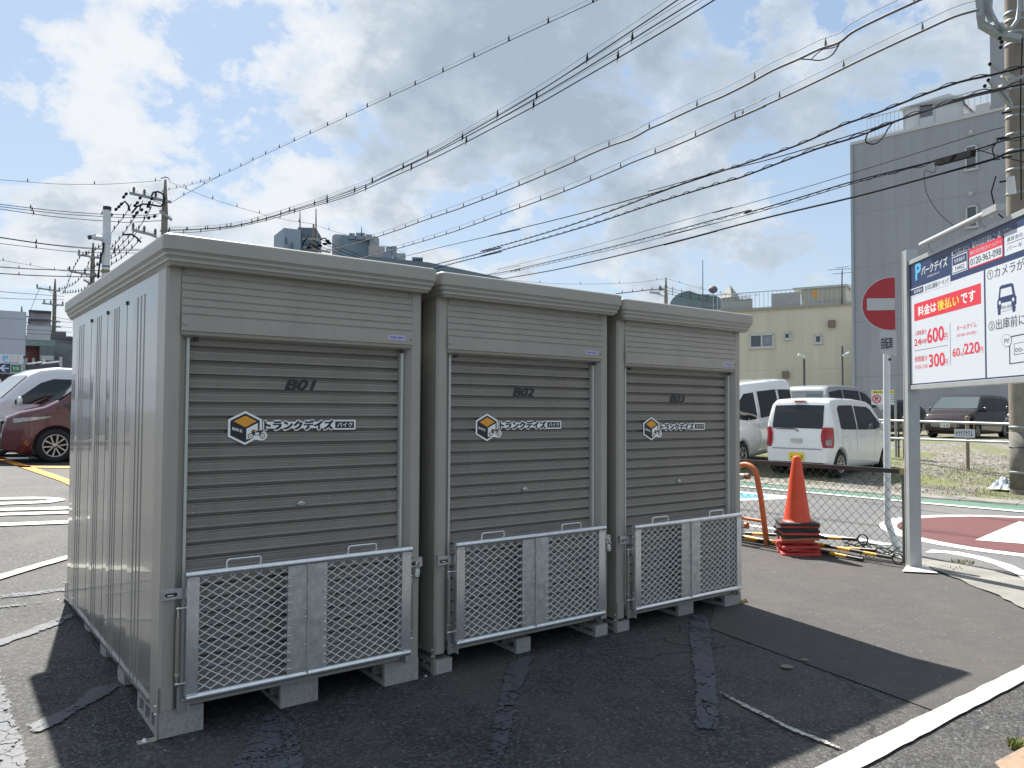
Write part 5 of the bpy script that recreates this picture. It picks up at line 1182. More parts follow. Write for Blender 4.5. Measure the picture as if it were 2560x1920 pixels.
car('hatchback', 'pale blue-silver car seen just over the wine-red bonnet at the left edge', (-0.6, 20.6, hz(-.6, 20.6)+0.1), R(180), 4.3, 1.70, 1.52, [(-2.15, 0.5), (-2.1, 1.1), (-1.7, 1.42), (-0.8, 1.52), (0.2, 1.50), (0.6, 1.40), (1.35, 1.0), (1.9, 0.85), (2.15, 0.5)], 0.95, 0.18, (-1.3, 1.3), 0.3, blue,
    [[(-1.5, 1.0, 1.30), (-0.5, 0.98, 1.40)], [(-0.4, 0.98, 1.40), (0.3, 0.96, 1.36), (0.95, 1.0, 1.08)]], [(0.62, 1.30, 0.08, 0.06, 'windshield', M['glassclear'])], group=LL_)
car('passenger_van', 'long white van with dark windows farthest back at the left edge', (-1.5, 24.2, hz(-1.5, 24.2)+0.1), R(180), 5.3, 1.88, 2.10, [(-2.65, 0.5), (-2.6, 1.8), (-2.4, 2.06), (1.2, 2.10), (1.7, 1.95), (2.3, 1.15), (2.6, 0.95), (2.65, 0.5)], 1.2, 0.14, (-1.6, 1.7), 0.33, white2,
    [[(-2.3, 1.3, 1.85), (-1.0, 1.3, 1.87)], [(-0.9, 1.3, 1.87), (0.3, 1.28, 1.87)], [(0.45, 1.26, 1.86), (1.2, 1.25, 1.84), (1.95, 1.28, 1.36)]], [(1.72, 2.28, 0.08, 0.06, 'windshield', None)], group=LL_)
# ------------------------------------------------------------------ buildings
def wall_pt(px, py, P0, D):      # ray met with the vertical plane through P0 along direction D
    n = Vector((-D.y, D.x, 0)); r = ray(px, py); return CAM + r*((P0-CAM).dot(n)/r.dot(n))
def frame_of(D, P0):
    U = Vector((D.x, D.y, 0)).normalized(); Nn = Vector((-U.y, U.x, 0)); Nn = -Nn if Nn.dot(CAM-P0) < 0 else Nn; return U, Nn
M['winglass'] = pmat('window_glass', (0.035, 0.055, 0.075), 0.06, spec=0.9, coat=0.5)
M['curtain'] = pmat('window_curtain', (0.22, 0.27, 0.32), 0.5, var=0.2, vscale=4)
M['frame'] = pmat('window_frame', (0.55, 0.56, 0.56), 0.4)
# tall grey building
P0 = W(2136, 1085, 46.0); D = Vector((-0.129, 0.99, 0)).normalized(); U, Nn = frame_of(D, P0); U = -U if U.y > 0 else U
ZT = wall_pt(2136, 362, P0, D).z
grey = ribbed_wall('grey_siding', (0.345, 0.36, 0.40), 0.82, 0.80, 0.04, hpitch=3.21, ztop=14.0)
root = thing('office_building', 'tall grey building with vertical panel joints behind the price board', 'building', (P0.x, P0.y, 0.35)); root.rotation_euler = (0, 0, math.atan2(U.y, U.x))
sgn = 1 if (Vector((-U.y, U.x, 0)).dot(Nn)) > 0 else -1        # local +y * sgn faces the camera
def loc_(p): d = p-Vector((P0.x, P0.y, 0.35)); return d.dot(U), d.z
def bld(u0, u1, back, z0, z1, mat, name, front=0.0):
    mb = MB(); y0, y1 = sorted((sgn*front, -sgn*back)); mb.box(u0, u1, y0, y1, z0, z1); return mb.build(name, mat, root)
bld(0, 34, 14, -0.5, ZT-0.35, grey, 'wall'); bld(-0.06, 34, 14.1, ZT-0.35, ZT-0.17, M['frame'], 'parapet', 0.06)
ut = loc_(wall_pt(2479, 300, P0, D))[0]; zt_ = wall_pt(2479, 82, P0, D).z
bld(ut, 34, 9, ZT-0.17, zt_, grey, 'tower_wall', 0.10)
mb = MB(); mb.box(-0.05, 0.09, min(sgn*0.10, -sgn*0.1), max(sgn*0.10, -sgn*0.1), 0, ZT-0.35); mb.build('corner_trim', pmat('corner_trim', (0.36, 0.40, 0.45), 0.5), root)
for (a, b, c, d) in ((2413, 368, 2445, 421), (2415, 517, 2446, 566), (2415, 672, 2446, 720)):
    u0, z1 = loc_(wall_pt(a, b, P0, D)); u1, z0 = loc_(wall_pt(c, d, P0, D))
    w = MB(); 
    for x0, x1, q0, q1 in ((u0, u0+.08, z0, z1), (u1-.08, u1, z0, z1), (u0, u1, z1-.08, z1), (u0-.06, u1+.06, z0-.06, z0+.05)): w.box(x0, x1, min(0, sgn*.10), max(0, sgn*.10), q0, q1)
    wo = w.build('window', M['frame'], root); g = MB(); g.box(u0+.08, u1-.08, min(sgn*.02, sgn*.04), max(sgn*.02, sgn*.04), z0+.05, z1-.08); g.build('pane', M['winglass'], wo)
for px, py in ((2428, 331), (2428, 484), (2373, 962)):
    u, z = loc_(wall_pt(px, py, P0, D)); m_ = MB(); m_.lathe([(0.0001, .16), (0.09, .14), (0.12, .06), (0.12, 0)], (u, 0, z), (0, sgn, 0), 12); m_.box(u-.11, u+.11, min(0, sgn*.07), max(0, sgn*.07), z-.14, z-.02); m_.build('vent_hood', M['frame'], root)
# roof room and railings
u0, zq = loc_(wall_pt(2254, 262, P0, D)); u1, _ = loc_(wall_pt(2403, 230, P0, D)); zr = wall_pt(2254, 266, P0, D).z-0.35
hut = pmat('roof_hut', (0.60, 0.63, 0.65), 0.6, var=.06)
o_ = bld(u0, u1, 4.5, ZT-0.2, zr-0.1, hut, 'roof_room', -0.25)
mb = MB(); y0, y1 = sorted((-sgn*0.1, -sgn*4.7)); um_ = u0+(u1-u0)*0.62
zk_ = wall_pt(2371, 232, P0, D).z-.35; zq_ = wall_pt(2401, 250, P0, D).z-.35; uk_ = loc_(wall_pt(2371, 232, P0, D))[0]
mb.prism([(u0-.15, zr-0.25), (u0-.15, zr-.05), (uk_, zk_), (u1+.15, zq_), (u1+.15, zq_-.2), (u1, zr-0.12), (u0, zr-0.12)], Vector((0, y0, 0)), X, Z, Y, 0, y1-y0); mb.build('hut_roof', hut, o_)
(a_, zw), (b_, zw2) = loc_(wall_pt(2297, 286, P0, D)), loc_(wall_pt(2327, 262, P0, D)); du = (u1-u0); zw = (zw+zw2)/2; mb = MB()
mb.box(a_, b_, min(-sgn*.22, -sgn*.26), max(-sgn*.22, -sgn*.26), zw-.32, zw+.38); mb.build('hut_window', M['winglass'], o_)
mb = MB(); 
for f_ in (.0, .26, .52, .99): mb.box(u0+du*f_, u0+du*f_+.06, min(-sgn*.20, -sgn*.25), max(-sgn*.20, -sgn*.25), ZT-.2, zr-.2)
build_each(mb, 'joint_strip', M['frame'], o_)
def railing(ua, ub, z0, h, step, mat, parent, y=0.0, name='railing'):
    mb = MB(); mb.box(ua, ub, y-.02, y+.02, z0+h-.03, z0+h+.03); mb.box(ua, ub, y-.02, y+.02, z0+.10, z0+.14)
    u = ua
    while u < ub: mb.box(u-.012, u+.012, y-.012, y+.012, z0, z0+h); u += step
    return mb.build(name, mat, parent)
rw_ = pmat('railing_white', (0.50, 0.54, 0.57), 0.5)
ua = loc_(wall_pt(2166, 350, P0, D))[0]
railing(ua, u0, ZT-.17, 1.25, 0.22, rw_, root, -sgn*.15); railing(u1, ut, ZT-.17, 1.25, 0.30, rw_, root, -sgn*.15)

au_ = MB(); ua2 = loc_(wall_pt(2438, 280, P0, D))[0]; au_.box(ua2, ut-.1, min(-sgn*.1, -sgn*.8), max(-sgn*.1, -sgn*.8), ZT-.17, ZT+.28)
au_.build('roof_unit', M['frame'], root)
# beige building
P1 = W(2137, 1075, 48.0); D1 = Vector((-0.357, 0.934, 0)).normalized(); U1, N1 = frame_of(D1, P1); U1 = U1 if U1.y > 0 else -U1     # runs away to the left
ZB = wall_pt(2137, 757, P1, D1).z
root2 = thing('warehouse_building', 'low beige building with rooftop boards, left of the grey building', 'building', (P1.x, P1.y, 0.41)); root2.rotation_euler = (0, 0, math.atan2(U1.y, U1.x))
s1 = 1 if Vector((-U1.y, U1.x, 0)).dot(N1) > 0 else -1
def lc(px, py): p = wall_pt(px, py, P1, D1)-Vector((P1.x, P1.y, 0.41)); return p.dot(U1), p.z
beige = ribbed_wall('beige_siding', (0.62, 0.585, 0.475), 1.0, 0.80, 0.035, hpitch=3.79)
def b2(u0, u1, f, b, z0, z1, mat, name, par=None):
    mb = MB(); y0, y1 = sorted((s1*f, -s1*b)); mb.box(min(u0, u1), max(u0, u1), y0, y1, z0, z1); return mb.build(name, mat, par or root2)
uL = lc(1765, 780)[0]; zT = ZB-0.41
b2(-0.6, uL, 0, 16, -0.5, zT-.12, beige, 'wall'); b2(-0.6, uL+.1, .10, 16.1, zT-.12, zT+.05, pmat('beige_coping', (0.33, 0.31, 0.26), 0.6), 'coping')
def win2(x0, y0, x1, y1, split=False, frame=.09):
    (ua_, za), (ub, zb_) = lc(x0, y1), lc(x1, y0); a, b = sorted((ua_, ub)); z0, z1 = sorted((za, zb_)); w = MB()
    for q0, q1, r0, r1 in ((a, a+frame, z0, z1), (b-frame, b, z0, z1), (a, b, z1-frame, z1), (a-.08, b+.08, z0-.10, z0+.04)): w.box(q0, q1, min(0, s1*.12), max(0, s1*.12), r0, r1)
    if split: w.box((a+b)/2-.05, (a+b)/2+.05, min(0, s1*.10), max(0, s1*.10), z0, z1)
    wo = w.build('window', M['frame'], root2); m_ = (a+b)/2
    if split:
        g = MB(); g.box(m_+.05, b-frame, min(s1*.02, s1*.05), max(s1*.02, s1*.05), z0+.04, z1-frame); g.build('pane', M['winglass'], wo)
        g = MB(); g.box(a+frame, m_-.05, min(s1*.02, s1*.05), max(s1*.02, s1*.05), z0+.04, z1-frame); g.build('pane', M['curtain'], wo)
    else: g = MB(); g.box(a+frame, b-frame, min(s1*.02, s1*.05), max(s1*.02, s1*.05), z0+.04, z1-frame); g.build('pane', M['winglass'], wo)
win2(1875, 834, 1935, 869, True); win2(1960, 831, 1977, 847); win2(2037, 837, 2055, 857)
for px, py in ((2080, 810), (1965, 937)):
    u, z = lc(px, py); m_ = MB(); m_.box(u-.2, u+.2, min(0, s1*.25), max(0, s1*.25), z-.22, z+.22); m_.build('vent', pmat('vent_brown', (0.19, 0.155, 0.14), 0.6), root2)
railing(-0.4, uL-.2, zT, 1.15, 0.28, rw_, root2, -s1*.2)
def brd(x0, y0, x1, y1, mat, name, back=.1):
    (ua_, za), (ub, zb_) = lc(x0, y1), lc(x1, y0); a, b = sorted((ua_, ub)); return b2(a, b, -.05, .05+back, min(za, zb_), max(za, zb_), mat, name)
bg = pmat('board_grey', (0.34, 0.36, 0.37), 0.6, var=.08, vscale=1.5); bb_ = pmat('board_beige', (0.42, 0.42, 0.36), 0.6, var=.08, vscale=1.5)
o_ = brd(1801, 746, 1880, 777, bg, 'roof_board')
(ua_, za), (ub, zb_) = lc(1806, 757), lc(1876, 746)
mb = MB(); Ut, = (Vector((-1, 0, 0)),) if True else (None,)
mb.text('アジア食品専門店', Vector((0, -s1*.05+s1*.02, 0)), Ut, Z, -lc(1808, 755)[0], -lc(1876, 755)[0], zT+.62, zT+.95, pmat('faded_print', (0.26, 0.22, 0.21), 0.7), 0.01); mb.build('faded_letters', M['signtext'], o_)
brd(1928, 729, 2000, 771, bg, 'roof_board', .1)
b2(lc(2001, 760)[0], lc(2112, 740)[0], -.3, 4, zT, zT+1.12, bb_, 'roof_room')
b2(lc(1980, 760)[0], lc(2118, 740)[0], -.2, 4.2, zT+1.12, zT+1.24, bb_, 'roof_room_lid')
mb = MB(); (a, z0), (b, z1) = lc(2030, 741), lc(2041, 724); y0, y1 = sorted((-s1*.27, -s1*.30)); mb.box(min(a, b), max(a, b), y0, y1, min(z0, z1), max(z0, z1)); mb.build('orange_board', M['orange'], root2)
def mast(px, py0, py1, d, r, label):
    a, b = W(px, py0, d), W(px, py1, d); mb = MB(); mb.tube([b, a], [r, r*0.5], 6); tag(mb.build('antenna_mast', M['cable2']), label, 'antenna mast', 'thin masts on the roofs')
mast(2106, 670, 690, 48.4, .03, 'tip of the aerial mast beside the grey building')
mb = MB(); q0 = W(2106, 675, 48.4)
for dz_, ln in ((0, .9), (-.25, .6), (.12, .4)): mb.tube([q0+rgt*ln+Z*(dz_+.1), q0-rgt*ln+Z*dz_], .02, 4)
tag(mb.build('tv_aerial', M['cable2']), 'television aerial on the mast beside the grey building', 'aerial')
mast(1757, 650, 800, 62, .05, 'tall thin mast above the domed roof'); mast(2105, 678, 760, 48.5, .06, 'mast on the beige building next to the grey one')
# far roofs between the sheds and the beige building
far_blue = pmat('far_blue_roof', (0.15, 0.21, 0.24), 0.5, var=.1, vscale=.5); far_grey = pmat('far_wall', (0.26, 0.31, 0.36), 0.7, var=.06, vscale=.4)
d = 85; o = W(1716, 762, d); k = d/FPX; root = thing('domed_building', 'blue-grey building with a curved roof behind shed B03', 'building', (o.x, o.y, 0)); v = Vector((o.x-CAM.x, o.y-CAM.y, 0)).normalized(); UU = Vector((v.y, -v.x, 0))
mb = MB(); prof = [(-42, -8)]+[(-42+52*(1-math.cos(R(t))), -6+41*math.sin(R(t))) for t in range(8, 96, 8)]+[(30, 26), (66, 24), (84, 14), (84, -8)]
mb.prism([(x*k, o.z+z*k) for x, z in prof], Vector((0, 0, 0)), UU, Z, v, 0, 14); mb.build('curved_roof', far_blue, root)
mb = MB(); mb.prism([(-45*k, 0.4), (86*k, 0.4), (86*k, o.z-8*k), (-45*k, o.z-8*k)], Vector((0, 0, 0)), UU, Z, v, 0.3, 13.7); mb.build('wall', far_grey, root)
mb = MB(); c = UU*(64*k)+Z*(o.z+34*k)-v*1.0; mb.lathe([(0.0001, 0.1), (0.35, 0.05), (0.48, -0.08)], c, -v+Z*0.4, 14); mb.tube([c, c-Z*0.9], .04, 6); mb.build('dish', M['cable2'], root)
d = 75; o = W(1825, 746, d); k = d/FPX; root = thing('pyramid_roof_house', 'small pointed pale roof peeping over the beige building', 'building', (o.x, o.y, 0)); mb = MB(); w = 18*k
mb.add([(-w, -w, o.z), (w, -w, o.z), (w, w, o.z), (-w, w, o.z), (0, 0, o.z+34*k)], [(0, 1, 4), (1, 2, 4), (2, 3, 4), (3, 0, 4)]); mb.build('roof', ribbed_wall('pale_roof_tiles', (0.36, 0.37, 0.33), 9.0, .7, .05, hpitch=.28), root); mb = MB(); mb.box(-w*.9, w*.9, -w*.9, w*.9, 0.4, o.z); mb.build('wall', far_grey, root)
# large building behind shed B01
d = 95.0; k = d/FPX
def fb(name, x0, y0, x1, y1, back, mat, root, z0=None, d=95.0, turn=0.0):
    o = W((x0+x1)/2, y0, d); v = Vector((o.x-CAM.x, o.y-CAM.y, 0)).normalized(); U_ = Vector((v.y, -v.x, 0)); c, s = math.cos(turn), math.sin(turn); U2 = U_*c+v*s; V2 = v*c-U_*s
    k = d/FPX; w = (x1-x0)/2*k; zt = o.z; zb_ = W(0, y1, d).z if z0 is None else z0
    mb = MB(); mb.prism([(-w, zb_), (w, zb_), (w, zt), (-w, zt)], Vector((o.x, o.y, 0)), U2, Z, V2, 0, back); return mb.build(name, mat, root)
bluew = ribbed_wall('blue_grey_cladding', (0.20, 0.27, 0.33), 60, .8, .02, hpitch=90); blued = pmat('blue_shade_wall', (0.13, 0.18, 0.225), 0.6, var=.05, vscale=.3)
root = thing('department_building', 'big blue-grey building with rooftop machinery rising behind shed B01', 'building', (0, 0, 0))
fb('stair_tower', 710, 572, 752, 700, 5, pmat('tower_lit_wall', (0.28, 0.35, 0.41), 0.6), root, 0.4, 93, R(14)); fb('stair_tower', 745, 569, 790, 700, 5.2, blued, root, 0.4, 94.5, R(-8))  # tower's lit left and shaded right face are put into the colours
for x, y in ((716, 600), (731, 612)): fb('tower_window', x-2, y-6, x+2, y+6, .3, M['winglass'], root, None, 92.5)
def fbr(name, x0, y0, x1, y1, r, d, mat, back=7):   # rounded front corner box
    o = W((x0+x1)/2, y0, d); v = Vector((o.x-CAM.x, o.y-CAM.y, 0)).normalized(); U_ = Vector((v.y, -v.x, 0)); k = d/FPX; w = (x1-x0)/2*k
    zt = o.z; zb_ = 0.4 if y1 > 650 else W(0, y1, d).z; pts = []; rr = r*k
    for cx_, a0 in ((w-rr, 0), (-w+rr, 90)):
        for t in range(0, 91, 18): pts.append((cx_+rr*math.cos(R(a0+t)), zt-rr+rr*math.sin(R(a0+t))))
    pts = [(w, zb_)]+pts+[(-w, zb_)]; mb = MB(); mb.prism(pts, Vector((o.x, o.y, 0)), U_, Z, v, 0, back); return mb.build(name, mat, root)
fbr('cooling_tower', 831, 586, 870, 700, 9, 92, pmat('duct_pale', (0.34, 0.38, 0.41), 0.5), 8); fb('machine_room', 853, 590, 940, 700, 8, bluew, root, 0.4, 91.5); fbr('cooling_tower', 925, 591, 948, 622, 9, 91.2, pmat('duct_pale2', (0.33, 0.34, 0.34), 0.5), 6)
for x0, y0, x1, y1 in ((873, 583, 887, 592), (890, 582, 912, 594), (914, 586, 930, 594)): fb('air_unit', x0, y0, x1, y1, 2, far_grey, root, None, 91)
fb('air_unit', 922, 615, 962, 638, 3, pmat('unit_beige', (0.38, 0.38, 0.35), 0.6), root, None, 90); fb('air_unit', 962, 631, 980, 642, 3, far_grey, root, None, 90); fb('duct', 981, 615, 992, 650, 2, far_grey, root, None, 90); fb('duct', 965, 616, 985, 626, 2, far_grey, root, None, 90.2); fb('air_unit', 992, 633, 1014, 646, 2, pmat('unit_pale', (0.36, 0.38, 0.38), 0.6), root, None, 90); fb('air_unit', 1030, 643, 1057, 654, 3, far_grey, root, None, 90)
for i in range(4): fb('grille', 1034+i*6, 646, 1038+i*6, 651, .2, M['dark'], root, None, 89.5)
o0, o1 = W(880, 636, 90), W(1073, 656, 82); mb = MB(); dn = (o1-o0); dn.z = 0; dn.normalize(); bk = Vector((-dn.y, dn.x, 0)); bk = bk if bk.dot(o0-CAM) > 0 else -bk
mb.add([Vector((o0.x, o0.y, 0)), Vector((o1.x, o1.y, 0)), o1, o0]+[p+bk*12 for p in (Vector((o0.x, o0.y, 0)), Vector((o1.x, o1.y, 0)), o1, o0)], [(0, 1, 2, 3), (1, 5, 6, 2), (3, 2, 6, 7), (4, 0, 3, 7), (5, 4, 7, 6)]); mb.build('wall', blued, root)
mast(750, 528, 580, 94, .10, 'left mast on the stair tower behind shed B01'); mast(790, 522, 600, 94, .12, 'right mast on the stair tower behind shed B01'); mast(904, 568, 590, 91, .08, 'short mast on the rooftop machinery')
# left edge: billboard back, houses with distance haze lightened into their colours, signs
def fthing(name, label, x0, y0, x1, y1, d, back, mat, cat='building', z0=0.3, turn=0.0, part='wall'):
    root = thing(name, label, cat, (0, 0, 0)); fb(part, x0, y0, x1, y1, back, mat, root, z0, d, turn); return root
root = fthing('billboard', 'large blank grey board standing behind the direction sign at the left edge', -160, 772, 48, 885, 34, 0.15, ribbed_wall('board_back', (0.50, 0.53, 0.60), 1.15, .75, .05, hpitch=.9), 'billboard', W(0, 886, 34).z, 0, 'panel')
for x in (-60, 30): a = W(x, 800, 36.5); mb = MB(); mb.tube([(a.x, a.y, 0.3), a], .08, 8); mb.build('post', M['darksteel'], root)
pale = pmat('house_pale', (0.50, 0.53, 0.56), 0.7, var=.08, vscale=.5)
root = fthing('tower_house', 'pale tower-like house rising behind the utility poles at the left', 80, 779, 121, 845, 66, 5, pale); fb('lower_wall', 72, 813, 126, 862, 5, pale, root, 0.3, 65); fb('eaves', 76, 776, 125, 780, 6, M['signtext'], root, None, 65.5); fb('eaves', 74, 797, 124, 800, 6, M['cable2'], root, None, 65.2); fb('side_room', 64, 838, 74, 862, 4, far_grey, root, 0.3, 65)
root = fthing('brick_house', 'red brick house with a pale teal roof at the left', 46, 862, 104, 960, 46, 6, pmat('brick_wall', (0.20, 0.08, 0.075), 0.8, var=.25, vscale=3)); fb('roof', 54, 850, 132, 864, 7, pmat('teal_roof', (0.22, 0.31, 0.29), 0.6, var=.1), root, None, 45.5); fb('balcony', 102, 866, 134, 930, 5, pmat('balcony_wall', (0.16, 0.19, 0.19), 0.7, var=.2), root, 0.3, 45.7); fb('balcony_rail', 104, 889, 132, 900, .2, pale, root, None, 45.2)
for x in (66, 84): fb('window', x-3, 895, x+3, 911, .2, M['rail'], root, None, 45.8)
root = fthing('grey_house', 'dark slate-roofed house just left of shed B01', 134, 846, 230, 960, 52, 7, pmat('slate_wall', (0.22, 0.24, 0.27), 0.8, var=.25, vscale=1.2)); fb('roof_ridge', 130, 829, 163, 847, 5, pmat('slate_roof', (0.13, 0.12, 0.13), 0.8, var=.2), root, None, 53); fb('eaves', 134, 842, 230, 847, 1, M['cable2'], root, None, 51.7); fb('door', 160, 892, 172, 930, .2, M['winglass'], root, None, 51.6)
root = fthing('dark_store', 'low dark shop front behind the parked vehicles at the left edge', -200, 925, 66, 1010, 40, 4, pmat('store_dark', (0.05, 0.04, 0.04), 0.8, var=.3))
root, o, Uc, NV, hw, hh, k = face_card('direction_sign', -60, 885, 48, 933, 23, M['signwhite'], 'white parking direction sign with a blue letter P and a green arrow panel', 'sign', None, 0.12)
mb = MB()
def ds(x0, y0, x1, y1, kk, mat): mb.prism([((x0+6)*k, -(y1-909)*k), ((x1+6)*k, -(y1-909)*k), ((x1+6)*k, -(y0-909)*k), ((x0+6)*k, -(y0-909)*k)], Vector((0, 0, 0)), Uc, Z, NV, 0.004*kk, 0.004*kk+.003, mat)
def dt(s, x0, y0, x1, y1, kk, mat, b=.03): mb.text(s, NV*(0.004*kk+.004), Uc, Z, (x0+6)*k, (x1+6)*k, -(y1-909)*k, -(y0-909)*k, mat, b)
ds(-58, 908, 47, 932, 1, M['navy']); ds(21, 909, 46, 931, 2, M['rail']); ds(22.5, 911, 43.5, 929, 3, pmat('sign_green', (0.01, 0.16, 0.05), 0.4))
mb.poly([NV*.014+Uc*((x+6)*k)-Z*((y-909)*k) for x, y in ((-2, 920), (6, 912), (12, 912), (5, 918.5), (18, 918.5), (18, 921.5), (5, 921.5), (12, 928), (6, 928))], M['signwhite'])
dt('P', 5, 889, 15, 901, 1, M['cyan'], .05); dt('パーク', 19, 889, 40, 894, 1, M['orange']); dt('デイズ', 19, 896, 40, 901, 1, M['orange']); ds(5, 904, 38, 905, 1, M['navy']); dt('空車', 26, 915, 40, 925, 4, M['rail'])
mb.build('print', M['signwhite'], root)
for x in (-40, 50): a = Uc*((x+6)*k); mb = MB(); a = a-NV*.2; mb.tube([a+Z*hh*.6, a-Z*(o.z-0.2)], .05, 8); mb.build('post', M['zinc'], root)
for j, (x0, x1, ya, yb, lb) in enumerate(((71, 102, 912, 955, 'left of two small price boards above the white van, with red figures'), (108, 145, 911, 950, 'right of two small price boards above the white van, with a red strip'))):
    root, o, Uc, NV, hw, hh, k = face_card('price_board', x0, ya, x1, yb+14, 30, M['signwhite'], lb, 'sign board', 'small price boards at the left', 0.08)
    mb = MB()
    def pq(a, b, c, d, kk, mat): mb.prism([(a*hw, c*hh), (b*hw, c*hh), (b*hw, d*hh), (a*hw, d*hh)], Vector((0, 0, 0)), Uc, Z, NV, .004*kk, .004*kk+.003, mat)
    pq(-1, 1, .55, 1, 1, M['signtext']); pq(-1, 1, .15, .55, 1, M['navy'] if j == 0 else M['signtext'])
    if j == 0: pq(-.9, .1, .25, .35, 2, M['signwhite']); [pq(a, a+.3, -.6+b, -.1+b, 1, rd) for a, b in ((-.8, -.15), (-.2, 0), (.45, .12))]
    else: pq(-.35, .5, -.2, .2, 2, rd); pq(-.9, .9, -.35, -.3, 1, M['signtext']); pq(-.1, .9, .3, .4, 2, M['signwhite'])
    mb.build('print', M['signwhite'], root); mb = MB(); mb.tube([-Uc*hw+Z*(hh+.02), Uc*hw+Z*(hh+.12)], .03, 8); mb.build('lamp_bar', M['polewhite'], root)
    mb = MB(); mb.tube([Uc*(hw+.05)+Z*(hh+.3), Uc*(hw+.05)-Z*(o.z-.2)], .06, 8); mb.build('post', M['alu'], root)
# two thin light poles by the beige wall
for (x, yt, lx, ly, lb) in ((2011, 897, 1996, 886, 'left'), (2107, 865, 2123, 882, 'right')):
    d = 34; b_ = W(x, 1010, d); root = thing('light_pole', 'thin grey light pole in front of the beige wall, %s one of two' % lb, 'light pole', (b_.x, b_.y, 0.4), 0, 'light poles at the gravel lot'); t_ = W(x, yt, d)
    mb = MB(); mb.tube([(0, 0, 0), (0, 0, t_.z-.4)], .05 if lb == 'left' else .04, 8); mb.build('pole', M['cable2'], root); q = W(lx, ly, d)-Vector((b_.x, b_.y, .4)); q2 = W(x, ly+8, d)-Vector((b_.x, b_.y, .4)); mb = MB(); mb.tube([q2, q], .055, 8); mb.build('lamp', M['polewhite'], root)
p_ = W(1985, 985, 25); root = thing('white_van_roof_box', 'pale panel standing between the white van and the silver minivan', 'panel', (p_.x, p_.y, .4)); mb = MB(); v = Vector((p_.x-CAM.x, p_.y-CAM.y, 0)).normalized(); U_ = Vector((v.y, -v.x, 0)); mb.prism([(-.1, 0), (.35, 0), (.35, 1.67), (-.1, 1.67)], Vector((0, 0, 0)), U_, Z, v, 0, .1); mb.build('panel', pmat('panel_pale', (0.34, 0.37, 0.40), .5), root); root.name = 'panel_fence'

# ------------------------------------------------------------------ utility poles, wires
def util_pole(px, ytop, d, r, label, arms=(), z0=None, concrete=True):
    t = W(px, ytop, d); g = 0.35 if px < 1500 else hz(t.x, t.y)
    root = thing('utility_pole', label, 'utility pole', (t.x, t.y, g)); H_ = t.z-g
    mb = MB(); mb.tube([(0, 0, -.1), (0, 0, H_-1.6), (0, 0, H_)], [r*1.15, r, r*0.35], 12); mb.build('pole', M['polecon'], root)
    k = d/FPX; v = Vector((t.x-CAM.x, t.y-CAM.y, 0)).normalized(); U_ = Vector((v.y, -v.x, 0))
    def P(x, y): return U_*((x-px)*k)+Z*(W(px, y, d).z-g)
    for (xa, ya, xb, yb, ins) in arms:
        mb = MB(); a, b = P(xa, ya), P(xb, yb); dd = (b-a).normalized(); mb.tube([a-v*.12, b-v*.12], .085, 4, M['zinc'], smooth=False); m_ = a+(b-a)*.35 if abs((a-P(px, ya)).length) > 1 else None
        c = P(px, max(ya, yb)+9)
        for t_ in (.45, .75): mb.tube([a+(b-a)*t_-v*.1, c], .022, 5, M['zinc'])
        for i in range(14): q = a+(b-a)*(i/13)-v*.12; mb.tube([q, q+Z*.22+U_*.05*(i % 3-1)], .006, 3, M['cable'])
        for t_ in ins: q = a+(b-a)*t_-v*.12; mb.lathe([(.05, 0), (.07, .05), (.04, .09), (.08, .14), (.05, .19), (.07, .24), (.02, .3)], q+Z*.06, (0, 0, 1), 8, M['cable2'])
        mb.build('crossarm', M['zinc'], root)
    return root, P, v
p1, P1_, v1 = util_pole(413.5, 449, 40, .15, 'utility pole with spiked crossarms rising behind the left corner of shed B01', [(334, 494, 428, 506, (.1, .35, .62)), (341, 584, 396, 594, (.05, .5, .95)), (402, 530, 430, 551, ())])
mb = MB()
for i in range(2): mb.tube([P1_(404, 448+i)-v1*.1, P1_(409, 444)+v1*.05, P1_(414, 442+i), P1_(420, 445)-v1*.05, P1_(424, 450)+v1*.05], .02, 5)
for pts in ([(383, 498), (387, 488), (397, 485), (408, 489), (412, 500), (411, 515), (404, 521), (396, 521), (380, 519), (364, 520), (352, 527), (340, 545)], [(318, 524), (325, 518), (332, 526), (336, 540)], [(322, 600), (340, 597), (352, 604), (362, 615)]):
    mb.tube([P1_(x, y)-v1*.3 for x, y in pts], .045, 6)
for x, y in ((327, 500), (322, 508), (317, 526), (312, 533), (358, 506), (352, 519), (347, 526), (384, 505), (379, 515), (376, 525), (306, 540), (362, 535), (372, 540), (391, 548), (378, 553), (352, 543), (296, 555), (345, 553)):
    mb.tube([P1_(x+2.5, y-4)-v1*.35, P1_(x+.6, y-1)-v1*.35, P1_(x-.6, y+1)-v1*.35, P1_(x-2.5, y+4)-v1*.35], [.025, .075, .075, .025], 6)
build_each(mb, 'insulator', M['cable'], p1)
util_pole(233, 607, 55, .15, 'utility pole behind the camera post at the left', [(200, 641, 253, 645, (.05, .35, .95)), (183, 684, 250, 690, (.0, .5, .95)), (214, 703, 232, 711, ())])
util_pole(138, 697, 70, .15, 'thin utility pole near the pale tower house', [(99, 724, 150, 728, (.02, .55, .95)), (111, 761, 158, 763, (.1, .4, .95)), (126, 803, 152, 805, ()), (121, 815, 153, 818, ())])
util_pole(54.5, 766, 85, .16, 'far utility pole beside the blank board at the left edge', [(48, 790, 76, 792, (.9,)), (47, 804, 72, 807, ())])
p2, P2_, v2 = util_pole(784, 560, 52, .15, 'utility pole in front of the stair tower behind shed B01', [(757, 600, 802, 598, (.1, .3, .9)), (760, 620, 826, 630, (.1, .5))])
mb = MB()
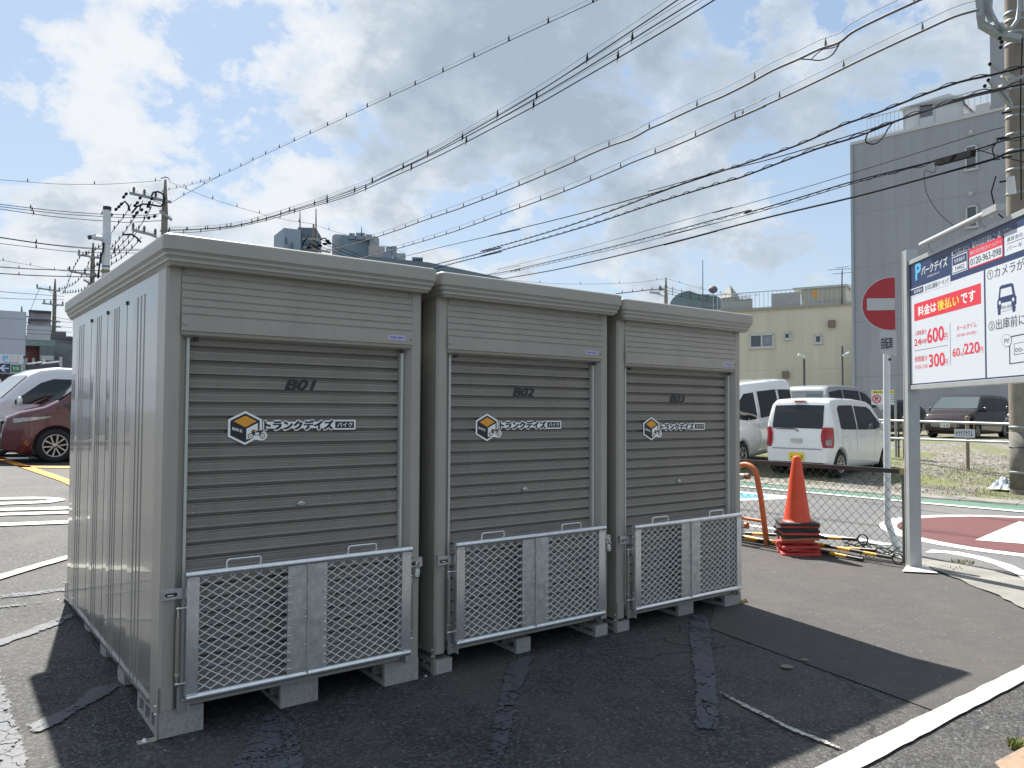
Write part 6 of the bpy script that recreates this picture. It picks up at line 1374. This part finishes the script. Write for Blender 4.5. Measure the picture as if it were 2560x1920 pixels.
for pts in ([(770, 598), (762, 606), (758, 620)], [(800, 600), (812, 596), (826, 612)], [(768, 626), (776, 612), (786, 618), (800, 625)], [(790, 606), (800, 614), (804, 618)]): mb.tube([P2_(x, y)-v2*.3 for x, y in pts], .05, 6)
for x, y in ((818, 603), (822, 608), (800, 616), (812, 611), (774, 622)): mb.ball(P2_(x, y)-v2*.3, .16, None, 5, (1, 1, .6))
build_each(mb, 'insulator', M['cable'], p2)
util_pole(1665, 694, 60, .14, 'utility pole standing far behind the roof of shed B03', [(1648, 726, 1668, 722, (.1, .8)), (1625, 731, 1650, 734, ())])
# near pole at the right
g_ = G(2556, 1240); np_ = thing('utility_pole', 'thick concrete utility pole at the right edge of the picture', 'utility pole', g_); pd = ld(g_.x, g_.y)[1]
mb = MB(); mb.tube([(0, 0, -.2), (0, 0, 4.5), (0, 0, 12.5)], [.188, .170, .135], 32); mb.build('pole', M['polecon'], np_)
def NP(px, py, dd=0.0): return W(px, py, pd+dd)-g_
bd = MB()
for py in (1180, 1068, 640, 550, 480, 420, 372, 330, 285, 265, 215, 168, 100, 70, 38, 18): z = W(2545, py, pd).z-g_.z; r_ = .188-.0042*z+.004; bd.lathe([(r_-.01, -.022), (r_+.004, -.02), (r_+.004, .02), (r_-.01, .022)], (0, 0, z), (0, 0, 1), 28)
build_each(bd, 'band', M['zinc'], np_)
mb = MB(); mb.lathe([(.17, -.01), (.192, -.008), (.192, .008), (.17, .01)], (0, 0, W(2540, 1118, pd).z-g_.z), (0, 0, 1), 28); mb.build('dark_band', M['black'], np_)
mb = MB(); mb.lathe([(.17, -.5), (.1888, -.5), (.188, .5), (.17, .5)], (0, 0, 0.62), (0, 0, 1), 32); mb.build('damp_sleeve', pmat('sleeve_grey', (0.17, 0.16, 0.14), .85, var=.3, vscale=6), np_)
mb = MB(); mb.tube([NP(2450, -60, -.35), NP(2452, 40, -.35), NP(2454, 62, -.3), NP(2500, 88, -.2), NP(2548, 96, 0)], .075, 4, smooth=False); mb.tube([NP(2476, -60, -.35), NP(2470, 20, -.35), NP(2480, 55, -.3)], .07, 4, smooth=False)
mb.tube([NP(2440, -40, -.3), NP(2448, 28, -.3), NP(2452, 62, -.3)], .045, 4, smooth=False)
for i in range(12): q = NP(2472+i*3.2, 38+i*4.0, -.3); mb.tube([q, q+Z*.12+Vector((random.uniform(-.04, .04), 0, 0))], .005, 3)
mb.build('crossarm', M['zinc'], np_)
mb = MB(); mb.tube([NP(x, y, -.28) for x, y in ((2465, -60), (2469, 0), (2478, 32), (2492, 58), (2512, 74), (2530, 70), (2544, 50), (2549, 15), (2550, -60))], .036, 12); mb.build('conduit', M['zinc'], np_)
mb = MB()
for (a, b) in (((2476, 160), (2535, 196)), ((2472, 200), (2530, 270)), ((2500, 215), (2528, 262)), ((2505, 190), (2520, 225)), ((2560, 190), (2518, 208))): mb.tube([NP(*a, -.3), NP(*b, -.12)], .036, 4, smooth=False)
for px, py in ((2475, 160), (2471, 200), (2462, 215), (2500, 96), (2504, 105), (2502, 118)): mb.ball(NP(px, py, -.3), .032, M['cable'], 6)
for x, y in ((2468, 70), (2500, 348), (2492, 347), (2506, 395), (2506, 283), (2500, 455)): mb.tube([NP(x, y, -.2), NP(x+22, y-4, -.15)], .018, 6, M['cable'])
build_each(mb, 'bracket', M['zinc'], np_)
mb = MB(); o = NP(2528, 462, -.32); mb.box(-.05, .05, -.05, .05, -.16, .14, M['polewhite'], Matrix.Translation(o) @ Matrix.Rotation(R(-14), 4, 'Y')); mb.build('junction_box', M['polewhite'], np_)
for pts in ([(2556, 95), (2552, 200), (2551, 300), (2553, 500)], [(2495, 350), (2480, 372), (2488, 400), (2500, 398)], [(2490, 440), (2478, 480), (2490, 530), (2508, 545)]):
    mb = MB(); mb.tube([NP(x, y, -.25) for x, y in pts], .012, 6); mb.build('drop_cable', M['cable'], np_)

def smooth_pts(P, n=4):
    out = []
    for i in range(len(P)-1):
        p0, p1_, p2_, p3 = P[max(0, i-1)], P[i], P[i+1], P[min(len(P)-1, i+2)]
        for j in range(n):
            t = j/n; out.append(tuple(0.5*((2*b)+(-a+c)*t+(2*a-5*b+4*c-d)*t*t+(-a+3*b-3*c+d)*t**3) for a, b, c, d in zip(p0, p1_, p2_, p3)))
    out.append(tuple(P[-1])); return out
WG = 'overhead wires against the sky'
def wire(pts, dA, dB, r, label, ox=0, oy=0, s=1.0, clips=None, spiral=None, mat='cable', group=WG, strand=None):
    pts = [(ox+x*s, oy+y*s) for x, y in pts]; A, Bq = W(*pts[0], dA), W(*pts[-1], dB); D_ = Vector((Bq.x-A.x, Bq.y-A.y, 0)).normalized()
    P = [wall_pt(x, y, A, D_) for x, y in smooth_pts(pts, 4)]
    root = P[0]; mb = MB(); mb.tube([p-root for p in P], r, 6)
    L_ = [0]
    for a, b in zip(P[:-1], P[1:]): L_.append(L_[-1]+(b-a).length)
    def at_(l):
        for i in range(len(P)-1):
            if l <= L_[i+1]: t = (l-L_[i])/max(1e-6, L_[i+1]-L_[i]); return P[i]+(P[i+1]-P[i])*t-root
        return P[-1]-root
    if clips:
        step, size, star = clips; l = step*0.6
        while l < L_[-1]:
            q = at_(l); mb.tube([q, q+Z*size*.5, q+Z*size], [size*.16, size*.13, size*.02], 5)
            if star:
                for a in (0, 2.1, 4.2): mb.tube([q, q+Vector((math.cos(a)*D_.x, math.cos(a)*D_.y, math.sin(a)))*size*.55], [size*.07, size*.02], 4)
            l += step
    if spiral:
        rr, st = spiral; Q_ = []; l = 0; nrm = Vector((-D_.y, D_.x, 0))
        while l < min(L_[-1], 60): a = 6.283*l/st; Q_.append(at_(l)+Z*(rr+rr*math.sin(a))+nrm*rr*math.cos(a)*.5); l += st/8
        if len(Q_) > 2: mb.tube(Q_, r*.45, 4, cap=False)
    if strand:
        mb.tube([p-root+Z*strand for p in P], r*.3, 4)
    o = mb.build('power_line', M[mat], loc=root); tag(o, label, 'power line', group); return o
c1 = dict(ox=1100, oy=0, s=.4069); c3 = dict(ox=1660, oy=0, s=.4069); c4 = dict(ox=0, oy=420, s=.1899)
def cc1(l): return [(1100+x*.4069, y*.4069) for x, y in l]
def cc2(l): return [(400+x*.4069, 200+y*.4069) for x, y in l]
def cc3(l): return [(1660+x*.4069, y*.4069) for x, y in l]
def cc4(l): return [(x*.1899, 420+y*.1899) for x, y in l]
wire(cc2([(-10, 695), (68, 672), (200, 640), (370, 588), (630, 465), (860, 358), (1110, 243), (1410, 103), (1580, 25)])+cc1([(210, 352), (412, 258), (650, 148), (970, 0), (1200, -115)])[1:], 46, 16, .009, 'thin topmost wire with bird spikes, crossing the middle of the sky', clips=(1.5, .16, False), strand=.10)
wire(cc2([(70, 752), (160, 700), (280, 635), (370, 588)]), 42, 44, .012, 'short thin wire joining the topmost wire near the left pole', clips=(1.4, .2, False))
wire(cc2([(0, 930), (190, 936), (450, 906), (660, 860), (880, 795), (1080, 738), (1220, 690), (1380, 618), (1550, 543), (1715, 465), (1885, 380)])+cc1([(362, 768), (603, 640), (855, 495), (1140, 330), (1440, 152), (1685, 0), (1850, -100)]), 41, 13.5, .013, 'lowest of the three spiked wires running up from the left pole', clips=(2.6, .17, True), strand=.13)
wire(cc2([(0, 927), (450, 900), (880, 785), (1065, 730), (1220, 675), (1465, 555), (1630, 478), (1800, 392)])+cc1([(277, 778), (520, 643), (770, 497), (1050, 325), (1355, 135), (1575, 0), (1750, -105)]), 41.5, 13.8, .013, 'middle of the three spiked wires running up from the left pole', clips=(2.9, .17, True), strand=.13)
wire(cc2([(0, 924), (450, 896), (880, 778), (1220, 662), (1380, 590), (1545, 512), (1720, 422)])+cc1([(192, 805), (432, 668), (683, 515), (965, 330), (1268, 130), (1460, 0), (1620, -105)]), 42, 14.2, .013, 'uppermost of the three spiked wires running up from the left pole', clips=(3.1, .17, True), strand=.13)
wire(cc2([(950, 1060), (1150, 1018), (1330, 965), (1480, 915), (1630, 860), (1810, 800), (2000, 730)])+cc1([(280, 1222), (510, 1130), (770, 1019), (930, 945), (1055, 893), (1180, 850), (1290, 790), (1372, 755), (1550, 672), (1720, 600), (1780, 572), (1900, 512), (2050, 430)])+cc3([(830, 362), (960, 300), (1075, 262), (1155, 200), (1300, 125), (1570, 0), (1800, -105)]), 52, 11.2, .024, 'thick cable bundle with a splice, upper of two heading over the right pole', clips=(1.7, .16, False), strand=.16, mat='cable2')
wire(cc3([(832, 362), (900, 366), (960, 370), (1030, 340), (1075, 275)]), 14.2, 13.2, .011, 'drooping splice loop on the upper cable bundle')
wire(cc3([(905, 364), (940, 330), (980, 303), (1050, 290), (1080, 268)]), 14.0, 13.1, .009, 'upper strand of the splice loop on the cable bundle')
wire(cc2([(1200, 1105), (1300, 1078), (1485, 1028), (1640, 983), (1815, 928), (2000, 863)])+cc1([(283, 1352), (513, 1268), (770, 1173), (1055, 1055), (1200, 990), (1370, 925), (1550, 850), (1785, 742), (2000, 650)])+cc3([(410, 742), (860, 538), (1312, 318), (1600, 185), (1790, 100), (1930, 60)]), 52, 12.6, .024, 'thick cable bundle ending at the arm of the right pole', clips=(1.7, .16, False), strand=.16, mat='cable2')
wire(cc2([(1400, 1110), (1800, 1010), (2212, 918)])+cc1([(300, 1450), (830, 1320), (1300, 1190), (1430, 1150)])+cc3([(280, 1070)]), 52, 16, .014, 'plain wire that joins the coiled wire in mid sky')
wire(cc2([(1600, 1155), (1850, 1095), (2100, 1030)])+cc1([(250, 1545), (500, 1476), (830, 1375), (1100, 1278), (1430, 1152), (1750, 1045)])+cc3([(280, 1073), (490, 1008), (830, 888), (1100, 768), (1300, 698), (1600, 580), (1820, 503), (2000, 463), (2230, 405)]), 52, 12.5, .021, 'coiled cable reaching the right pole just above the roof hut', spiral=(.024, .62))
wire(cc2([(1650, 1170), (1850, 1115), (2100, 1055)])+cc1([(250, 1575), (650, 1463), (970, 1367), (1350, 1240), (1750, 1118)])+cc3([(500, 1080), (930, 918), (1190, 838), (1450, 735), (1700, 650), (1840, 600), (2000, 560), (2230, 510)]), 50, 12.5, .021, 'coiled cable crossing in front of the roof hut', spiral=(.028, .70))
wire(cc3([(-100, 1175), (0, 1150), (300, 1065), (700, 965), (1200, 815), (1450, 733), (1840, 610), (2100, 548)]), 24, 12.4, .012, 'thin wire between the two coiled cables near the right pole')
wire(cc3([(1480, 722), (1400, 760), (1340, 850), (1290, 885), (1240, 870), (1260, 810), (1340, 775), (1430, 745)]), 14.6, 14.4, .012, 'spare cable loop hanging in front of the grey building')
wire(cc2([(1800, 1250), (2212, 1140)])+cc1([(350, 1655), (900, 1520), (1400, 1380), (1800, 1272)])+cc3([(300, 1310), (700, 1200), (1175, 1058), (1960, 815), (2095, 785)]), 48, 12.6, .007, 'very thin straight wire to the right pole')
wire(cc2([(1900, 1220), (2212, 1160)])+cc1([(450, 1659), (1000, 1530), (1500, 1400), (1900, 1292)])+cc3([(500, 1310), (850, 1208), (1170, 1112), (1590, 1008), (1930, 915), (2080, 865), (2230, 830)]), 46, 12.5, .015, 'coiled cable carrying a dark splice box near the right pole', spiral=(-.026, .66))
wire(cc2([(2000, 1215), (2212, 1170)])+cc1([(500, 1659), (1200, 1500), (1700, 1368)])+cc3([(0, 1450), (600, 1298), (1170, 1125), (1590, 1015)]), 44, 14.8, .009, 'lower companion strand of the coiled cable with the splice box')
wire(cc1([(250, 1735), (700, 1659), (1200, 1545), (1700, 1420)])+cc3([(0, 1505), (600, 1345), (1170, 1210), (1600, 1095), (2000, 985), (2110, 940), (2250, 915)]), 46, 12.5, .021, 'lowest plain cable running down to the left from the right pole')
wire(cc3([(1930, 920), (2050, 955), (2250, 1005)]), 13.1, 12.4, .008, 'slack wire crossing to the right pole below the window')
a, b = wall_pt(1660+1680*.4069, 1000*.4069, W(1660+1590*.4069, 1010*.4069, 13.8), Vector((1, -.3, 0)).normalized()), None
o_ = W(1660+1790*.4069, 970*.4069, 13.6); e0, e1 = W(1660+1680*.4069, 1000*.4069, 14.0), W(1660+1900*.4069, 940*.4069, 13.2)
mb = MB(); mb.tube([e0-o_, e1-o_], .075, 4, smooth=False); tag(mb.build('splice_box', M['cable'], loc=o_), 'long dark splice box hanging on a cable in front of the upper window', 'splice box')
wire(cc3([(1660, 1000), (1672, 1040), (1650, 1060), (1605, 1048), (1598, 1080), (1615, 1190), (1700, 1320), (1815, 1412)]), 13.9, 13.6, .005, 'thin loose wire dangling in front of the grey building')
# left-hand wires
LW = 'wires at the left of the pole behind shed B01'
def lw(pts, dA, dB, r, label, clips=None, mat='cable'): wire(cc4(pts), dA, dB, r, label, clips=clips, mat=mat, group=LW)
lw([(-200, 140), (0, 155), (520, 195), (830, 213), (1300, 215), (1650, 200), (2130, 165)], 36, 40, .010, 'highest thin wire from the pole tip to the left edge', (2.8, .18, False))
lw([(-200, 455), (0, 478), (700, 560), (1300, 605), (1540, 612), (1900, 622), (2120, 600)], 36, 40, .016, 'upper of three level wires leaving the left pole', (3.0, .20, True))
lw([(-200, 485), (0, 508), (770, 600), (1300, 635), (1600, 652), (1900, 650), (2080, 630)], 36, 40, .016, 'middle of three level wires leaving the left pole', (3.1, .20, True))
lw([(-200, 512), (0, 540), (640, 632), (1170, 683), (1470, 702), (1700, 715), (2150, 690)], 36, 40, .016, 'lower of three level wires leaving the left pole', (3.2, .20, True))
lw([(-200, 880), (0, 910), (500, 985), (800, 1020), (1240, 1055), (1860, 1070)], 36, 40, .014, 'upper of the paired wires below the camera', (3.4, .2, True))
lw([(-200, 885), (0, 918), (500, 992), (800, 1028), (1240, 1068), (1830, 1088)], 36, 40, .014, 'second of the paired wires below the camera', (3.4, .2, True))
lw([(-200, 965), (0, 993), (840, 1092), (1200, 1110), (1800, 1120)], 36, 40, .014, 'single wire under the paired wires', (3.4, .2, True))
lw([(-200, 1175), (0, 1210), (400, 1280), (700, 1335), (960, 1375), (1300, 1450)], 34, 46, .008, 'thin sloping wire across the left edge', (2.5, .14, False))
lw([(-200, 1290), (0, 1303), (430, 1330), (960, 1348), (1400, 1350)], 32, 40, .020, 'thick level cable, upper of two at the left edge', (3.2, .14, False))
lw([(-200, 1372), (0, 1388), (460, 1415), (960, 1430), (1400, 1430)], 32, 40, .020, 'thick level cable, lower of two at the left edge', (3.2, .14, False))
lw([(-200, 1585), (0, 1625), (430, 1660), (840, 1690)], 40, 60, .016, 'level wire just above the pale tower house', None)
lw([(-200, 1690), (0, 1710), (300, 1725), (840, 1735)], 40, 60, .014, 'level wire crossing the top of the blank board', None)
for i, (y, dd) in enumerate(((800, 60), (812, 58), (823, 56), (833, 54), (849, 50), (790, 62))):
    wire([(-20, y-6-i), (60, y), (140, y+4), (180, y+6+i)], dd-12, dd, .014, 'low wire number %s from the top between the far poles' % ('two', 'three', 'four', 'five', 'six', 'one')[i], group='low wires between the far poles at the left')
lw([(1730, 470), (1650, 610), (1540, 755), (1450, 875), (1330, 1020), (1200, 1110), (1070, 1150)], 40, 55, .018, 'slanting spiked wire from the outer end of the spiked crossarm', (1.4, .24, True))
lw([(1880, 430), (1830, 560), (1690, 770), (1615, 880), (1500, 1020), (1380, 1110), (1270, 1175)], 40, 55, .018, 'slanting spiked wire from the middle of the spiked crossarm', (1.4, .24, True))
lw([(2020, 440), (1960, 580), (1890, 690), (1770, 890), (1700, 985), (1590, 1100), (1480, 1180), (1240, 1290)], 40, 55, .018, 'slanting spiked wire from the inner end of the spiked crossarm', (1.4, .24, True))
lw([(1800, 800), (1680, 920), (1510, 1100), (1290, 1280), (1130, 1340)], 40, 55, .018, 'slanting wire below the crossarm, passing the camera post', (1.5, .24, True))
lw([(1860, 910), (1780, 1010), (1620, 1170), (1460, 1275), (1250, 1420), (1180, 1530), (1060, 1620), (800, 1650)], 40, 66, .018, 'slanting wire that grazes the shed roof at the left', (1.5, .24, True))
lw([(1060, 1160), (960, 1340), (880, 1560), (840, 1640)], 55, 68, .018, 'steep wire between the two left poles', (1.6, .24, True))
lw([(1190, 1200), (1130, 1330), (1000, 1510), (800, 1600)], 55, 68, .018, 'second steep wire between the two left poles', (1.6, .24, True))
lw([(530, 1570), (470, 1700), (380, 1930)], 70, 80, .02, 'faint wire falling from the thin left pole', None, 'cable2')
wire(cc2([(55, 625), (260, 708), (410, 760), (555, 803), (690, 840), (810, 866), (940, 884)]), 40, 52, .010, 'thin wire from the left pole tip down to the pole by the stair tower', clips=(2.0, .2, False))
wire(cc2([(950, 888), (1075, 932), (1240, 975), (1500, 1060)]), 52, 60, .010, 'thin wire sinking to the right from the pole by the stair tower', clips=(2.2, .2, False))
for i, (dy, dx) in enumerate(((0, 0), (14, -14), (32, -26))): wire(cc2([(985+dx, 978+dy), (1050+dx, 1005+dy), (1120+dx, 1035+dy), (1260+dx, 1090+dy)]), 52, 57, .022, '%s short thick wire sinking behind the shed B01 roof' % ('highest', 'middle', 'lowest')[i], group='short wires at the stair tower pole')
wire([(1180, 690), (1330, 705), (1420, 710), (1560, 708), (1640, 700), (1664, 697)], 55, 60, .010, 'thin sagging wire from the pole behind shed B03 to the left', clips=(3.2, .18, False))
wire([(1540, 734), (1580, 730), (1620, 725), (1660, 722)], 56, 60, .03, 'thick short wire left of the pole behind shed B03', clips=(1.2, .22, True))
for i, (y0, y1) in enumerate(((719, 745), (726, 752), (733, 757))): wire([(1668, y0), (1700, y0+8), (1740, y1-8), (1790, y1)], 60, 66, .018, '%s wire right of the pole behind shed B03' % ('upper', 'middle', 'lower')[i], clips=(1.4, .2, True), group='wires right of the pole behind shed B03')
wire([(1666, 696), (1740, 718), (1820, 735), (1900, 738)], 60, 70, .010, 'thin wire sinking right over the domed roof', clips=(3, .18, False))

# surveillance camera on its post
d = 12.0; k = d/FPX; t_ = W(268, 517, d); g = hz(t_.x, t_.y); root = thing('camera_post', 'pale round post with a black cap carrying a surveillance camera', 'camera post', (t_.x, t_.y, g)); Ht = t_.z-g
v = Vector((t_.x-CAM.x, t_.y-CAM.y, 0)).normalized(); U_ = Vector((v.y, -v.x, 0))
def CP(x, y, dd=0.0): return U_*((x-268)*k)+Z*(W(268, y, d).z-g)+v*dd
mb = MB(); mb.tube([(0, 0, 0), (0, 0, Ht-.05)], .056, 20); mb.build('post', M['polewhite'], root)
mb = MB(); mb.tube([(0, 0, Ht-.055), (0, 0, Ht)], .059, 20); mb.build('cap', M['black'], root)
mb = MB(); mb.tube([CP(268, 586), CP(268, 610)], .066, 20); mb.tube([CP(268, 598), CP(250, 599, -.05), CP(238, 600, -.06)], [.045, .040, .032], 12)
cmr = mb.build('camera_mount', M['signwhite'], root); mb = MB(); mb.tube([CP(245, 596, -.07), CP(233, 600, -.09)], .040, 4, M['signwhite'], smooth=False); mb.tube([CP(234, 600, -.088), CP(229, 602, -.10)], .042, 4, M['black'], smooth=False); mb.build('camera', M['signwhite'], root)
mb = MB(); mb.tube([CP(262, 610, -.06), CP(261, 630, -.065), CP(256, 650, -.07), CP(253, 680, -.07), CP(252, 700, -.07)], .013, 8); mb.build('hose', M['cable'], root)
mb = MB(); mb.tube([CP(268, 666, 0), CP(268, 669, 0)], .058, 16); mb.tube([CP(268, 676, 0), CP(268, 684, 0)], .062, 16, pmat('clamp_ochre', (0.25, 0.22, 0.12), .6)); mb.build('clamp', M['black'], root)
